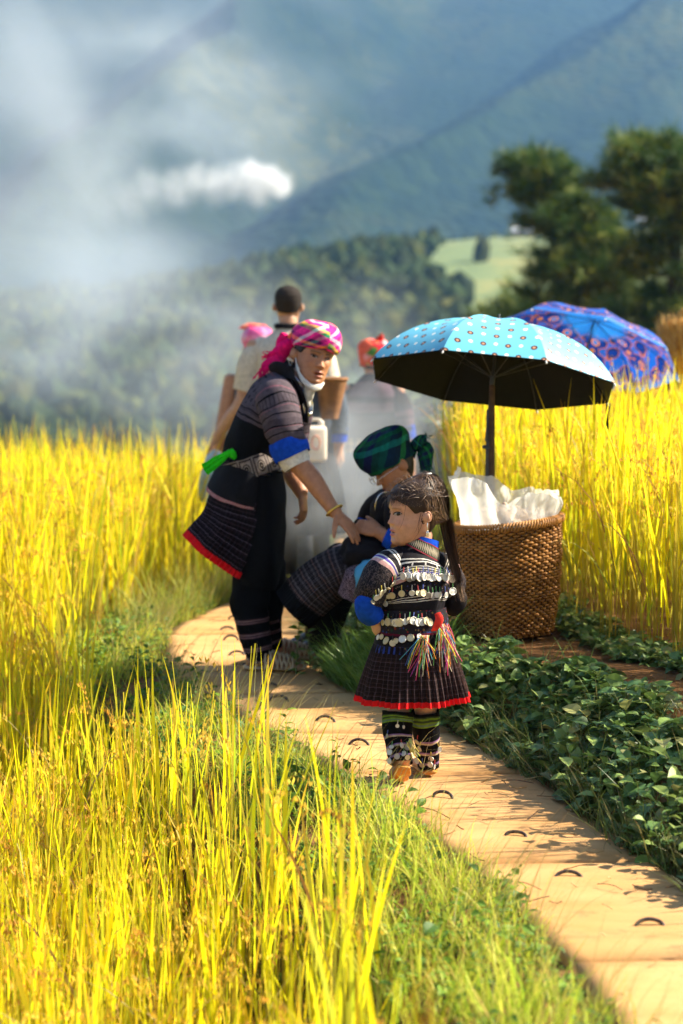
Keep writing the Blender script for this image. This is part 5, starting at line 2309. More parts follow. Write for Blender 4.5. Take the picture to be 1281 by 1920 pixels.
# sandals
MAT['sole'] = pmat('tan_rubber', lin('#c88a34'), lin('#a86c22'), 30, .55, .2)
so = M()
nrm_s = (toe - hl).cross(Vector((1, 0, 0))).normalized()
if nrm_s.y > 0:
    nrm_s = -nrm_s
o_ = nrm_s * .024
so.add(loft([hl + o_ + Vector((0, 0, .012)), hl.lerp(toe, .25) + o_, hl.lerp(toe, .5) + o_ * .95, hl.lerp(toe, .8) + o_ * .8, toe + o_ * .45 + Vector((0, .012, -.006))], [.022, .029, .026, .034, .024], .0075, (1, 0, 0), 16, 4))
sd1 = build('sandal', so, MAT['sole'], girl)
so2 = loft([Vector((h2.x + .004, h2.y - .032, .011)), Vector((h2.x, h2.y, .011)), Vector((h2.x - .012, h2.y + .06, .011)), Vector((h2.x - .028, h2.y + .13, .011))], [.022, .032, .034, .03], .008, (1, 0, 0), 16, 4)
sd2 = build('sandal', so2, MAT['sole'], girl)

# coins ------------------------------------------------------------
bj = bvh_of([jacket, sleeveL, sleeveR])
coin_row(jacket, bj, [(757 + i * 5.6 + rnd.gauss(0, .8), 1081 + .0 * i + rnd.gauss(0, 1.5)) for i in range(17)], 7.4, GD, .05)
coin_row(jacket, bj, [(753, 1111), (771, 1112), (781, 1111), (793, 1109), (801, 1113), (808, 1116), (816, 1115), (824, 1116), (833, 1115), (843, 1112), (850, 1108)], 6.8, GD, .35)
coin_row(jacket, bj, line_px((738, 1092), (693, 1133), 9), 6.0, GD, .55, .5)
coin_row(jacket, bj, [(731, 1120), (739, 1115), (723, 1132), (715, 1150)], 6.8, GD, .6)
bs_ = bvh_of([sash])
coin_row(sash, bs_, [(714 + i * 7.6, 1166 + rnd.gauss(0, 1) - (2 if i == 0 else 0)) for i in range(13)], 7.0, GD, .35, .25)
bb_ = bvh_of([belt])
coin_row(belt, bb_, [(710, 1196), (718, 1197), (725, 1200), (738, 1206), (745, 1201), (754, 1197), (768, 1198), (786, 1196), (832, 1190)], 6.6, GD, .4, .3)
coin_row(jacket, bj, [(838, 1140), (845, 1136), (848, 1146)], 6.0, GD, .3, .6)
bl = bvh_of([wrapL])
coin_row(wrapL, bl, [(747, 1360), (754, 1362), (728, 1381)], 4.6, GD, .0, .5)
coin_row(wrapL, bl, [(722, 1412), (738, 1402), (733, 1411), (752, 1398), (760, 1401), (769, 1400), (744, 1418), (735, 1426), (756, 1414), (763, 1422), (770, 1418), (729, 1436)], 5.4, GD, .15, .5)
br_ = bvh_of([wrapR])
coin_row(wrapR, br_, [(785, 1390), (821, 1403), (790, 1403), (787, 1424), (793, 1432), (803, 1433), (812, 1437), (783, 1442), (799, 1446), (812, 1448), (822, 1441), (806, 1424)], 5.4, GD, .45, .5)

# bright tassels on the sash
ts = M()
rt = random.Random(4)
TC = [(.65, .05, .18), (.75, .6, .05), (.15, .45, .10), (.08, .35, .45), (.7, .65, .5), (.75, .25, .04), (.45, .04, .30), (.05, .10, .40)]
for i in range(90):
    grp = i % 2
    sx, sy = (rt.uniform(782, 800), 1184) if grp == 0 else (rt.uniform(816, 836), rt.uniform(1164, 1180))
    a, n_ = on_cloth(bb_, sx, 1190)
    if a is None:
        continue
    s0 = g(sx, sy) * 1.0
    s0.y = a.y
    s0 = s0 + n_ * .012
    ex, ey = sx + rt.gauss(-8 if grp == 0 else 8, 15), sy + rt.uniform(22, 80)
    e0 = g(ex, ey)
    e0.y = a.y - .028 - .02 * rt.random()
    mid = s0.lerp(e0, .5) + Vector((rt.gauss(0, .004), -.014, .004))
    t_ = tube([s0, mid, e0], .0011, 5, 3)
    t_.c = [rt.choice(TC)] * len(t_.v)
    ts.add(t_)
build('tassels', ts, MAT['thread'], sash)
rd = loft([g(820, 1150, -.115), g(824, 1162, -.122), g(816, 1178, -.125), g(810, 1182, -.12)], [.010, .013, .010, .004], .003, (1, 0, 0), 12, 4)
MAT['red_cloth'] = cloth_mat('red_ribbon', solid(lin('#e03a30')))
build('red_ribbon', rd, MAT['red_cloth'], sash)
# knee tie tassel
kt = M()
for i in range(12):
    a = g(770 + rt.gauss(0, 1.5), 1385, -.10)
    t_ = tube([a, g(772 + rt.gauss(0, 4), 1398, -.115), g(780 + rt.gauss(0, 6), 1414 + rt.gauss(0, 6), -.11)], .0014, 5, 3)
    t_.c = [rt.choice([(.5, .6, .12), (.7, .7, .4), (.6, .5, .1)])] * len(t_.v)
    kt.add(t_)
build('tie_tassel', kt, MAT['thread'], wrapL)

# hair --------------------------------------------------------------
HC = [(.040, .020, .011), (.065, .034, .018), (.026, .013, .008), (.10, .055, .030), (.17, .10, .055)]


def scalp(fr_, face, a, z, k=1.0):
    w, f, b = face.tab(max(-.49, min(.497, z)))
    x = w * math.sin(a)
    y = (f + b) / 2 + (f - b) / 2 * math.cos(a)
    c = Vector((0, -.03, .02))
    v = Vector((x, y, z))
    v = c + (v - c) * k
    return fr_(v.x, v.y, v.z)


def hairline(a):
    a = abs((a + math.pi) % (2 * math.pi) - math.pi)
    return float(np.interp(a, [0, .5, .95, 1.25, 1.5, 1.9, 2.3, 3.15], [.21, .20, .13, .0, .04, -.10, -.28, -.33]))


def hair_cap(fr_, face, k, col, line=hairline):
    m = M()
    rows, cols = 40, 72
    for i in range(rows + 1):
        for j in range(cols):
            a = 2 * math.pi * j / cols
            h = line(a)
            z = h + (.5 - h) * (i / rows)
            kk = k * (1 - .03 * max(0, 1 - i / 4)) + .012 * noise.noise(Vector((6 * math.cos(a), 6 * math.sin(a), z * 2)))
            m.v.append(scalp(fr_, face, a, z, kk))
            m.c.append(col)
    for i in range(rows):
        for j in range(cols):
            j2 = (j + 1) % cols
            m.f.append((i * cols + j2, i * cols + j, (i + 1) * cols + j, (i + 1) * cols + j2))
    m.uv = [[(0, 0)] * 4 for f in m.f]
    return m


hm = hair_cap(gfr, gface, 1.055, (.035, .019, .011))
paths, cols = [], []
rh = random.Random(11)
pony = gfr(0.02, -.50, -.14)
crown = gfr(.03, -.22, .56)
ctr = gfr(0, -.03, .05)
for i in range(1500):
    # combed from the top over the temple and the top of the ear, back into the ponytail
    sd = 1 if rh.random() < .5 else -1
    q_ = rh.random()
    s0 = scalp(gfr, gface, sd * rh.uniform(0, .55), .26 + .22 * q_, 1.065)
    k1 = 1.075 + .05 * rh.random()
    m1 = scalp(gfr, gface, sd * (rh.uniform(.75, 1.45) + .3 * q_), .30 - .30 * rh.random(), k1 + .03)
    m2 = scalp(gfr, gface, sd * rh.uniform(1.8, 2.5), .14 - .34 * rh.random(), k1 + .05)
    e0 = pony + Vector((rh.gauss(0, .006), rh.gauss(0, .006), rh.gauss(0, .006)))
    paths.append(bezier(s0, m1, m2, e0, 10))
    cols.append(rh.choice(HC))
for i in range(500):
    # nape and back of the head
    a = rh.uniform(1.7, 3.14) * rh.choice((-1, 1))
    s0 = scalp(gfr, gface, a * .86, .40 - .5 * rh.random(), 1.08)
    m1 = scalp(gfr, gface, a * .94, .1 - .3 * rh.random(), 1.12 + .05 * rh.random())
    e0 = pony + Vector((rh.gauss(0, .006), rh.gauss(0, .006), rh.gauss(0, .006)))
    paths.append(bezier(s0, s0.lerp(m1, .5), m1, e0, 8))
    cols.append(rh.choice(HC))
for i in range(800):
    # top hair drawn up to the small tie on the crown, then falling back
    a = rh.uniform(-1.7, 1.7)
    z0 = max(hairline(a), .1) + abs(rh.gauss(0, .08))
    s0 = scalp(gfr, gface, a, min(.48, z0), 1.06)
    m1 = scalp(gfr, gface, a * .8, min(.49, z0 + .25), 1.10 + .05 * rh.random())
    cj = crown + Vector((rh.gauss(0, .005), rh.gauss(0, .005), rh.gauss(0, .004)))
    paths.append(bezier(s0, s0.lerp(m1, .6), m1, cj, 8))
    cols.append(rh.choice(HC))
for i in range(600):
    cj = crown + Vector((rh.gauss(0, .005), rh.gauss(0, .005), 0))
    a = math.pi + rh.gauss(0, .55)
    m1 = scalp(gfr, gface, a, .42, 1.32 + .22 * rh.random())
    m2 = scalp(gfr, gface, a + rh.gauss(0, .1), .12, 1.30 + .16 * rh.random())
    e0 = pony + Vector((rh.gauss(0, .008), rh.gauss(0, .008), rh.gauss(0, .008)))
    paths.append(bezier(cj, m1, m2, e0, 9))
    cols.append(rh.choice(HC))
# tail
tail = [pony, g(846, 1030, -.0), g(856, 1075, -.045), g(862, 1105, -.06), g(869, 1136, -.06)]
for i in range(700):
    o1 = Vector((rh.gauss(0, .0085), rh.gauss(0, .0085), rh.gauss(0, .005)))
    e = rh.random()
    o2 = Vector((rh.gauss(0, .012), rh.gauss(0, .012), 0))
    ln = .42 + .58 * rh.random() ** 2
    q = [Vector(tail[k]) + o1 * (1 - .72 * k / 4) + o2 * .6 * (k / 4) for k in range(5)]
    arr = catmull([list(x) for x in q], 4)
    nkeep = max(5, int(len(arr) * ln))
    paths.append([Vector(x) for x in arr[:nkeep]])
    cols.append(rh.choice(HC))
# loose wisps by the temple and the ear
for i in range(260):
    # fringe brushed to the side over the forehead
    a = rh.uniform(-1.0, .9)
    s0 = scalp(gfr, gface, a * .7, .40, 1.08)
    s1 = scalp(gfr, gface, a * .9, .30, 1.12)
    e0 = scalp(gfr, gface, a * 1.1 + rh.gauss(-.05, .08), rh.uniform(.10, .22), 1.07 + .02 * rh.random())
    paths.append(bezier(s0, s0.lerp(s1, .5), s1, e0, 7))
    cols.append(rh.choice(HC[:4]))
for i in range(5):
    sd = -1 if rh.random() < .85 else 1          # her left side faces the camera
    a = -rh.uniform(.75, 1.75) if sd < 0 else rh.uniform(.6, 1.4)
    z0 = hairline(a) + rh.uniform(0, .12)
    s0 = scalp(gfr, gface, a, z0, 1.08)
    s1 = scalp(gfr, gface, a + rh.gauss(.0, .10), z0 - .14, 1.11 + .03 * rh.random())
    s2 = scalp(gfr, gface, a + rh.gauss(-.05, .15), z0 - .28, 1.09)
    e0 = scalp(gfr, gface, a + rh.gauss(-.05, .2), max(-.46, z0 - rh.uniform(.3, .55)), 1.09)
    paths.append(bezier(s0, s1, s2, e0, 8))
    cols.append(rh.choice(HC[:4]))
for i in range(240):
    # flyaways
    a = rh.uniform(-math.pi, math.pi)
    z0 = rh.uniform(.2, .48)
    s0 = scalp(gfr, gface, a, z0, 1.06)
    d_ = (s0 - ctr).normalized()
    tan = d_.cross(Vector((rh.gauss(0, 1), rh.gauss(0, 1), rh.gauss(0, 1)))).normalized()
    e0 = s0 + d_ * rh.uniform(.006, .022) + tan * rh.uniform(.02, .06)
    paths.append(bezier(s0, s0 + d_ * .012, s0 + d_ * .02 + tan * .02, e0, 6))
    cols.append((.16, .10, .06))
nfly = 245
hm.add(strand_mesh(paths[:-nfly], .0010, cols[:-nfly], ctr))
hm.add(strand_mesh(paths[-nfly:], .00055, cols[-nfly:], ctr))
hair = build('hair', hm, MAT['hair'], girl)
build('hair_tie', ring_tube(crown, gfr.f * .011, gfr.r * .011, .004, 16, 6), MAT['white_cloth'], hair)
build('hair_tie', ring_tube(pony, gfr.u * .014, gfr.r * .014, .005, 16, 6), MAT['velvet'], hair)
# drop earring on the near ear
wE = gface.tab(-.1)[0]
e0 = gfr(-(wE + .05), -.06, -.13)
er = M()
er.add(tube([e0, e0 + Vector((0, 0, -.030))], .0016, 6, 2))
er.add(loft([e0 + Vector((0, 0, -.026)), e0 + Vector((0, 0, -.034)), e0 + Vector((0, 0, -.045))], [.002, .0055, .003], .0015, (1, 0, 0), 10, 3))
build('earring', er, MAT['silver'], girl)
# ---- the standing woman -------------------------------------------
WD = 10.1
WU = WD / FPX


def w(px, py, dd=0.0):
    return P(px, py, WD + dd)


wom = person((w(490, 1250).x, WD, 0.0), 'woman in bright pink plaid headscarf leaning forward with one arm reached out on the path')
wfr = Frame(w(587, 668, -.02), (.44, -.89, -.06), (.24, .06, 1), .238)
wface = Face(False, .55, 1.0)
px = lambda n: n * WU
T1 = (.90, 0, -.42)
body = M()
body.add(loft([w(583, 690, .02), w(568, 708, .02), w(552, 725, .02), w(535, 745, .02)], [.052, .054, .058, .08], None, T1, 16, 3))
body.add(loft([w(478, 920), w(472, 870), w(488, 810), w(512, 760), w(535, 728)], [.075, .075, .085, .085, .05], [.11, .11, .12, .13, .08], T1, 18, 4))
# near (right) arm
body.add(loft([w(520, 748, -.15), w(532, 800, -.21), w(548, 852, -.24), w(585, 898, -.27), w(618, 946, -.31), w(630, 962, -.32)], [.048, .046, .041, .042, .030, .028], None, (1, 0, .6), 16, 5))
body.add(hand(w(629, 961, -.32), (.62, -.18, -.60), (.45, -.5, .65), .175, 1, (.12, .16, .2, .26), .16, (.45, .75)))
# far (left) arm hanging
body.add(loft([w(545, 752, .14), w(548, 830, .19), w(546, 885, .18), w(560, 912, .14), w(566, 926, .12)], [.048, .046, .040, .034, .028], None, (1, 0, 0), 14, 5))
body.add(hand(w(566, 924, .12), (.12, -.15, -1), (.9, -.35, 0), .165, -1, (.35, .4, .45, .5), .05, (.75, .4)))
# legs and feet
body.add(loft([w(488, 930, -.07), w(486, 980, -.07), w(474, 1075, -.06), w(478, 1150, -.06), w(488, 1236, -.06)], [.088, .08, .06, .055, .036], None, (1, 0, 0), 14, 4))
body.add(loft([w(492, 930, .08), w(494, 980, .08), w(500, 1075, .12), w(505, 1150, .14), w(512, 1212, .16)], [.088, .08, .06, .055, .036], None, (1, 0, 0), 14, 4))
h1 = w(474, 1246, -.06)
h1.z = .045
for hx, hy in ((h1.x, h1.y), (h1.x + .07, h1.y + .30)):
    body.add(loft([Vector((hx - .01, hy, .042)), Vector((hx + .05, hy, .048)), Vector((hx + .12, hy - .01, .036)), Vector((hx + .18, hy - .016, .026)), Vector((hx + .205, hy - .02, .022))], [.034, .036, .040, .042, .026], [.034, .040, .028, .016, .011], (0, 1, 0), 14, 4))
    for k in range(5):
        q = Vector((hx + .192 - .008 * abs(k - 1), hy - .05 + .015 * k, .023))
        body.add(loft([q - Vector((.02, 0, 0)), q + Vector((.012, 0, 0)), q + Vector((.020, 0, -.004))], [.011, .010, .007], None, (0, 1, 0), 8, 2))
bm_ = remesh(body, .0045, 4, .5, .4)
bm_.c = [SK_A] * len(bm_.v)
bm_.add(wface.mesh(wfr, SK_A, LIP_A, BROW))
build('body', bm_, MAT['skin'], wom)
wface.eyes(wfr, wom, (MAT['eye'], MAT['lash'], MAT['lid']), (.1, 0), 1.0, (-1, 1), .8)
# dark hair under the scarf
def wline(a):
    a = abs((a + math.pi) % (2 * math.pi) - math.pi)
    return float(np.interp(a, [0, .8, 1.2, 1.5, 1.9, 2.4, 3.15], [.20, .17, .0, .03, -.16, -.34, -.36]))


build('hair', hair_cap(wfr, wface, 1.05, (.012, .009, .008), wline), MAT['hair'], wom)


# headscarf
def R_(*a):
    n_ = len(a)
    return [(i / n_, lin(c)) for i, c in enumerate(a)]


PINK, MAG, ORG_, PUR, TEAL, YEL, WHT, NAV = '#ff2f92', '#c8187c', '#ff8a3c', '#6a1e5e', '#1a8f86', '#e8e020', '#f6eef2', '#2a2450'
MAT['pink_plaid'] = cloth_mat('pink_plaid_scarf', plaid(R_(PINK, PINK, PUR, PUR, ORG_, PINK, PUR, TEAL, NAV, PINK, WHT, MAG), R_(PINK, MAG, PUR, ORG_, PUR, PINK, PINK, '#3aa04a', YEL, PINK, WHT, PINK), 2.6, 1.5, .5, .5), .6, .2)


def scarf(fr_, prof, parent, mat, name='headscarf', folds=.02, seed=0, n=64, tiltf=0.0):
    """prof: (z, half width, front, back) from rim to top in head units"""
    m = M()
    arr = catmull(np.array(prof, dtype=float), 5)
    ids = []
    for i, (z, wd, f, b) in enumerate(arr):
        row = []
        for j in range(n):
            a = 2 * math.pi * j / n
            k = 1 + folds * math.sin(3 * a + 7 * z + seed) * math.sin(2.2 * a + seed) + folds * .7 * math.sin(11 * z + 2 * math.sin(a + seed))
            row.append(len(m.v))
            yy = ((f + b) / 2 + (f - b) / 2 * math.cos(a) * k)
            m.v.append(fr_(max(.001, wd) * math.sin(a) * k, yy, z + tiltf * yy + .012 * math.sin(5 * a + seed) * (i < 4)))
        ids.append(row)
    L = len(arr)
    for i in range(L - 1):
        for j in range(n):
            j2 = (j + 1) % n
            m.f.append((ids[i][j2], ids[i][j], ids[i + 1][j], ids[i + 1][j2]))
            m.uv.append([((j + 1) / n, i / L), (j / n, i / L), (j / n, (i + 1) / L), ((j + 1) / n, (i + 1) / L)])
    m.f.append(tuple(reversed(ids[-1])))
    m.uv.append([(.5, 1)] * n)
    return build(name, wrinkle(m, .006, 18, seed), mat, parent)


ws = scarf(wfr, [(.13, .345, .385, -.40), (.11, .37, .42, -.43), (.17, .41, .47, -.48), (.30, .435, .49, -.53), (.44, .41, .44, -.50), (.55, .31, .32, -.38), (.62, .16, .16, -.2), (.635, .01, .0, -.02)], wom, MAT['pink_plaid'], 'headscarf', .03, 1.3, 72, .06)
MAT['pink_tassel'] = cloth_mat('pink_fringe', solid(lin('#f0146e')), .7)
tl = M()
kn = wfr(.18, -.44, .0)
kn = w(537, 650, .02)
tl.add(loft([w(546, 640, .03), kn, w(522, 664, .02), w(512, 668, .02)], [.02, .035, .032, .022], [.015, .024, .018, .008], (0, 0, 1), 14, 4))
tl.add(loft([kn, w(524, 672, .01), w(508, 682, .0), w(497, 694, -.01)], [.022, .028, .026, .018], [.02, .014, .010, .006], (0, 0, 1), 14, 4))
tl.add(loft([w(532, 630, .03), w(527, 645, .03), w(534, 662, .02)], [.016, .024, .012], [.014, .014, .01], (1, 0, 0), 12, 4))
rt = random.Random(2)
for i in range(60):
    a = w(498 + rt.gauss(0, 4), 692 + rt.gauss(0, 4), -.01)
    tl.add(tube([a, a + Vector((rt.gauss(-.014, .010), rt.gauss(0, .008), rt.gauss(-.028, .010)))], .0016, 4, 1))
for i in range(30):
    a = w(512 + rt.gauss(0, 3), 668 + rt.gauss(0, 3), .02)
    tl.add(tube([a, a + Vector((rt.gauss(-.024, .008), rt.gauss(0, .008), rt.gauss(-.004, .010)))], .0016, 4, 1))
build('scarf_tails', wrinkle(wrinkle(tl, .012, 16, 5), .007, 40, 2), MAT['pink_tassel'], ws)


# jacket
def wj_pat(nt, u, v):
    GY, G2, RS_ = lin('#51474e'), lin('#403840'), lin('#6b4a50')
    c = ramp(nt, v, [(0, BLACK), (.42, GY), (.45, BLACK), (.465, GY), (.50, G2), (.52, BLACK), (.535, GY), (.56, GY), (.84, BLACK), (.86, GY), (.90, RS_), (.92, GY), (.96, BLACK)])
    cv = nd(nt, 'ShaderNodeCombineXYZ')
    nt.links.new(mth(nt, 'MULTIPLY', u, 26), cv.inputs[0])
    nt.links.new(mth(nt, 'MULTIPLY', v, 13), cv.inputs[1])
    vo = nd(nt, 'ShaderNodeTexVoronoi')
    vo.inputs['Scale'].default_value = 1
    vo.inputs['Randomness'].default_value = .25
    nt.links.new(cv.outputs[0], vo.inputs['Vector'])
    mot = mth(nt, 'MULTIPLY', mth(nt, 'LESS_THAN', vo.outputs['Distance'], .34), mth(nt, 'MULTIPLY', mth(nt, 'GREATER_THAN', v, .57), mth(nt, 'LESS_THAN', v, .83)))
    return mixc(nt, mth(nt, 'MULTIPLY', mot, .75), c, lin('#1e181e'))


MAT['wj'] = cloth_mat('grey_woven_jacket', wj_pat, .8, .3)


def wsl_pat(nt, u, v):
    GY, G2, RS_ = lin('#51474e'), lin('#453c43'), lin('#75505a')
    c = ramp(nt, v, [(0, GY), (.20, RS_), (.22, GY), (.28, BLACK), (.30, GY), (.42, BLACK), (.435, GY), (.46, RS_), (.47, GY), (.55, BLACK), (.565, GY), (.62, G2), (.70, BLACK), (.72, RS_), (.73, GY), (.80, BLACK), (.815, GY), (.9, G2)])
    z = mth(nt, 'LESS_THAN', mth(nt, 'PINGPONG', mth(nt, 'MULTIPLY', u, 30), .5), .12)
    z = mth(nt, 'MULTIPLY', z, mth(nt, 'MULTIPLY', mth(nt, 'GREATER_THAN', v, .3), mth(nt, 'LESS_THAN', v, .42)))
    return mixc(nt, mth(nt, 'MULTIPLY', z, .6), c, lin('#252025'))


MAT['wsl'] = cloth_mat('grey_woven_sleeve', wsl_pat, .8, .3)
jk = loft([w(466, 872), w(478, 838), w(494, 795), w(515, 750), w(534, 720), w(545, 702)], [px(53), px(54), px(55), px(50), px(36), px(26)], [.150, .155, .160, .165, .13, .075], T1, 60, 6, (False, False), lambda ph, t: (1 + .012 * math.sin(4 * ph + 12 * t), None))
wjk = build('jacket', wrinkle(jk, .010, 10, 3.0), MAT['wj'], wom)
sl = loft([w(520, 728, -.11), w(519, 752, -.16), w(529, 790, -.205), w(540, 830, -.23), w(543, 842, -.235)], [px(28), px(38), px(38), px(34), px(32)], None, (1, 0, .3), 36, 6, (True, False))
build('sleeve', wrinkle(sl, .012, 13, 6.0), MAT['wsl'], wjk)
sl = loft([w(545, 735, .10), w(552, 760, .16), w(552, 810, .19), w(550, 842, .19)], [.06, .075, .07, .06], None, (1, 0, .3), 28, 5, (True, False))
build('sleeve', wrinkle(sl, .010, 13, 9.0), MAT['wsl'], wjk)
cf = loft([w(538, 826, -.23), w(543, 841, -.236), w(550, 857, -.242)], [px(34), px(37), px(34)], None, (1, 0, .45), 32, 5, (False, False))
build('cuff', wrinkle(cf, .006, 16, 1.5), MAT['blue_cuff'], wjk)
cf = loft([w(545, 848, -.240), w(552, 862, -.244), w(558, 874, -.248)], [px(31), px(29), px(25)], None, (1, 0, .55), 32, 5, (False, False))
build('shirt_cuff', wrinkle(cf, .006, 20, 4.5), MAT['white_cloth'], wjk)
cf = loft([w(550, 836, .19), w(548, 868, .18)], [.062, .055], None, (1, 0, .3), 24, 4, (False, False))
build('cuff', cf, MAT['blue_cuff'], wjk)
# collar and lapels
co_ = M()
co_.add(loft([w(510, 694, -.02), w(521, 690, -.07), w(541, 699, -.10), w(557, 722, -.095), w(569, 755, -.075), w(572, 790, -.06)], [.024, .030, .030, .026, .022, .018], [.010, .012, .012, .010, .009, .007], (-.5, .2, .8), 14, 5))
co_.add(loft([w(510, 694, -.02), w(521, 686, .05), w(546, 690, .09), w(569, 716, .08), w(576, 755, .04), w(573, 790, -.01)], [.024, .028, .028, .024, .022, .018], [.010, .012, .012, .010, .009, .007], (-.5, -.2, .8), 14, 5))
build('collar', co_, MAT['velvet'], wjk)
bl_ = loft([w(562, 728, -.055), w(571, 745, -.045), w(574, 775, -.03)], [.012, .010, .006], .005, (.6, .4, 0), 10, 4)
build('blue_placket', bl_, MAT['blue_cuff'], wjk)
ws_ = loft([w(533, 690, -.095), w(545, 703, -.10), w(558, 716, -.09), w(570, 724, -.06)], [.010, .013, .013, .01], .006, (0, .3, 1), 10, 4)
build('shirt_collar', ws_, cloth_mat('pale_print_cotton', plaid(R_('#e8e4ee', '#b9b4d0', '#e8e4ee', '#e0c040'), R_('#e8e4ee', '#8890c0'), 3, 3), .8), wjk)
# face mask pulled under the chin
mk = M()
earp = wfr(.335, -.03, -.06)
mk.add(loft([earp, wfr(.315, .08, -.20), wfr(.285, .13, -.30)], [.0035, .0035, .010], .002, tuple(wfr.u), 8, 4))
mk.add(loft([wfr(.285, .13, -.30), wfr(.235, .22, -.41), wfr(.13, .32, -.50), wfr(.0, .36, -.53), wfr(-.12, .33, -.49), wfr(-.2, .26, -.42)], [.006, .009, .012, .014, .012, .007], [.002, .004, .005, .006, .005, .003], tuple(wfr.u), 12, 5))
build('face_mask', wrinkle(mk, .002, 40, 1), MAT['white_cloth'], wom)
tie = loft([w(577, 722, -.075), w(580, 735, -.07), w(575, 750, -.065), w(579, 762, -.06)], [.018, .024, .020, .010], [.012, .014, .012, .006], (1, 0, 0), 12, 4)
build('neck_cloth', wrinkle(tie, .005, 40, 2), MAT['white_cloth'], wom)
nk = M()
for i, (dx, rr2) in enumerate(((0, .034), (2.5, .030), (4.5, .026))):
    nk.add(ring_tube(w(575 + dx, 758 + i * .5, -.06), (.014, .022, 0), (.004, 0, -rr2 * 1.45), .0034, 36, 8))
build('necklace', nk, MAT['silver'], wom)
build('earring', ring_tube(wfr(.375, -.05, -.19), (.006, 0, 0), (0, 0, .014), .0016, 18, 6), MAT['silver'], wom)
bp = w(621, 950, -.31)
dv = (w(629, 961, -.32) - w(600, 920, -.29)).normalized()
s1_ = dv.orthogonal().normalized()
s2_ = dv.cross(s1_)
build('bracelet', ring_tube(w(627, 957, -.318), s1_ * .036, s2_ * .036, .0048, 30, 8), MAT['gold'], wom)


# sash with squares
def wsash(nt, u, v):
    fu = fr(nt, u, 13)
    a = mth(nt, 'SUBTRACT', fu, .5)
    b = mth(nt, 'MULTIPLY', mth(nt, 'SUBTRACT', v, .45), .9)
    d = mth(nt, 'MAXIMUM', mth(nt, 'ABSOLUTE', a), mth(nt, 'ABSOLUTE', b))
    r = mth(nt, 'SQRT', mth(nt, 'ADD', mth(nt, 'MULTIPLY', a, a), mth(nt, 'MULTIPLY', b, b)))
    c = ramp(nt, d, [(0, lin('#7d7370')), (.30, lin('#7d7370')), (.36, lin('#2a2224')), (.43, lin('#7d7370'))])
    c2 = ramp(nt, r, [(0, lin('#70665f')), (.05, lin('#1e1818')), (.13, lin('#8a807a')), (.19, lin('#2a2224')), (.25, lin('#8a807a'))])
    return mixc(nt, mth(nt, 'LESS_THAN', d, .3), c, c2)


MAT['wsash'] = cloth_mat('woven_sash', wsash, .8, .3)
sa = loft([w(478, 890), w(473, 872), w(467, 853)], [px(58), px(58), px(57)], [.166, .170, .168], (.93, 0, -.38), 56, 5, (False, False))
wsa = build('sash', wrinkle(sa, .004, 18, 2.0), MAT['wsash'], wom)
MAT['green_rib'] = cloth_mat('bright_green_ribbon', solid(lin('#2cc81a')), .6)
gr = M()
gr.add(loft([w(438, 846, -.172), w(420, 856, -.185), w(402, 868, -.182), w(384, 880, -.172)], [.012, .016, .022, .028], [.008, .007, .007, .006], (.45, 0, 1), 60, 5, (True, True), lambda ph, t: (1 + .0 * t, Vector((0, -.006 * t * math.sin(9 * math.cos(ph)), 0)))))
gr.add(loft([w(428, 848, -.168), w(436, 852, -.176), w(441, 858, -.17)], [.012, .018, .010], [.010, .010, .006], (0, 0, 1), 12, 4))
build('green_ribbon', wrinkle(gr, .004, 26, 3), MAT['green_rib'], wsa)


# pleated skirt
def wskirt(nt, u, v):
    a = ramp(nt, fr(nt, v, 6.5), [(0, lin('#171217')), (.22, lin('#5c5060')), (.28, lin('#1d161b')), (.5, lin('#3a2c34')), (.58, lin('#171217')), (.80, lin('#6a5c6c')), (.84, lin('#2a2028'))])
    b = ramp(nt, fr(nt, u, 60), [(0, lin('#18121a')), (.5, lin('#3a3038')), (.65, lin('#151015'))])
    c = mixc(nt, .35, a, b)
    return mixc(nt, mth(nt, 'GREATER_THAN', v, .925), c, lin('#e01a22'))


MAT['wskirt'] = cloth_mat('dark_pleated_skirt', wskirt, .85, .25)
sk = loft([w(474, 884), w(462, 930), w(442, 990), (w(404, 1044))], [px(60), px(66), px(68), px(72)], [.158, .185, .205, .22], [(.93, 0, -.38), (.92, 0, -.4), (.9, 0, -.44), (.86, 0, -.5)], 44 * 8, 6, (False, False), pleat(44, .09, .04, 7, 1.0))
build('skirt', sk, MAT['wskirt'], wom)


def hip_pat(nt, u, v):
    z = mth(nt, 'LESS_THAN', mth(nt, 'PINGPONG', mth(nt, 'MULTIPLY', u, 90), .5), .22)
    tr_ = mixc(nt, z, lin('#a08a80'), lin('#a83c4c'))
    return mixc(nt, mth(nt, 'GREATER_THAN', v, .92), (.008, .007, .009, 1), tr_)


MAT['hip'] = cloth_mat('black_hip_cloth', hip_pat, .7)
hp = loft([w(473, 880, 0), w(462, 905), w(448, 930)], [px(63), px(68), px(71)], [.172, .192, .205], [(.93, 0, -.38), (.9, 0, -.44), (.86, 0, -.5)], 56, 5, (False, False), lambda ph, t: (1 + .02 * math.sin(4 * ph + 3 * t), Vector((0, 0, -.05 * t * max(0, math.cos(ph - 2.6))))))
build('hip_cloth', wrinkle(hp, .006, 14, 4), MAT['hip'], wom)
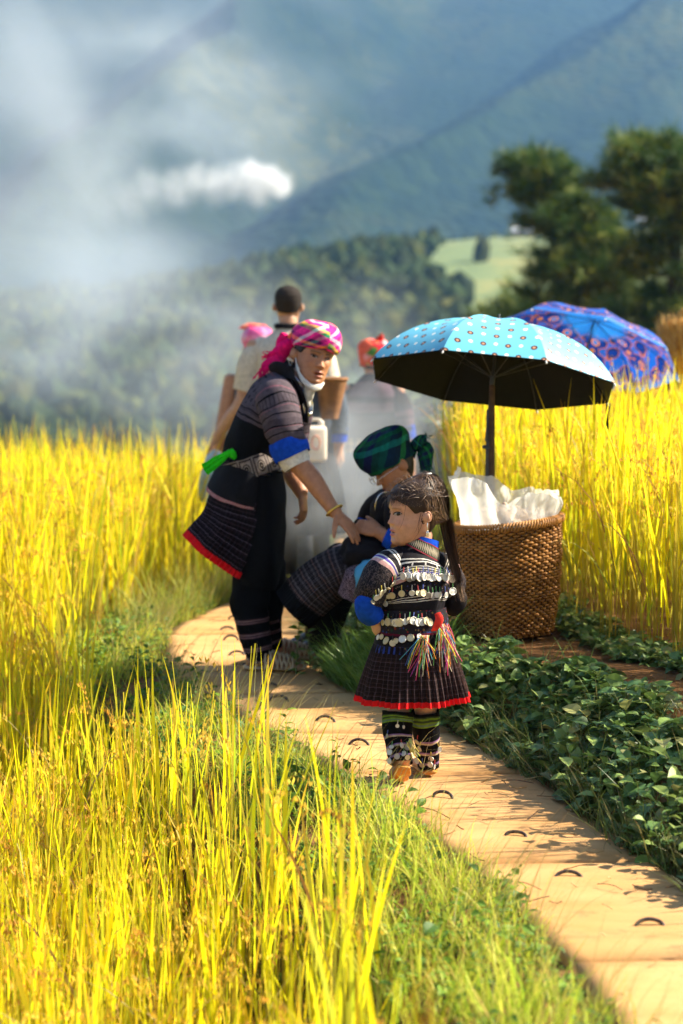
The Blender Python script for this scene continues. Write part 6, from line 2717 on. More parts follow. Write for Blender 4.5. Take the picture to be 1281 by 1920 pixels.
# black apron and trousers
tr_ = loft([w(494, 886), w(494, 940), w(490, 1010), w(484, 1075), w(480, 1095)], [px(38), px(42), px(43), px(42), px(40)], [.165, .185, .19, .18, .16], (1, 0, -.1), 48, 6, (False, False), lambda ph, t: (1 + .03 * math.sin(5 * ph + 4 * t), None))
build('apron', wrinkle(tr_, .008, 12, 7), MAT['black_cloth'], wom)
te = M()
te.add(loft([w(480, 1060, -.06), w(470, 1105, -.06), w(468, 1135, -.06), w(472, 1156, -.06)], [.085, .080, .078, .070], None, (1, 0, 0), 28, 5, (True, False)))
te.add(loft([w(498, 1060, .10), w(502, 1110, .12), w(500, 1150, .13), w(502, 1166, .14)], [.085, .078, .066, .055], None, (1, 0, 0), 28, 5, (True, False)))
build('trousers', wrinkle(te, .010, 14, 8), MAT['black_cloth'], wom)


def wwrap(nt, u, v):
    vv = mth(nt, 'ADD', v, mth(nt, 'MULTIPLY', u, .10))
    return ramp(nt, fr(nt, vv, 3.6), [(0, BLACK), (.50, lin('#4a3438')), (.58, lin('#8a6a6c')), (.66, lin('#4a3438')), (.75, lin('#76585c')), (.84, lin('#332428')), (.9, BLACK)])


MAT['wwrap'] = cloth_mat('striped_leg_wrap', wwrap, .85, .35)


def wrapf(ph, t):
    s = (t * 5 + ph / 6.283 * .5) % 1
    return 1 + .045 * (s - .5), None


wl = loft([w(470, 1146, -.06), w(476, 1180, -.06), w(483, 1212, -.06), w(490, 1240, -.06)], [.074, .070, .062, .050], None, (1, 0, .1), 36, 8, (False, False), wrapf)
build('leg_wrap', wl, MAT['wwrap'], wom)
wl = loft([w(500, 1152, .13), w(505, 1185, .14), w(511, 1212, .16)], [.060, .054, .046], None, (1, 0, .1), 36, 8, (False, False), wrapf)
build('leg_wrap', wl, MAT['wwrap'], wom)
# slip-on sandals: sole and latticed upper
MAT['sandal'] = pmat('beige_plastic', lin('#d0b490'), lin('#b4946c'), 40, .6, .2)
for hx, hy in ((h1.x, h1.y), (h1.x + .07, h1.y + .30)):
    sole = loft([Vector((hx - .035, hy, .014)), Vector((hx + .02, hy, .014)), Vector((hx + .10, hy - .012, .014)), Vector((hx + .17, hy - .016, .014)), Vector((hx + .222, hy - .02, .016))], [.030, .038, .038, .048, .030], .010, (0, 1, 0), 20, 4)
    sdl = build('sandal', sole, MAT['sandal'], wom)
    la = M()

    def up_pt(q, a):
        """arch over the foot, q along 0..1"""
        x = hx + .055 + .115 * q
        r = .052 - .002 * q
        hgt = .074 - .030 * q
        return Vector((x, hy - .012 + r * math.cos(a), .018 + hgt * math.sin(a)))
    for k in range(6):
        for sgn in (-1, 1):
            pts = []
            for t in range(9):
                a = math.pi * t / 8
                q = (k - 1 + sgn * (t / 8 - .5) * 2.2 + 1) / 6 + .1
                pts.append(up_pt(min(1, max(0, q)), a))
            la.add(tube(pts, .0042, 6, 2))
    for q in (0, 1):
        la.add(tube([up_pt(q, math.pi * t / 8) for t in range(9)], .0055, 6, 2))
    build('lattice_upper', la, MAT['sandal'], sdl)

# ---- the seated woman ----------------------------------------------
SD = 10.0
SU = SD / FPX


def s(px_, py, dd=0.0):
    return P(px_, py, SD + dd)


seat_c = s(742, 1120)
sz_ = gz(seat_c.x, seat_c.y)
sea = person((seat_c.x, SD, sz_), 'seated woman in dark green plaid headscarf and glasses bent over black cloth behind the girl')
sfr = Frame(s(738, 872, -.02), (-.82, -.26, -.51), (-.50, -.05, .86), .234)
sface = Face(False, .1, .9)
spx = lambda n: n * SU
body = M()
body.add(loft([s(748, 900), s(745, 925), s(742, 950)], [.05, .052, .075], None, (1, 0, 0), 14, 3))
body.add(loft([s(760, 1095), s(758, 1050), s(752, 1000), s(742, 955), s(742, 935)], [.13, .12, .115, .10, .06], [.15, .14, .14, .15, .08], (1, 0, 0), 18, 4))
# near arm and far arm, both hands in the lap
body.add(loft([s(748, 955, -.16), s(752, 1005, -.22), s(735, 1010, -.24), s(712, 998, -.20)], [.046, .042, .036, .027], None, (0, 0, 1), 12, 5))
body.add(hand(s(714, 998, -.20), (-.75, .25, .22), (-.1, -.8, .5), .165, 1, (.45, .5, .55, .6), .05, (.7, .45)))
body.add(loft([s(728, 950, .14), s(700, 985, .17), s(690, 1000, .10), s(694, 1003, .02)], [.046, .042, .034, .027], None, (0, 0, 1), 12, 5))
body.add(hand(s(694, 1003, .03), (.05, -.75, .05), (-.5, 0, .85), .165, 1, (.4, .45, .5, .55), .05, (.7, .45)))
# legs forward to the left
for dd, kx, ky, fx_, fy_ in ((-.12, 655, 1062, 600, 1222), (.10, 640, 1046, 592, 1216)):
    body.add(loft([s(755, 1090, dd), s(705, 1070, dd), s(kx, ky, dd), s((kx + fx_) / 2 - 4, (ky + fy_) / 2, dd + .22), s(fx_, fy_, dd + .5)], [.09, .08, .062, .055, .036], None, (0, 0, 1), 12, 5))
    f0 = s(fx_, fy_ + 4, dd + .5)
    f0.z = .05
    body.add(loft([f0, f0 + Vector((-.05, -.01, -.01)), f0 + Vector((-.12, -.015, -.025))], [.034, .036, .022], [.035, .026, .014], (0, 1, 0), 12, 3))
bm_ = remesh(body, .0048, 4, .5, .35)
bm_.c = [SK_A] * len(bm_.v)
bm_.add(sface.mesh(sfr, SK_A, LIP_A, BROW))
build('body', bm_, MAT['skin'], sea)
sface.eyes(sfr, sea, (MAT['eye'], MAT['lash'], MAT['lid']), (0, -.2), .95, (-1, 1), .45)
build('hair', hair_cap(sfr, sface, 1.05, (.012, .009, .008), wline), MAT['hair'], sea)
MAT['green_plaid'] = cloth_mat('green_plaid_scarf', plaid(R_('#0c2436', '#0c2a44', '#0e5a4c', '#0e4a3c', '#1c1450', '#0e4a3c', '#0c2436', '#2a8a3c'), R_('#0b2038', '#0b2038', '#127a78', '#0c2436', '#10602e', '#231858', '#10602e', '#0b2038'), 2.6, 1.5, .5, .35), .75, .25)
ss_ = scarf(sfr, [(.07, .36, .42, -.41), (.02, .375, .45, -.43), (.12, .40, .49, -.46), (.30, .43, .55, -.51), (.47, .42, .57, -.50), (.58, .36, .47, -.42), (.66, .20, .2, -.26), (.68, .01, .0, -.02)], sea, MAT['green_plaid'], 'headscarf', .05, 4.0, 96, .05)
tl = M()
kp = s(782, 842, .0)
tl.add(loft([s(770, 835), kp, s(795, 842), s(799, 862, -.01), s(797, 880, -.01)], [.02, .04, .036, .03, .022], [.02, .028, .022, .014, .010], (1, 0, 0), 16, 4))
tl.add(loft([s(776, 835, -.03), s(788, 826, -.03), s(798, 822, -.03)], [.02, .026, .012], [.014, .014, .006], (0, 0, 1), 12, 4))
for i in range(70):
    a = s(796 + rt.gauss(0, 5), 868 + rt.gauss(0, 8), -.015)
    tl.add(tube([a, a + Vector((rt.gauss(.004, .010), rt.gauss(0, .01), rt.gauss(-.035, .012)))], .0015, 4, 1))
for i in range(24):
    a = s(796 + rt.gauss(0, 3), 822 + rt.gauss(0, 3), -.03)
    tl.add(tube([a, a + Vector((rt.gauss(.012, .010), rt.gauss(0, .01), rt.gauss(.004, .010)))], .0015, 4, 1))
build('scarf_tail', wrinkle(tl, .006, 26, 6), MAT['green_plaid'], ss_)
# glasses
gl = M()
for sd_ in (-1, 1):
    c = sfr(sd_ * .14, .455, -.055)
    gl.add(ring_tube(c, sfr.r * .027, sfr.u * .018, .0013, 28, 6))
    gl.add(tube([sfr(sd_ * .26, .445, -.04), sfr(sd_ * .345, .2, -.02), sfr(sd_ * .355, -.06, -.02)], .0013, 6, 3))
gl.add(tube([sfr(-.03, .46, -.045), sfr(.03, .46, -.045)], .0013, 6, 1))
build('glasses', gl, MAT['silver'], sea)
# jacket
jk = loft([s(758, 1100), s(757, 1050), s(750, 1000), s(742, 958), s(741, 936), s(743, 922)], [spx(64), spx(62), spx(58), spx(50), spx(36), spx(25)], [.17, .17, .175, .18, .13, .07], (1, 0, 0), 48, 6, (False, False))
sjk = build('jacket', wrinkle(jk, .010, 10, 5), MAT['velvet'], sea)
for a in ([s(745, 945, -.12), s(750, 975, -.19), s(752, 1008, -.225), s(738, 1014, -.235)], [s(726, 938, .10), s(708, 958, .15), s(694, 982, .165), s(688, 992, .14)]):
    build('sleeve', wrinkle(loft(a, [.055, .068, .062, .052], None, (1, 0, .2), 26, 5, (True, False)), .008, 14, 3), MAT['velvet'], sjk)
build('cuff', loft([s(742, 1012, -.235), s(726, 1004, -.225)], [.052, .046], None, (0, 0, 1), 24, 4, (False, False)), MAT['blue_cuff'], sjk)
build('cuff', loft([s(690, 984, .15), s(688, 996, .11)], [.054, .046], None, (1, 0, .2), 24, 4, (False, False)), MAT['blue_cuff'], sjk)
pl = loft([s(726, 935, -.09), s(716, 955, -.11), s(714, 975, -.115)], [.012, .014, .010], .006, (1, 0, 0), 12, 4)
build('blue_placket', pl, MAT['blue_cuff'], sjk)
build('necklace', ring_tube(s(722, 950, -.06), (.040, .03, 0), (0, -.02, .062), .0036, 44, 8), MAT['silver'], sea)


# skirt over knees, patterned with black hem
def seskirt(nt, u, v):
    a = ramp(nt, fr(nt, v, 9), [(0, lin('#221c1e')), (.3, lin('#6a6062')), (.42, lin('#2a2224')), (.6, lin('#7c5c54')), (.68, lin('#221c1e')), (.85, lin('#585052'))])
    b = ramp(nt, fr(nt, u, 70), [(0, lin('#1a1416')), (.5, lin('#716769')), (.7, lin('#1a1416'))])
    c = mixc(nt, .5, a, b)
    return mixc(nt, mth(nt, 'GREATER_THAN', v, .87), c, BLACK)


MAT['seskirt'] = cloth_mat('grey_plaid_skirt', seskirt, .85, .3)
sk = loft([s(745, 1085, 0), s(690, 1066, 0), s(640, 1070, 0), s(595, 1100, 0), s(552, 1142, 0)], [.13, .10, .10, .105, .10], [.21, .21, .22, .22, .22], [(0, 0, 1), (0, 0, 1), (.2, 0, 1), (.6, 0, .8), (.65, 0, .75)], 44 * 6, 6, (False, False), pleat(44, .05, .03, 5, 2.0))
build('skirt', sk, MAT['seskirt'], sea)


def mauve(nt, u, v):
    cv = nd(nt, 'ShaderNodeCombineXYZ')
    nt.links.new(mth(nt, 'MULTIPLY', u, 60), cv.inputs[0])
    nt.links.new(mth(nt, 'MULTIPLY', v, 14), cv.inputs[1])
    n_ = noise_n(nt, 2.0, 2, cv.outputs[0])
    return ramp(nt, n_, [(0, lin('#2a2026')), (.46, lin('#8a7480')), (.56, lin('#3a2c34'))])


MAT['mauve'] = cloth_mat('mauve_patterned_cotton', mauve, .85)
ap_ = loft([s(735, 1070, -.20), s(695, 1072, -.22), s(672, 1088, -.23), s(655, 1122, -.22)], [.06, .055, .06, .05], [.05, .05, .055, .05], (0, 0, 1), 40, 6, (True, False), pleat(20, .06, .05, 3))
build('apron_front', wrinkle(ap_, .01, 14, 3), MAT['mauve'], sea)
lap = loft([s(752, 1055, -.04), s(705, 1046, -.06), s(670, 1040, -.08), s(646, 1046, -.08)], [.09, .095, .085, .045], [.19, .19, .18, .13], (0, 0, 1), 48, 6, (True, True))
build('black_apron', wrinkle(lap, .022, 11, 4), MAT['velvet'], sea)
# shoes
MAT['black_shoe'] = pmat('black_rubber', (.01, .01, .012, 1), None, 30, .4, spec=.4)
for dd, fx_, fy_ in ((-.12, 600, 1222), (.10, 592, 1216)):
    f0 = s(fx_, fy_ + 4, dd + .5)
    f0.z = .05
    build('shoe', loft([f0 + Vector((.03, 0, .0)), f0 + Vector((-.02, -.005, -.004)), f0 + Vector((-.07, -.01, -.018)), f0 + Vector((-.14, -.016, -.03))], [.040, .044, .044, .03], [.045, .044, .034, .02], (0, 1, 0), 18, 4), MAT['black_shoe'], sea)

lt = M()
for dd, kx, ky, fx_, fy_ in ((-.12, 655, 1062, 600, 1222), (.10, 640, 1046, 592, 1216)):
    lt.add(loft([s(kx, ky, dd), s((kx + fx_) / 2 - 4, (ky + fy_) / 2, dd + .22), s(fx_, fy_, dd + .5)], [.075, .07, .055], None, (0, 0, 1), 20, 5))
build('trousers', wrinkle(lt, .006, 14, 2), MAT['black_cloth'], sea)

# black cloth she is sewing, held in the hands
cl_ = loft([s(668, 978, -.10), s(680, 990, -.10), s(690, 1006, -.10), s(676, 1024, -.10), s(664, 1040, -.10)], [.012, .045, .055, .06, .05], [.010, .014, .05, .06, .05], (0, 0, 1), 24, 6)
bcl = build('cloth', wrinkle(cl_, .016, 13, 2), MAT['black_cloth'])
tag(bcl, 'crumpled black cloth held between the hands of the two women', 'cloth')

# blue plastic bag by her knee
m, nt, bs_m = new_mat('thin_blue_plastic')
bs_m.inputs['Base Color'].default_value = lin('#5fb4dc')
bs_m.inputs['Roughness'].default_value = .25
tr2 = nd(nt, 'ShaderNodeBsdfTranslucent')
tr2.inputs[0].default_value = lin('#7cc8ea')
mx = nd(nt, 'ShaderNodeMixShader')
mx.inputs[0].default_value = .45
nt.links.new(bs_m.outputs[0], mx.inputs[1])
nt.links.new(tr2.outputs[0], mx.inputs[2])
nt.links.new(mx.outputs[0], nt.nodes['Material Output'].inputs[0])
bump(nt, bs_m, noise_n(nt, 60, 4, coords(nt)), .6, .01)
MAT['blue_bag'] = m
bg_ = loft([s(696, 1050, -.32), s(690, 1066, -.33), s(684, 1085, -.34), s(690, 1112, -.34)], [.012, .034, .044, .035], [.010, .03, .04, .03], (1, 0, 0), 28, 7)
bo = build('plastic_bag', wrinkle(bg_, .018, 26, 5), MAT['blue_bag'])
tag(bo, 'small crumpled light blue plastic bag beside the girl\'s elbow', 'bag')
# ---- people further down the path, out of focus in the smoke -------


def far_person(D, x0, label, H, parts_fn, group='people down the path'):
    b = P(x0, 900, D)
    z = gz(b.x, D)
    t = person((b.x, D, z), label, group)
    return t, Vector((b.x, D, z))


MAT['hair_far'] = pmat('cropped_dark_hair', (.020, .016, .014, 1), (.035, .028, .024, 1), 120, .85, .5, .004, .1)
MAT['skin_far'] = attr_mat('pale_tan_skin', .5, .3)


def far_body(t, B, H, face_dir, arms, skin=(.42, .21, .12), hair_c=(.015, .012, .011), head_s=.225, hair=True):
    """a walking figure seen from behind. arms: (elbow, wrist) offsets per side in metres from the shoulder"""
    f = Vector((face_dir[0], face_dir[1], 0)).normalized()
    r = f.cross(Vector((0, 0, 1)))
    k = H / 1.65
    at_ = lambda x, y, z: B + (r * x + f * y + Vector((0, 0, z))) * k
    m = M()
    m.add(loft([at_(0, 0, .85), at_(0, 0, 1.0), at_(0, .01, 1.2), at_(0, 0, 1.34), at_(0, 0, 1.42)], [.15 * k, .14 * k, .165 * k, .15 * k, .06 * k], [.10 * k, .10 * k, .11 * k, .09 * k, .055 * k], tuple(r), 16, 4))
    m.add(loft([at_(0, 0, 1.38), at_(0, .01, 1.48)], [.055 * k, .05 * k], None, tuple(r), 12, 3))
    for sd, ph in ((-1, .10), (1, -.12)):
        m.add(loft([at_(sd * .09, 0, .9), at_(sd * .095, ph * .4, .68), at_(sd * .09, ph * .7, .46), at_(sd * .09, ph, .25), at_(sd * .09, ph * 1.1, .07)], [.085 * k, .075 * k, .056 * k, .052 * k, .034 * k], None, tuple(r), 12, 4))
        m.add(loft([at_(sd * .09, ph * 1.1 - .04, .045), at_(sd * .092, ph * 1.1 + .05, .04), at_(sd * .10, ph * 1.1 + .17, .02)], [.034 * k, .04 * k, .03 * k], [.035 * k, .032 * k, .014 * k], tuple(r), 12, 3))
    wr_ = {}
    for sd, (e, wv) in zip((-1, 1), arms):
        sh = at_(sd * .17, 0, 1.34)
        el = at_(sd * .17 + e[0], e[1], 1.34 + e[2])
        wp = at_(sd * .17 + wv[0], wv[1], 1.34 + wv[2])
        m.add(loft([sh, el, el.lerp(wp, .5), wp], [.05 * k, .042 * k, .038 * k, .026 * k], None, tuple(f), 12, 4))
        m.add(hand(wp, (wp - el).normalized(), r * sd, .17 * k, sd * -1, (.35, .4, .45, .5), .05, (.7, .4)))
        wr_[sd] = (sh, el, wp)
    bm2 = remesh(m, .007, 4, .5, .5)
    bm2.c = [skin if p_.z > B.z + .86 * k or abs((p_ - B).dot(r)) > .2 * k else (.012, .012, .014) for p_ in bm2.v]
    fr_ = Frame(at_(0, .02, 1.65 - .112 / k * 1), f, (0, 0, 1), head_s)
    fc = Face(False, 0, 1)
    bm2.add(fc.mesh(fr_, skin, LIP_A, BROW, 40, 40))
    build('body', bm2, MAT['skin_far'], t)
    if hair:
        def hl2(a):
            a = abs((a + math.pi) % (2 * math.pi) - math.pi)
            return float(np.interp(a, [0, .8, 1.3, 1.7, 2.2, 3.15], [.24, .20, .02, .0, -.16, -.20]))
        build('hair', hair_cap(fr_, fc, 1.05, hair_c, hl2), MAT['hair_far'], t)
    return at_, fr_, wr_, k, r, f


ARM_D = (((-.06, -.03, -.30), (-.10, .03, -.54)), ((.06, -.03, -.30), (.10, .03, -.54)))
# man in cream shirt
t, B = far_person(13.9, 541, 'man in cream short sleeved shirt seen from behind in the smoke', 1.72, None)
at_, fr_, wr_, k, r, f = far_body(t, B, 1.79, (.05, 1), (((-.07, -.02, -.29), (-.22, .04, -.50)), ((.06, -.03, -.30), (.10, .03, -.54))), (.50, .28, .17))
MAT['cream'] = cloth_mat('cream_cotton', solid((.62, .54, .42, 1)), .85)
sh = build('shirt', wrinkle(loft([at_(0, 0, .84), at_(0, 0, .95), at_(0, 0, 1.15), at_(0, 0, 1.30), at_(0, 0, 1.38), at_(0, 0, 1.43)], [.185 * k, .185 * k, .195 * k, .185 * k, .12 * k, .065 * k], [.125 * k, .125 * k, .13 * k, .115 * k, .085 * k, .06 * k], tuple(r), 36, 5, (False, False)), .012, 8, 1), MAT['cream'], t)
for sd in (-1, 1):
    s0, e0, w0 = wr_[sd]
    build('sleeve', wrinkle(loft([s0.lerp(at_(0, 0, 1.34), .25), s0.lerp(e0, .3), s0.lerp(e0, .85)], [.06, .075, .072], None, tuple(f), 22, 4, (True, False)), .008, 10, sd), MAT['cream'], sh)
build('collar', ring_tube(at_(0, 0, 1.44), r * .068, f * .062, .016, 30, 8), MAT['velvet'], sh)
MAT['trouser'] = cloth_mat('grey_trousers', solid((.10, .11, .13, 1)))
tm = M()
for sd, ph in ((-1, .10), (1, -.12)):
    tm.add(loft([at_(sd * .085, 0, .95), at_(sd * .095, ph * .4, .68), at_(sd * .09, ph * .7, .46), at_(sd * .09, ph, .12)], [.105 * k, .09 * k, .075 * k, .065 * k], None, tuple(r), 20, 4, (True, False)))
build('trousers', wrinkle(tm, .01, 9, 2), MAT['trouser'], t)
for sd, ph in ((-1, .10), (1, -.12)):
    build('shoe', loft([at_(sd * .09, ph * 1.1 - .06, .045), at_(sd * .092, ph * 1.1 + .05, .05), at_(sd * .10, ph * 1.1 + .20, .03)], [.042, .048, .035], [.045, .045, .022], tuple(r), 16, 3), MAT['black_shoe'], t)
# light blue bag swinging at his side
MAT['paleblue'] = cloth_mat('pale_blue_cloth', solid((.42, .58, .66, 1)))
w0 = wr_[-1][2]
bgm = loft([w0 + Vector((0, .0, -.07)), w0 + Vector((-.01, 0, -.16)), w0 + Vector((-.015, 0, -.30)), w0 + Vector((-.01, 0, -.36))], [.02, .07, .09, .07], [.015, .04, .05, .04], (1, 0, 0), 24, 5)
o = build('bag', wrinkle(bgm, .012, 12, 4), MAT['paleblue'])
tag(o, 'pale blue cloth bag hanging from the hand of the man in cream', 'bag')

# grey jacketed woman with a back basket
t, B = far_person(13.2, 572, 'woman in grey blue jacket carrying a back basket, half hidden by the pink scarf', 1.5, None)
at_, fr_, wr_, k, r, f = far_body(t, B, 1.50, (-.1, 1), (((-.02, -.03, -.30), (-.04, .05, -.54)), ((.02, -.03, -.30), (.0, .0, -.54))))
MAT['greyblue'] = cloth_mat('grey_blue_cotton', solid((.09, .11, .14, 1)))
sh = build('jacket', wrinkle(loft([at_(0, 0, .86), at_(0, 0, 1.0), at_(0, 0, 1.18), at_(0, 0, 1.31), at_(0, 0, 1.40), at_(0, 0, 1.45)], [.18, .175, .18, .17, .11, .06], [.12, .12, .125, .11, .08, .055], tuple(r), 36, 5, (False, False)), .012, 8, 1), MAT['greyblue'], t)
for sd in (-1, 1):
    s0, e0, w0 = wr_[sd]
    build('sleeve', wrinkle(loft([s0.lerp(at_(0, 0, 1.34), .25), s0.lerp(e0, .4), e0], [.055, .070, .06], None, tuple(f), 22, 4, (True, False)), .008, 10, sd), MAT['greyblue'], sh)
    build('cuff', loft([e0.lerp(s0, .12), e0.lerp(w0, .18)], [.064, .058], None, tuple(f), 22, 3, (False, False)), MAT['blue_cuff'], sh)
build('skirt', loft([at_(0, 0, .98), at_(0, 0, .75), at_(0, 0, .45)], [.15, .20, .24], [.12, .17, .20], tuple(r), 160, 5, (False, False), pleat(30, .06)), MAT['velvet'], t)
MAT['orange_scarf'] = cloth_mat('orange_print_scarf', plaid(R_('#f4603a', '#ff8a70', '#f06a98', '#f4603a'), R_('#f4603a', '#ffb070', '#e83a5a'), 3, 2), .7)
scf = scarf(fr_, [(.08, .36, .40, -.42), (.14, .40, .45, -.47), (.30, .43, .47, -.52), (.46, .40, .42, -.48), (.58, .28, .28, -.34), (.62, .1, .1, -.12)], t, MAT['orange_scarf'], 'headscarf', .03, 2)
build('scarf_point', loft([fr_(.38, 0, .05), fr_(.60, 0, .02), fr_(.78, 0, -.03)], [.03, .026, .004], .010, (0, 0, 1), 12, 4), MAT['orange_scarf'], scf)
bkb = P(622, 738, 13.05)
bo = thing('back_basket', tuple(bkb + Vector((0, 0, -.18))), 'small tan woven basket carried on the back of the grey jacketed woman', 'basket')
MAT['pale_cane'] = pmat('pale_cane', lin('#96683a'), lin('#744a24'), 25, .7, .5, .006)
nb = 14
for i in range(nb):
    q = i / (nb - 1)
    rr2 = .040 + .038 * q
    build('weave_strand', ring_tube(bkb + Vector((-.01 + .01 * q, 0, -.13 + .20 * q)), (rr2, 0, 0), (0, rr2 * .9, 0), .0085, 40, 6, (lambda a, i=i: Vector((0, 0, .002 * math.sin(20 * a + i * 3.14))))), MAT['pale_cane'], bo)
build('rim', ring_tube(bkb + Vector((0, 0, .078)), (.082, 0, 0), (0, .074, 0), .010, 40, 8), MAT['pale_cane'], bo)

# woman in red flowered scarf
t, B = far_person(15.4, 700, 'woman in dark jacket and red flowered headscarf behind the teal umbrella', 1.5, None)
at_, fr_, wr_, k, r, f = far_body(t, B, 1.50, (.15, 1), ARM_D)
MAT['darkj'] = cloth_mat('dark_mauve_jacket', lambda nt, u, v: ramp(nt, v, [(0, (.014, .012, .016, 1)), (.55, (.10, .055, .075, 1)), (.66, (.03, .02, .03, 1)), (.72, (.11, .07, .09, 1)), (.9, (.02, .02, .03, 1))]))
sh = build('jacket', wrinkle(loft([at_(0, 0, .86), at_(0, 0, 1.0), at_(0, 0, 1.18), at_(0, 0, 1.31), at_(0, 0, 1.40), at_(0, 0, 1.45)], [.18, .175, .19, .18, .11, .06], [.12, .12, .125, .11, .08, .055], tuple(r), 36, 5, (False, False)), .012, 8, 1), MAT['darkj'], t)
for sd in (-1, 1):
    s0, e0, w0 = wr_[sd]
    build('sleeve', wrinkle(loft([s0.lerp(at_(0, 0, 1.34), .25), s0.lerp(e0, .4), e0], [.055, .070, .06], None, tuple(f), 22, 4, (True, False)), .008, 10, sd), MAT['darkj'], sh)
    build('cuff', loft([e0.lerp(s0, .15), e0.lerp(w0, .20)], [.066, .060], None, tuple(f), 22, 3, (False, False)), MAT['blue_cuff'], sh)
MAT['yellow_trim'] = cloth_mat('yellow_trimmed_sash', plaid(R_('#b09048', '#4a3a28', '#d0b060', '#2a2020'), R_('#b09048', '#3a2c20'), 9, 2), .8)
build('sash', loft([at_(0, 0, .90), at_(0, 0, 1.0)], [.186, .184], [.128, .128], tuple(r), 36, 3, (False, False)), MAT['yellow_trim'], t)
build('skirt', loft([at_(0, 0, .95), at_(0, 0, .75), at_(0, 0, .45)], [.16, .22, .28], [.12, .18, .23], tuple(r), 160, 5, (False, False), pleat(30, .06)), MAT['trouser'], t)


def flowers(nt, u, v):
    cv = nd(nt, 'ShaderNodeCombineXYZ')
    nt.links.new(mth(nt, 'MULTIPLY', u, 12), cv.inputs[0])
    nt.links.new(mth(nt, 'MULTIPLY', v, 6), cv.inputs[1])
    vo = nd(nt, 'ShaderNodeTexVoronoi')
    vo.inputs['Scale'].default_value = 1
    nt.links.new(cv.outputs[0], vo.inputs['Vector'])
    return ramp(nt, fr(nt, vo.outputs['Color'], 1.0), [(0, lin('#e03a34')), (.3, lin('#e86a50')), (.5, lin('#b8b040')), (.62, lin('#f0a0a0')), (.75, lin('#d02c3c')), (.9, lin('#5a8a40'))])


MAT['flower_scarf'] = cloth_mat('red_flowered_scarf', flowers, .75)
scf = scarf(fr_, [(-.10, .33, .36, -.40), (-.02, .38, .40, -.46), (.14, .43, .47, -.53), (.32, .46, .50, -.56), (.48, .43, .45, -.50), (.60, .34, .32, -.38), (.66, .15, .14, -.18)], t, MAT['flower_scarf'], 'headscarf', .04, 3)
build('scarf_point', loft([fr_(.12, -.2, .5), fr_(.22, -.2, .68), fr_(.26, -.2, .80)], [.035, .022, .004], .010, (1, 0, 0), 12, 4), MAT['red_cloth'], scf)

# pink scarved woman mostly hidden behind the man
t, B = far_person(14.9, 484, 'woman in pink and orange headscarf hidden behind the man in cream', 1.44, None)
at_, fr_, wr_, k, r, f = far_body(t, B, 1.56, (.0, 1), ARM_D)
sh = build('jacket', wrinkle(loft([at_(0, 0, .86), at_(0, 0, 1.0), at_(0, 0, 1.18), at_(0, 0, 1.31), at_(0, 0, 1.40), at_(0, 0, 1.45)], [.155, .15, .15, .14, .10, .06], [.12, .12, .125, .11, .08, .055], tuple(r), 36, 5, (False, False)), .012, 8, 1), MAT['greyblue'], t)
build('skirt', loft([at_(0, 0, .98), at_(0, 0, .75), at_(0, 0, .45)], [.14, .18, .22], [.12, .18, .23], tuple(r), 160, 5, (False, False), pleat(30, .06)), MAT['trouser'], t)
MAT['pink_far'] = cloth_mat('pink_check_scarf', plaid(R_('#f46aa8', '#e84a90', '#c8a0c8', '#f46aa8'), R_('#f47ab0', '#f04a80', '#f8b0c8'), 4, 2), .7)
scf = scarf(fr_, [(-.02, .34, .38, -.40), (.08, .38, .42, -.45), (.28, .42, .46, -.50), (.46, .38, .40, -.46), (.58, .28, .26, -.32), (.62, .1, .1, -.12)], t, MAT['pink_far'], 'headscarf', .03, 6)
build('scarf_point', loft([fr_(-.50, 0, .57), fr_(-.25, 0, .60), fr_(.2, 0, .58)], [.004, .022, .018], .02, (0, 0, 1), 12, 4), MAT['orange_scarf'], scf)

# white plastic canister carried between them
jc = P(590, 832, 12.8)
jm = M()
rot = Matrix.Rotation(.25, 3, 'Z')
bmj = bmesh.new()
bmesh.ops.create_cube(bmj, size=1.0)
for v_ in bmj.verts:
    v_.co = Vector((v_.co.x * .12, v_.co.y * .10, v_.co.z * .19))
bmesh.ops.bevel(bmj, geom=list(bmj.edges), offset=.022, segments=4, affect='EDGES', profile=.5)
bmj.verts.ensure_lookup_table()
jm.v = [jc + rot @ v_.co for v_ in bmj.verts]
jm.f = [tuple(v_.index for v_ in f_.verts) for f_ in bmj.faces]
bmj.free()
jm.uv = [[(0, 0)] * len(f_) for f_ in jm.f]
jt = thing('canister', tuple(jc + Vector((0, 0, -.095))), 'white plastic canister with faint red print carried in the smoke', 'canister')
MAT['canister'] = pmat('milky_plastic', (.72, .62, .50, 1), (.66, .55, .44, 1), 20, .4)
build('tank', jm, MAT['canister'], jt)
build('handle', tube([jc + Vector((-.03, 0, .09)), jc + Vector((-.02, 0, .125)), jc + Vector((.03, 0, .125)), jc + Vector((.04, 0, .09))], .008, 8, 4), MAT['canister'], jt)
build('cap', tube([jc + Vector((.035, 0, .09)), jc + Vector((.035, 0, .115))], .016, 12, 1), MAT['canister'], jt)
MAT['faint_red'] = pmat('faint_red_print', (.62, .26, .18, 1), None, 30, .6)
build('print', ring_tube(jc + rot @ Vector((-.005, -.0512, .01)), rot @ Vector((.022, 0, 0)), Vector((0, 0, .036)), .004, 28, 6), MAT['faint_red'], jt)
# ---------------------------------------------------------------- smoke and haze


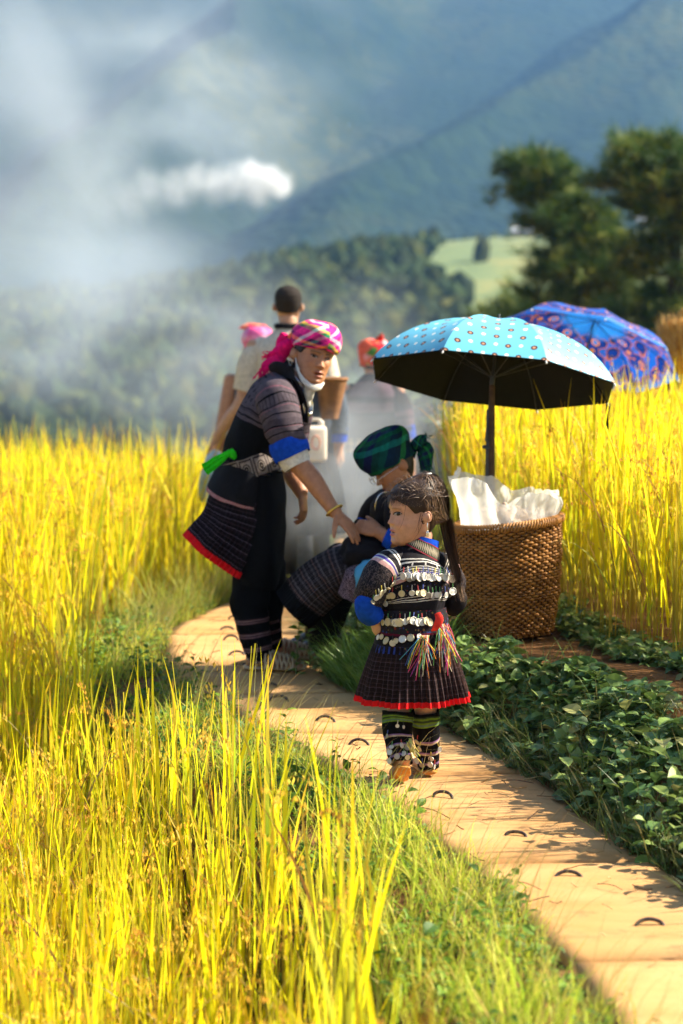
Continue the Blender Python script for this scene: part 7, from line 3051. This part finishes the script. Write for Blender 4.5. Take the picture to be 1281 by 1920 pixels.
def smoke_mat(name, dens, scale, lo, hi, col=(.95, .96, 1.0), aniso=0.2, stretch=(1, 1, 1), seed=(0, 0, 0), soft=.75, detail=4, step=1.0, shear=(0, 0)):
    """Volume whose density is a noise, fading out towards the hull of the puff (object space -1..1)"""
    m = bpy.data.materials.new(name)
    m.use_nodes = True
    nt = m.node_tree
    nt.nodes.clear()
    out = nd(nt, 'ShaderNodeOutputMaterial')
    pv = nd(nt, 'ShaderNodeVolumePrincipled')
    pv.inputs['Color'].default_value = (*col, 1)
    pv.inputs['Anisotropy'].default_value = aniso
    pv.inputs['Density Attribute'].default_value = ''
    pv.inputs['Color Attribute'].default_value = ''
    pv.inputs['Temperature Attribute'].default_value = ''
    co = coords(nt, 'Object')
    ln = nd(nt, 'ShaderNodeVectorMath', operation='LENGTH')
    nt.links.new(co, ln.inputs[0])
    fall = ramp(nt, ln.outputs['Value'], [(0.0, (1, 1, 1, 1)), (1 - soft, (1, 1, 1, 1)), (1.0, (0, 0, 0, 1))], 'EASE')
    mp = nd(nt, 'ShaderNodeMapping')
    mp.inputs['Scale'].default_value = stretch
    mp.inputs['Location'].default_value = seed
    nt.links.new(co, mp.inputs[0])
    nz = nt.nodes.new('ShaderNodeTexNoise')
    nz.inputs['Scale'].default_value = scale
    nz.inputs['Detail'].default_value = detail
    nz.inputs['Distortion'].default_value = .5
    nt.links.new(mp.outputs[0], nz.inputs['Vector'])
    sh_ = ramp(nt, nz.outputs['Fac'], [(lo, (0, 0, 0, 1)), (hi, (1, 1, 1, 1))], 'EASE')
    d = mth(nt, 'MULTIPLY', mth(nt, 'MULTIPLY', sh_, fall), dens)
    nt.links.new(d, pv.inputs['Density'])
    nt.links.new(pv.outputs[0], out.inputs['Volume'])
    try:
        m.cycles.volume_step_rate = step
    except Exception:
        pass
    return m


def puff(name, label, c, ax, mat):
    """ellipsoid hull: centre c, three half-axis vectors"""
    bm = bmesh.new()
    bmesh.ops.create_icosphere(bm, subdivisions=3, radius=1.0)
    me = bpy.data.meshes.new(name)
    bm.to_mesh(me)
    bm.free()
    o = link_mesh(name, me, mat)
    mx = Matrix(((ax[0][0], ax[1][0], ax[2][0], c[0]), (ax[0][1], ax[1][1], ax[2][1], c[1]), (ax[0][2], ax[1][2], ax[2][2], c[2]), (0, 0, 0, 1)))
    o.matrix_world = mx
    return tag(o, label, 'smoke', kind='stuff')


# low smoke among the people on the path
puff('smoke', 'thin white smoke drifting low around the people on the far path', tuple(P(690, 850, 13.9)), ((.85, 0, .05), (0, 1.9, 0), (-.12, 0, .62)),
     smoke_mat('low_smoke', 0.38, 2.2, .34, .70, (.78, .86, .95), seed=(3, 1, 0), soft=.8))
puff('smoke', 'pale smoke veil rising between the leaning woman and the rice at left', tuple(P(560, 760, 17.5)), ((1.6, 0, .15), (0, 2.6, 0), (-.5, 0, 1.1)),
     smoke_mat('veil_smoke', 0.20, 2.0, .34, .74, (.78, .86, .95), seed=(7, 2, 1), soft=.8))
puff('smoke', 'low white smoke between the leaning woman and the seated woman', tuple(P(640, 930, 12.3)), ((.48, 0, .05), (0, .7, 0), (-.1, 0, .50)),
     smoke_mat('ground_smoke', 0.7, 2.0, .30, .72, (.80, .87, .95), seed=(2, 6, 4), soft=.9))
# the big column drifting up to the left
puff('smoke', 'broad blue white smoke bank drifting over the upper left hillside', tuple(P(150, 250, 60)), ((6.6, 0, -.3), (0, 14, 0), (-.4, 0, 6.4)),
     smoke_mat('bank_smoke', 0.066, 1.7, .30, .82, (.84, .92, 1.0), seed=(1, 5, 2), soft=.85, stretch=(1.1, .5, .8)))
puff('smoke', 'thinner smoke trail joining the low smoke with the bank above', tuple(P(180, 600, 42)), ((4.6, 0, -.4), (0, 8, 0), (.4, 0, 2.6)),
     smoke_mat('trail_smoke', 0.12, 1.8, .28, .82, (.74, .87, 1.0), seed=(9, 1, 6), soft=.85))
puff('smoke', 'wispy smoke spreading right along the top of the hillside', tuple(P(360, 150, 75)), ((8.0, 0, 1.0), (0, 12, 0), (1.0, 0, 5.5)),
     smoke_mat('wisp_smoke', 0.05, 2.2, .36, .82, (.80, .89, 1.0), seed=(4, 8, 3), soft=.9, stretch=(1.0, .6, 1.3)))
# dense white plume of a field fire on the ridge: one drifting cloud of many billows
PD = 240.0
PC = P(370, 355, PD)
PS = PD / FPX
HX, HY, HZ2 = 230 * PS, 5.0, 120 * PS
m = smoke_mat('plume_smoke', 1.0, 1.0, .3, .6, (1, 1, 1), 0.0, detail=5)
nt = m.node_tree
pv = [n_ for n_ in nt.nodes if n_.type == 'PRINCIPLED_VOLUME'][0]
co = coords(nt, 'Object')
nzv = nt.nodes.new('ShaderNodeTexNoise')
nzv.inputs['Scale'].default_value = 3.2
nzv.inputs['Detail'].default_value = 4
mpn = nd(nt, 'ShaderNodeMapping')
mpn.inputs['Scale'].default_value = (2.1, 1.2, 1.0)
nt.links.new(co, mpn.inputs[0])
nt.links.new(mpn.outputs[0], nzv.inputs['Vector'])
wob = nd(nt, 'ShaderNodeVectorMath', operation='MULTIPLY_ADD')
nt.links.new(nzv.outputs['Color'], wob.inputs[0])
wob.inputs[1].default_value = (.20, .3, .46)
nt.links.new(co, wob.inputs[2])
tot = None
for bx, by, br, bd in ((522, 348, 24, 1.5), (500, 334, 30, 1.6), (470, 322, 28, 1.3), (478, 352, 30, 1.3), (440, 340, 34, 1.0), (405, 345, 36, .7), (368, 338, 38, .45), (330, 352, 42, .38), (285, 352, 44, .25), (248, 372, 46, .2), (205, 388, 44, .12)):
    dx, dz = (bx - 370) * PS / HX + .10, -(by - 352) * PS / HZ2 + .23
    sb = nd(nt, 'ShaderNodeVectorMath', operation='SUBTRACT')
    nt.links.new(wob.outputs[0], sb.inputs[0])
    sb.inputs[1].default_value = (dx, .15, dz)
    sc_ = nd(nt, 'ShaderNodeVectorMath', operation='MULTIPLY')
    nt.links.new(sb.outputs[0], sc_.inputs[0])
    sc_.inputs[1].default_value = (HX / (br * 1.35 * PS), HY / 2.6, HZ2 / (br * 1.3 * PS))
    le = nd(nt, 'ShaderNodeVectorMath', operation='LENGTH')
    nt.links.new(sc_.outputs[0], le.inputs[0])
    bd *= .62
    fo = ramp(nt, le.outputs['Value'], [(.15, (bd, bd, bd, 1)), (1.0, (0, 0, 0, 1))], 'EASE')
    tot = fo if tot is None else mth(nt, 'MAXIMUM', tot, fo)
fine = ramp(nt, noise_n(nt, 9, 5, mpn.outputs[0]), [(.3, (.25, .25, .25, 1)), (.65, (1.2, 1.2, 1.2, 1))], 'LINEAR')
nt.links.new(mth(nt, 'MULTIPLY', tot, fine), pv.inputs['Density'])
m.cycles.volume_step_rate = .35
puff('smoke', 'dense white smoke plume blowing left from a fire on the hillside', tuple(PC), ((HX, 0, 0), (0, HY, 0), (0, 0, HZ2)), m)

# even haze round everything
hz = box((0, 1650, 340), (1700, 1800, 420))
m = bpy.data.materials.new('haze')
m.use_nodes = True
nt = m.node_tree
nt.nodes.clear()
out = nd(nt, 'ShaderNodeOutputMaterial')
pv = nd(nt, 'ShaderNodeVolumePrincipled')
pv.inputs['Color'].default_value = (.28, .55, 1.0, 1)
pv.inputs['Density'].default_value = 0.00021
pv.inputs['Anisotropy'].default_value = 0.3
for a in ('Density Attribute', 'Color Attribute', 'Temperature Attribute'):
    pv.inputs[a].default_value = ''
nt.links.new(pv.outputs[0], out.inputs['Volume'])
o = build('haze', hz, m, smooth=False)
tag(o, 'pale blue air haze filling the valley up to the mountain', 'haze', kind='stuff')
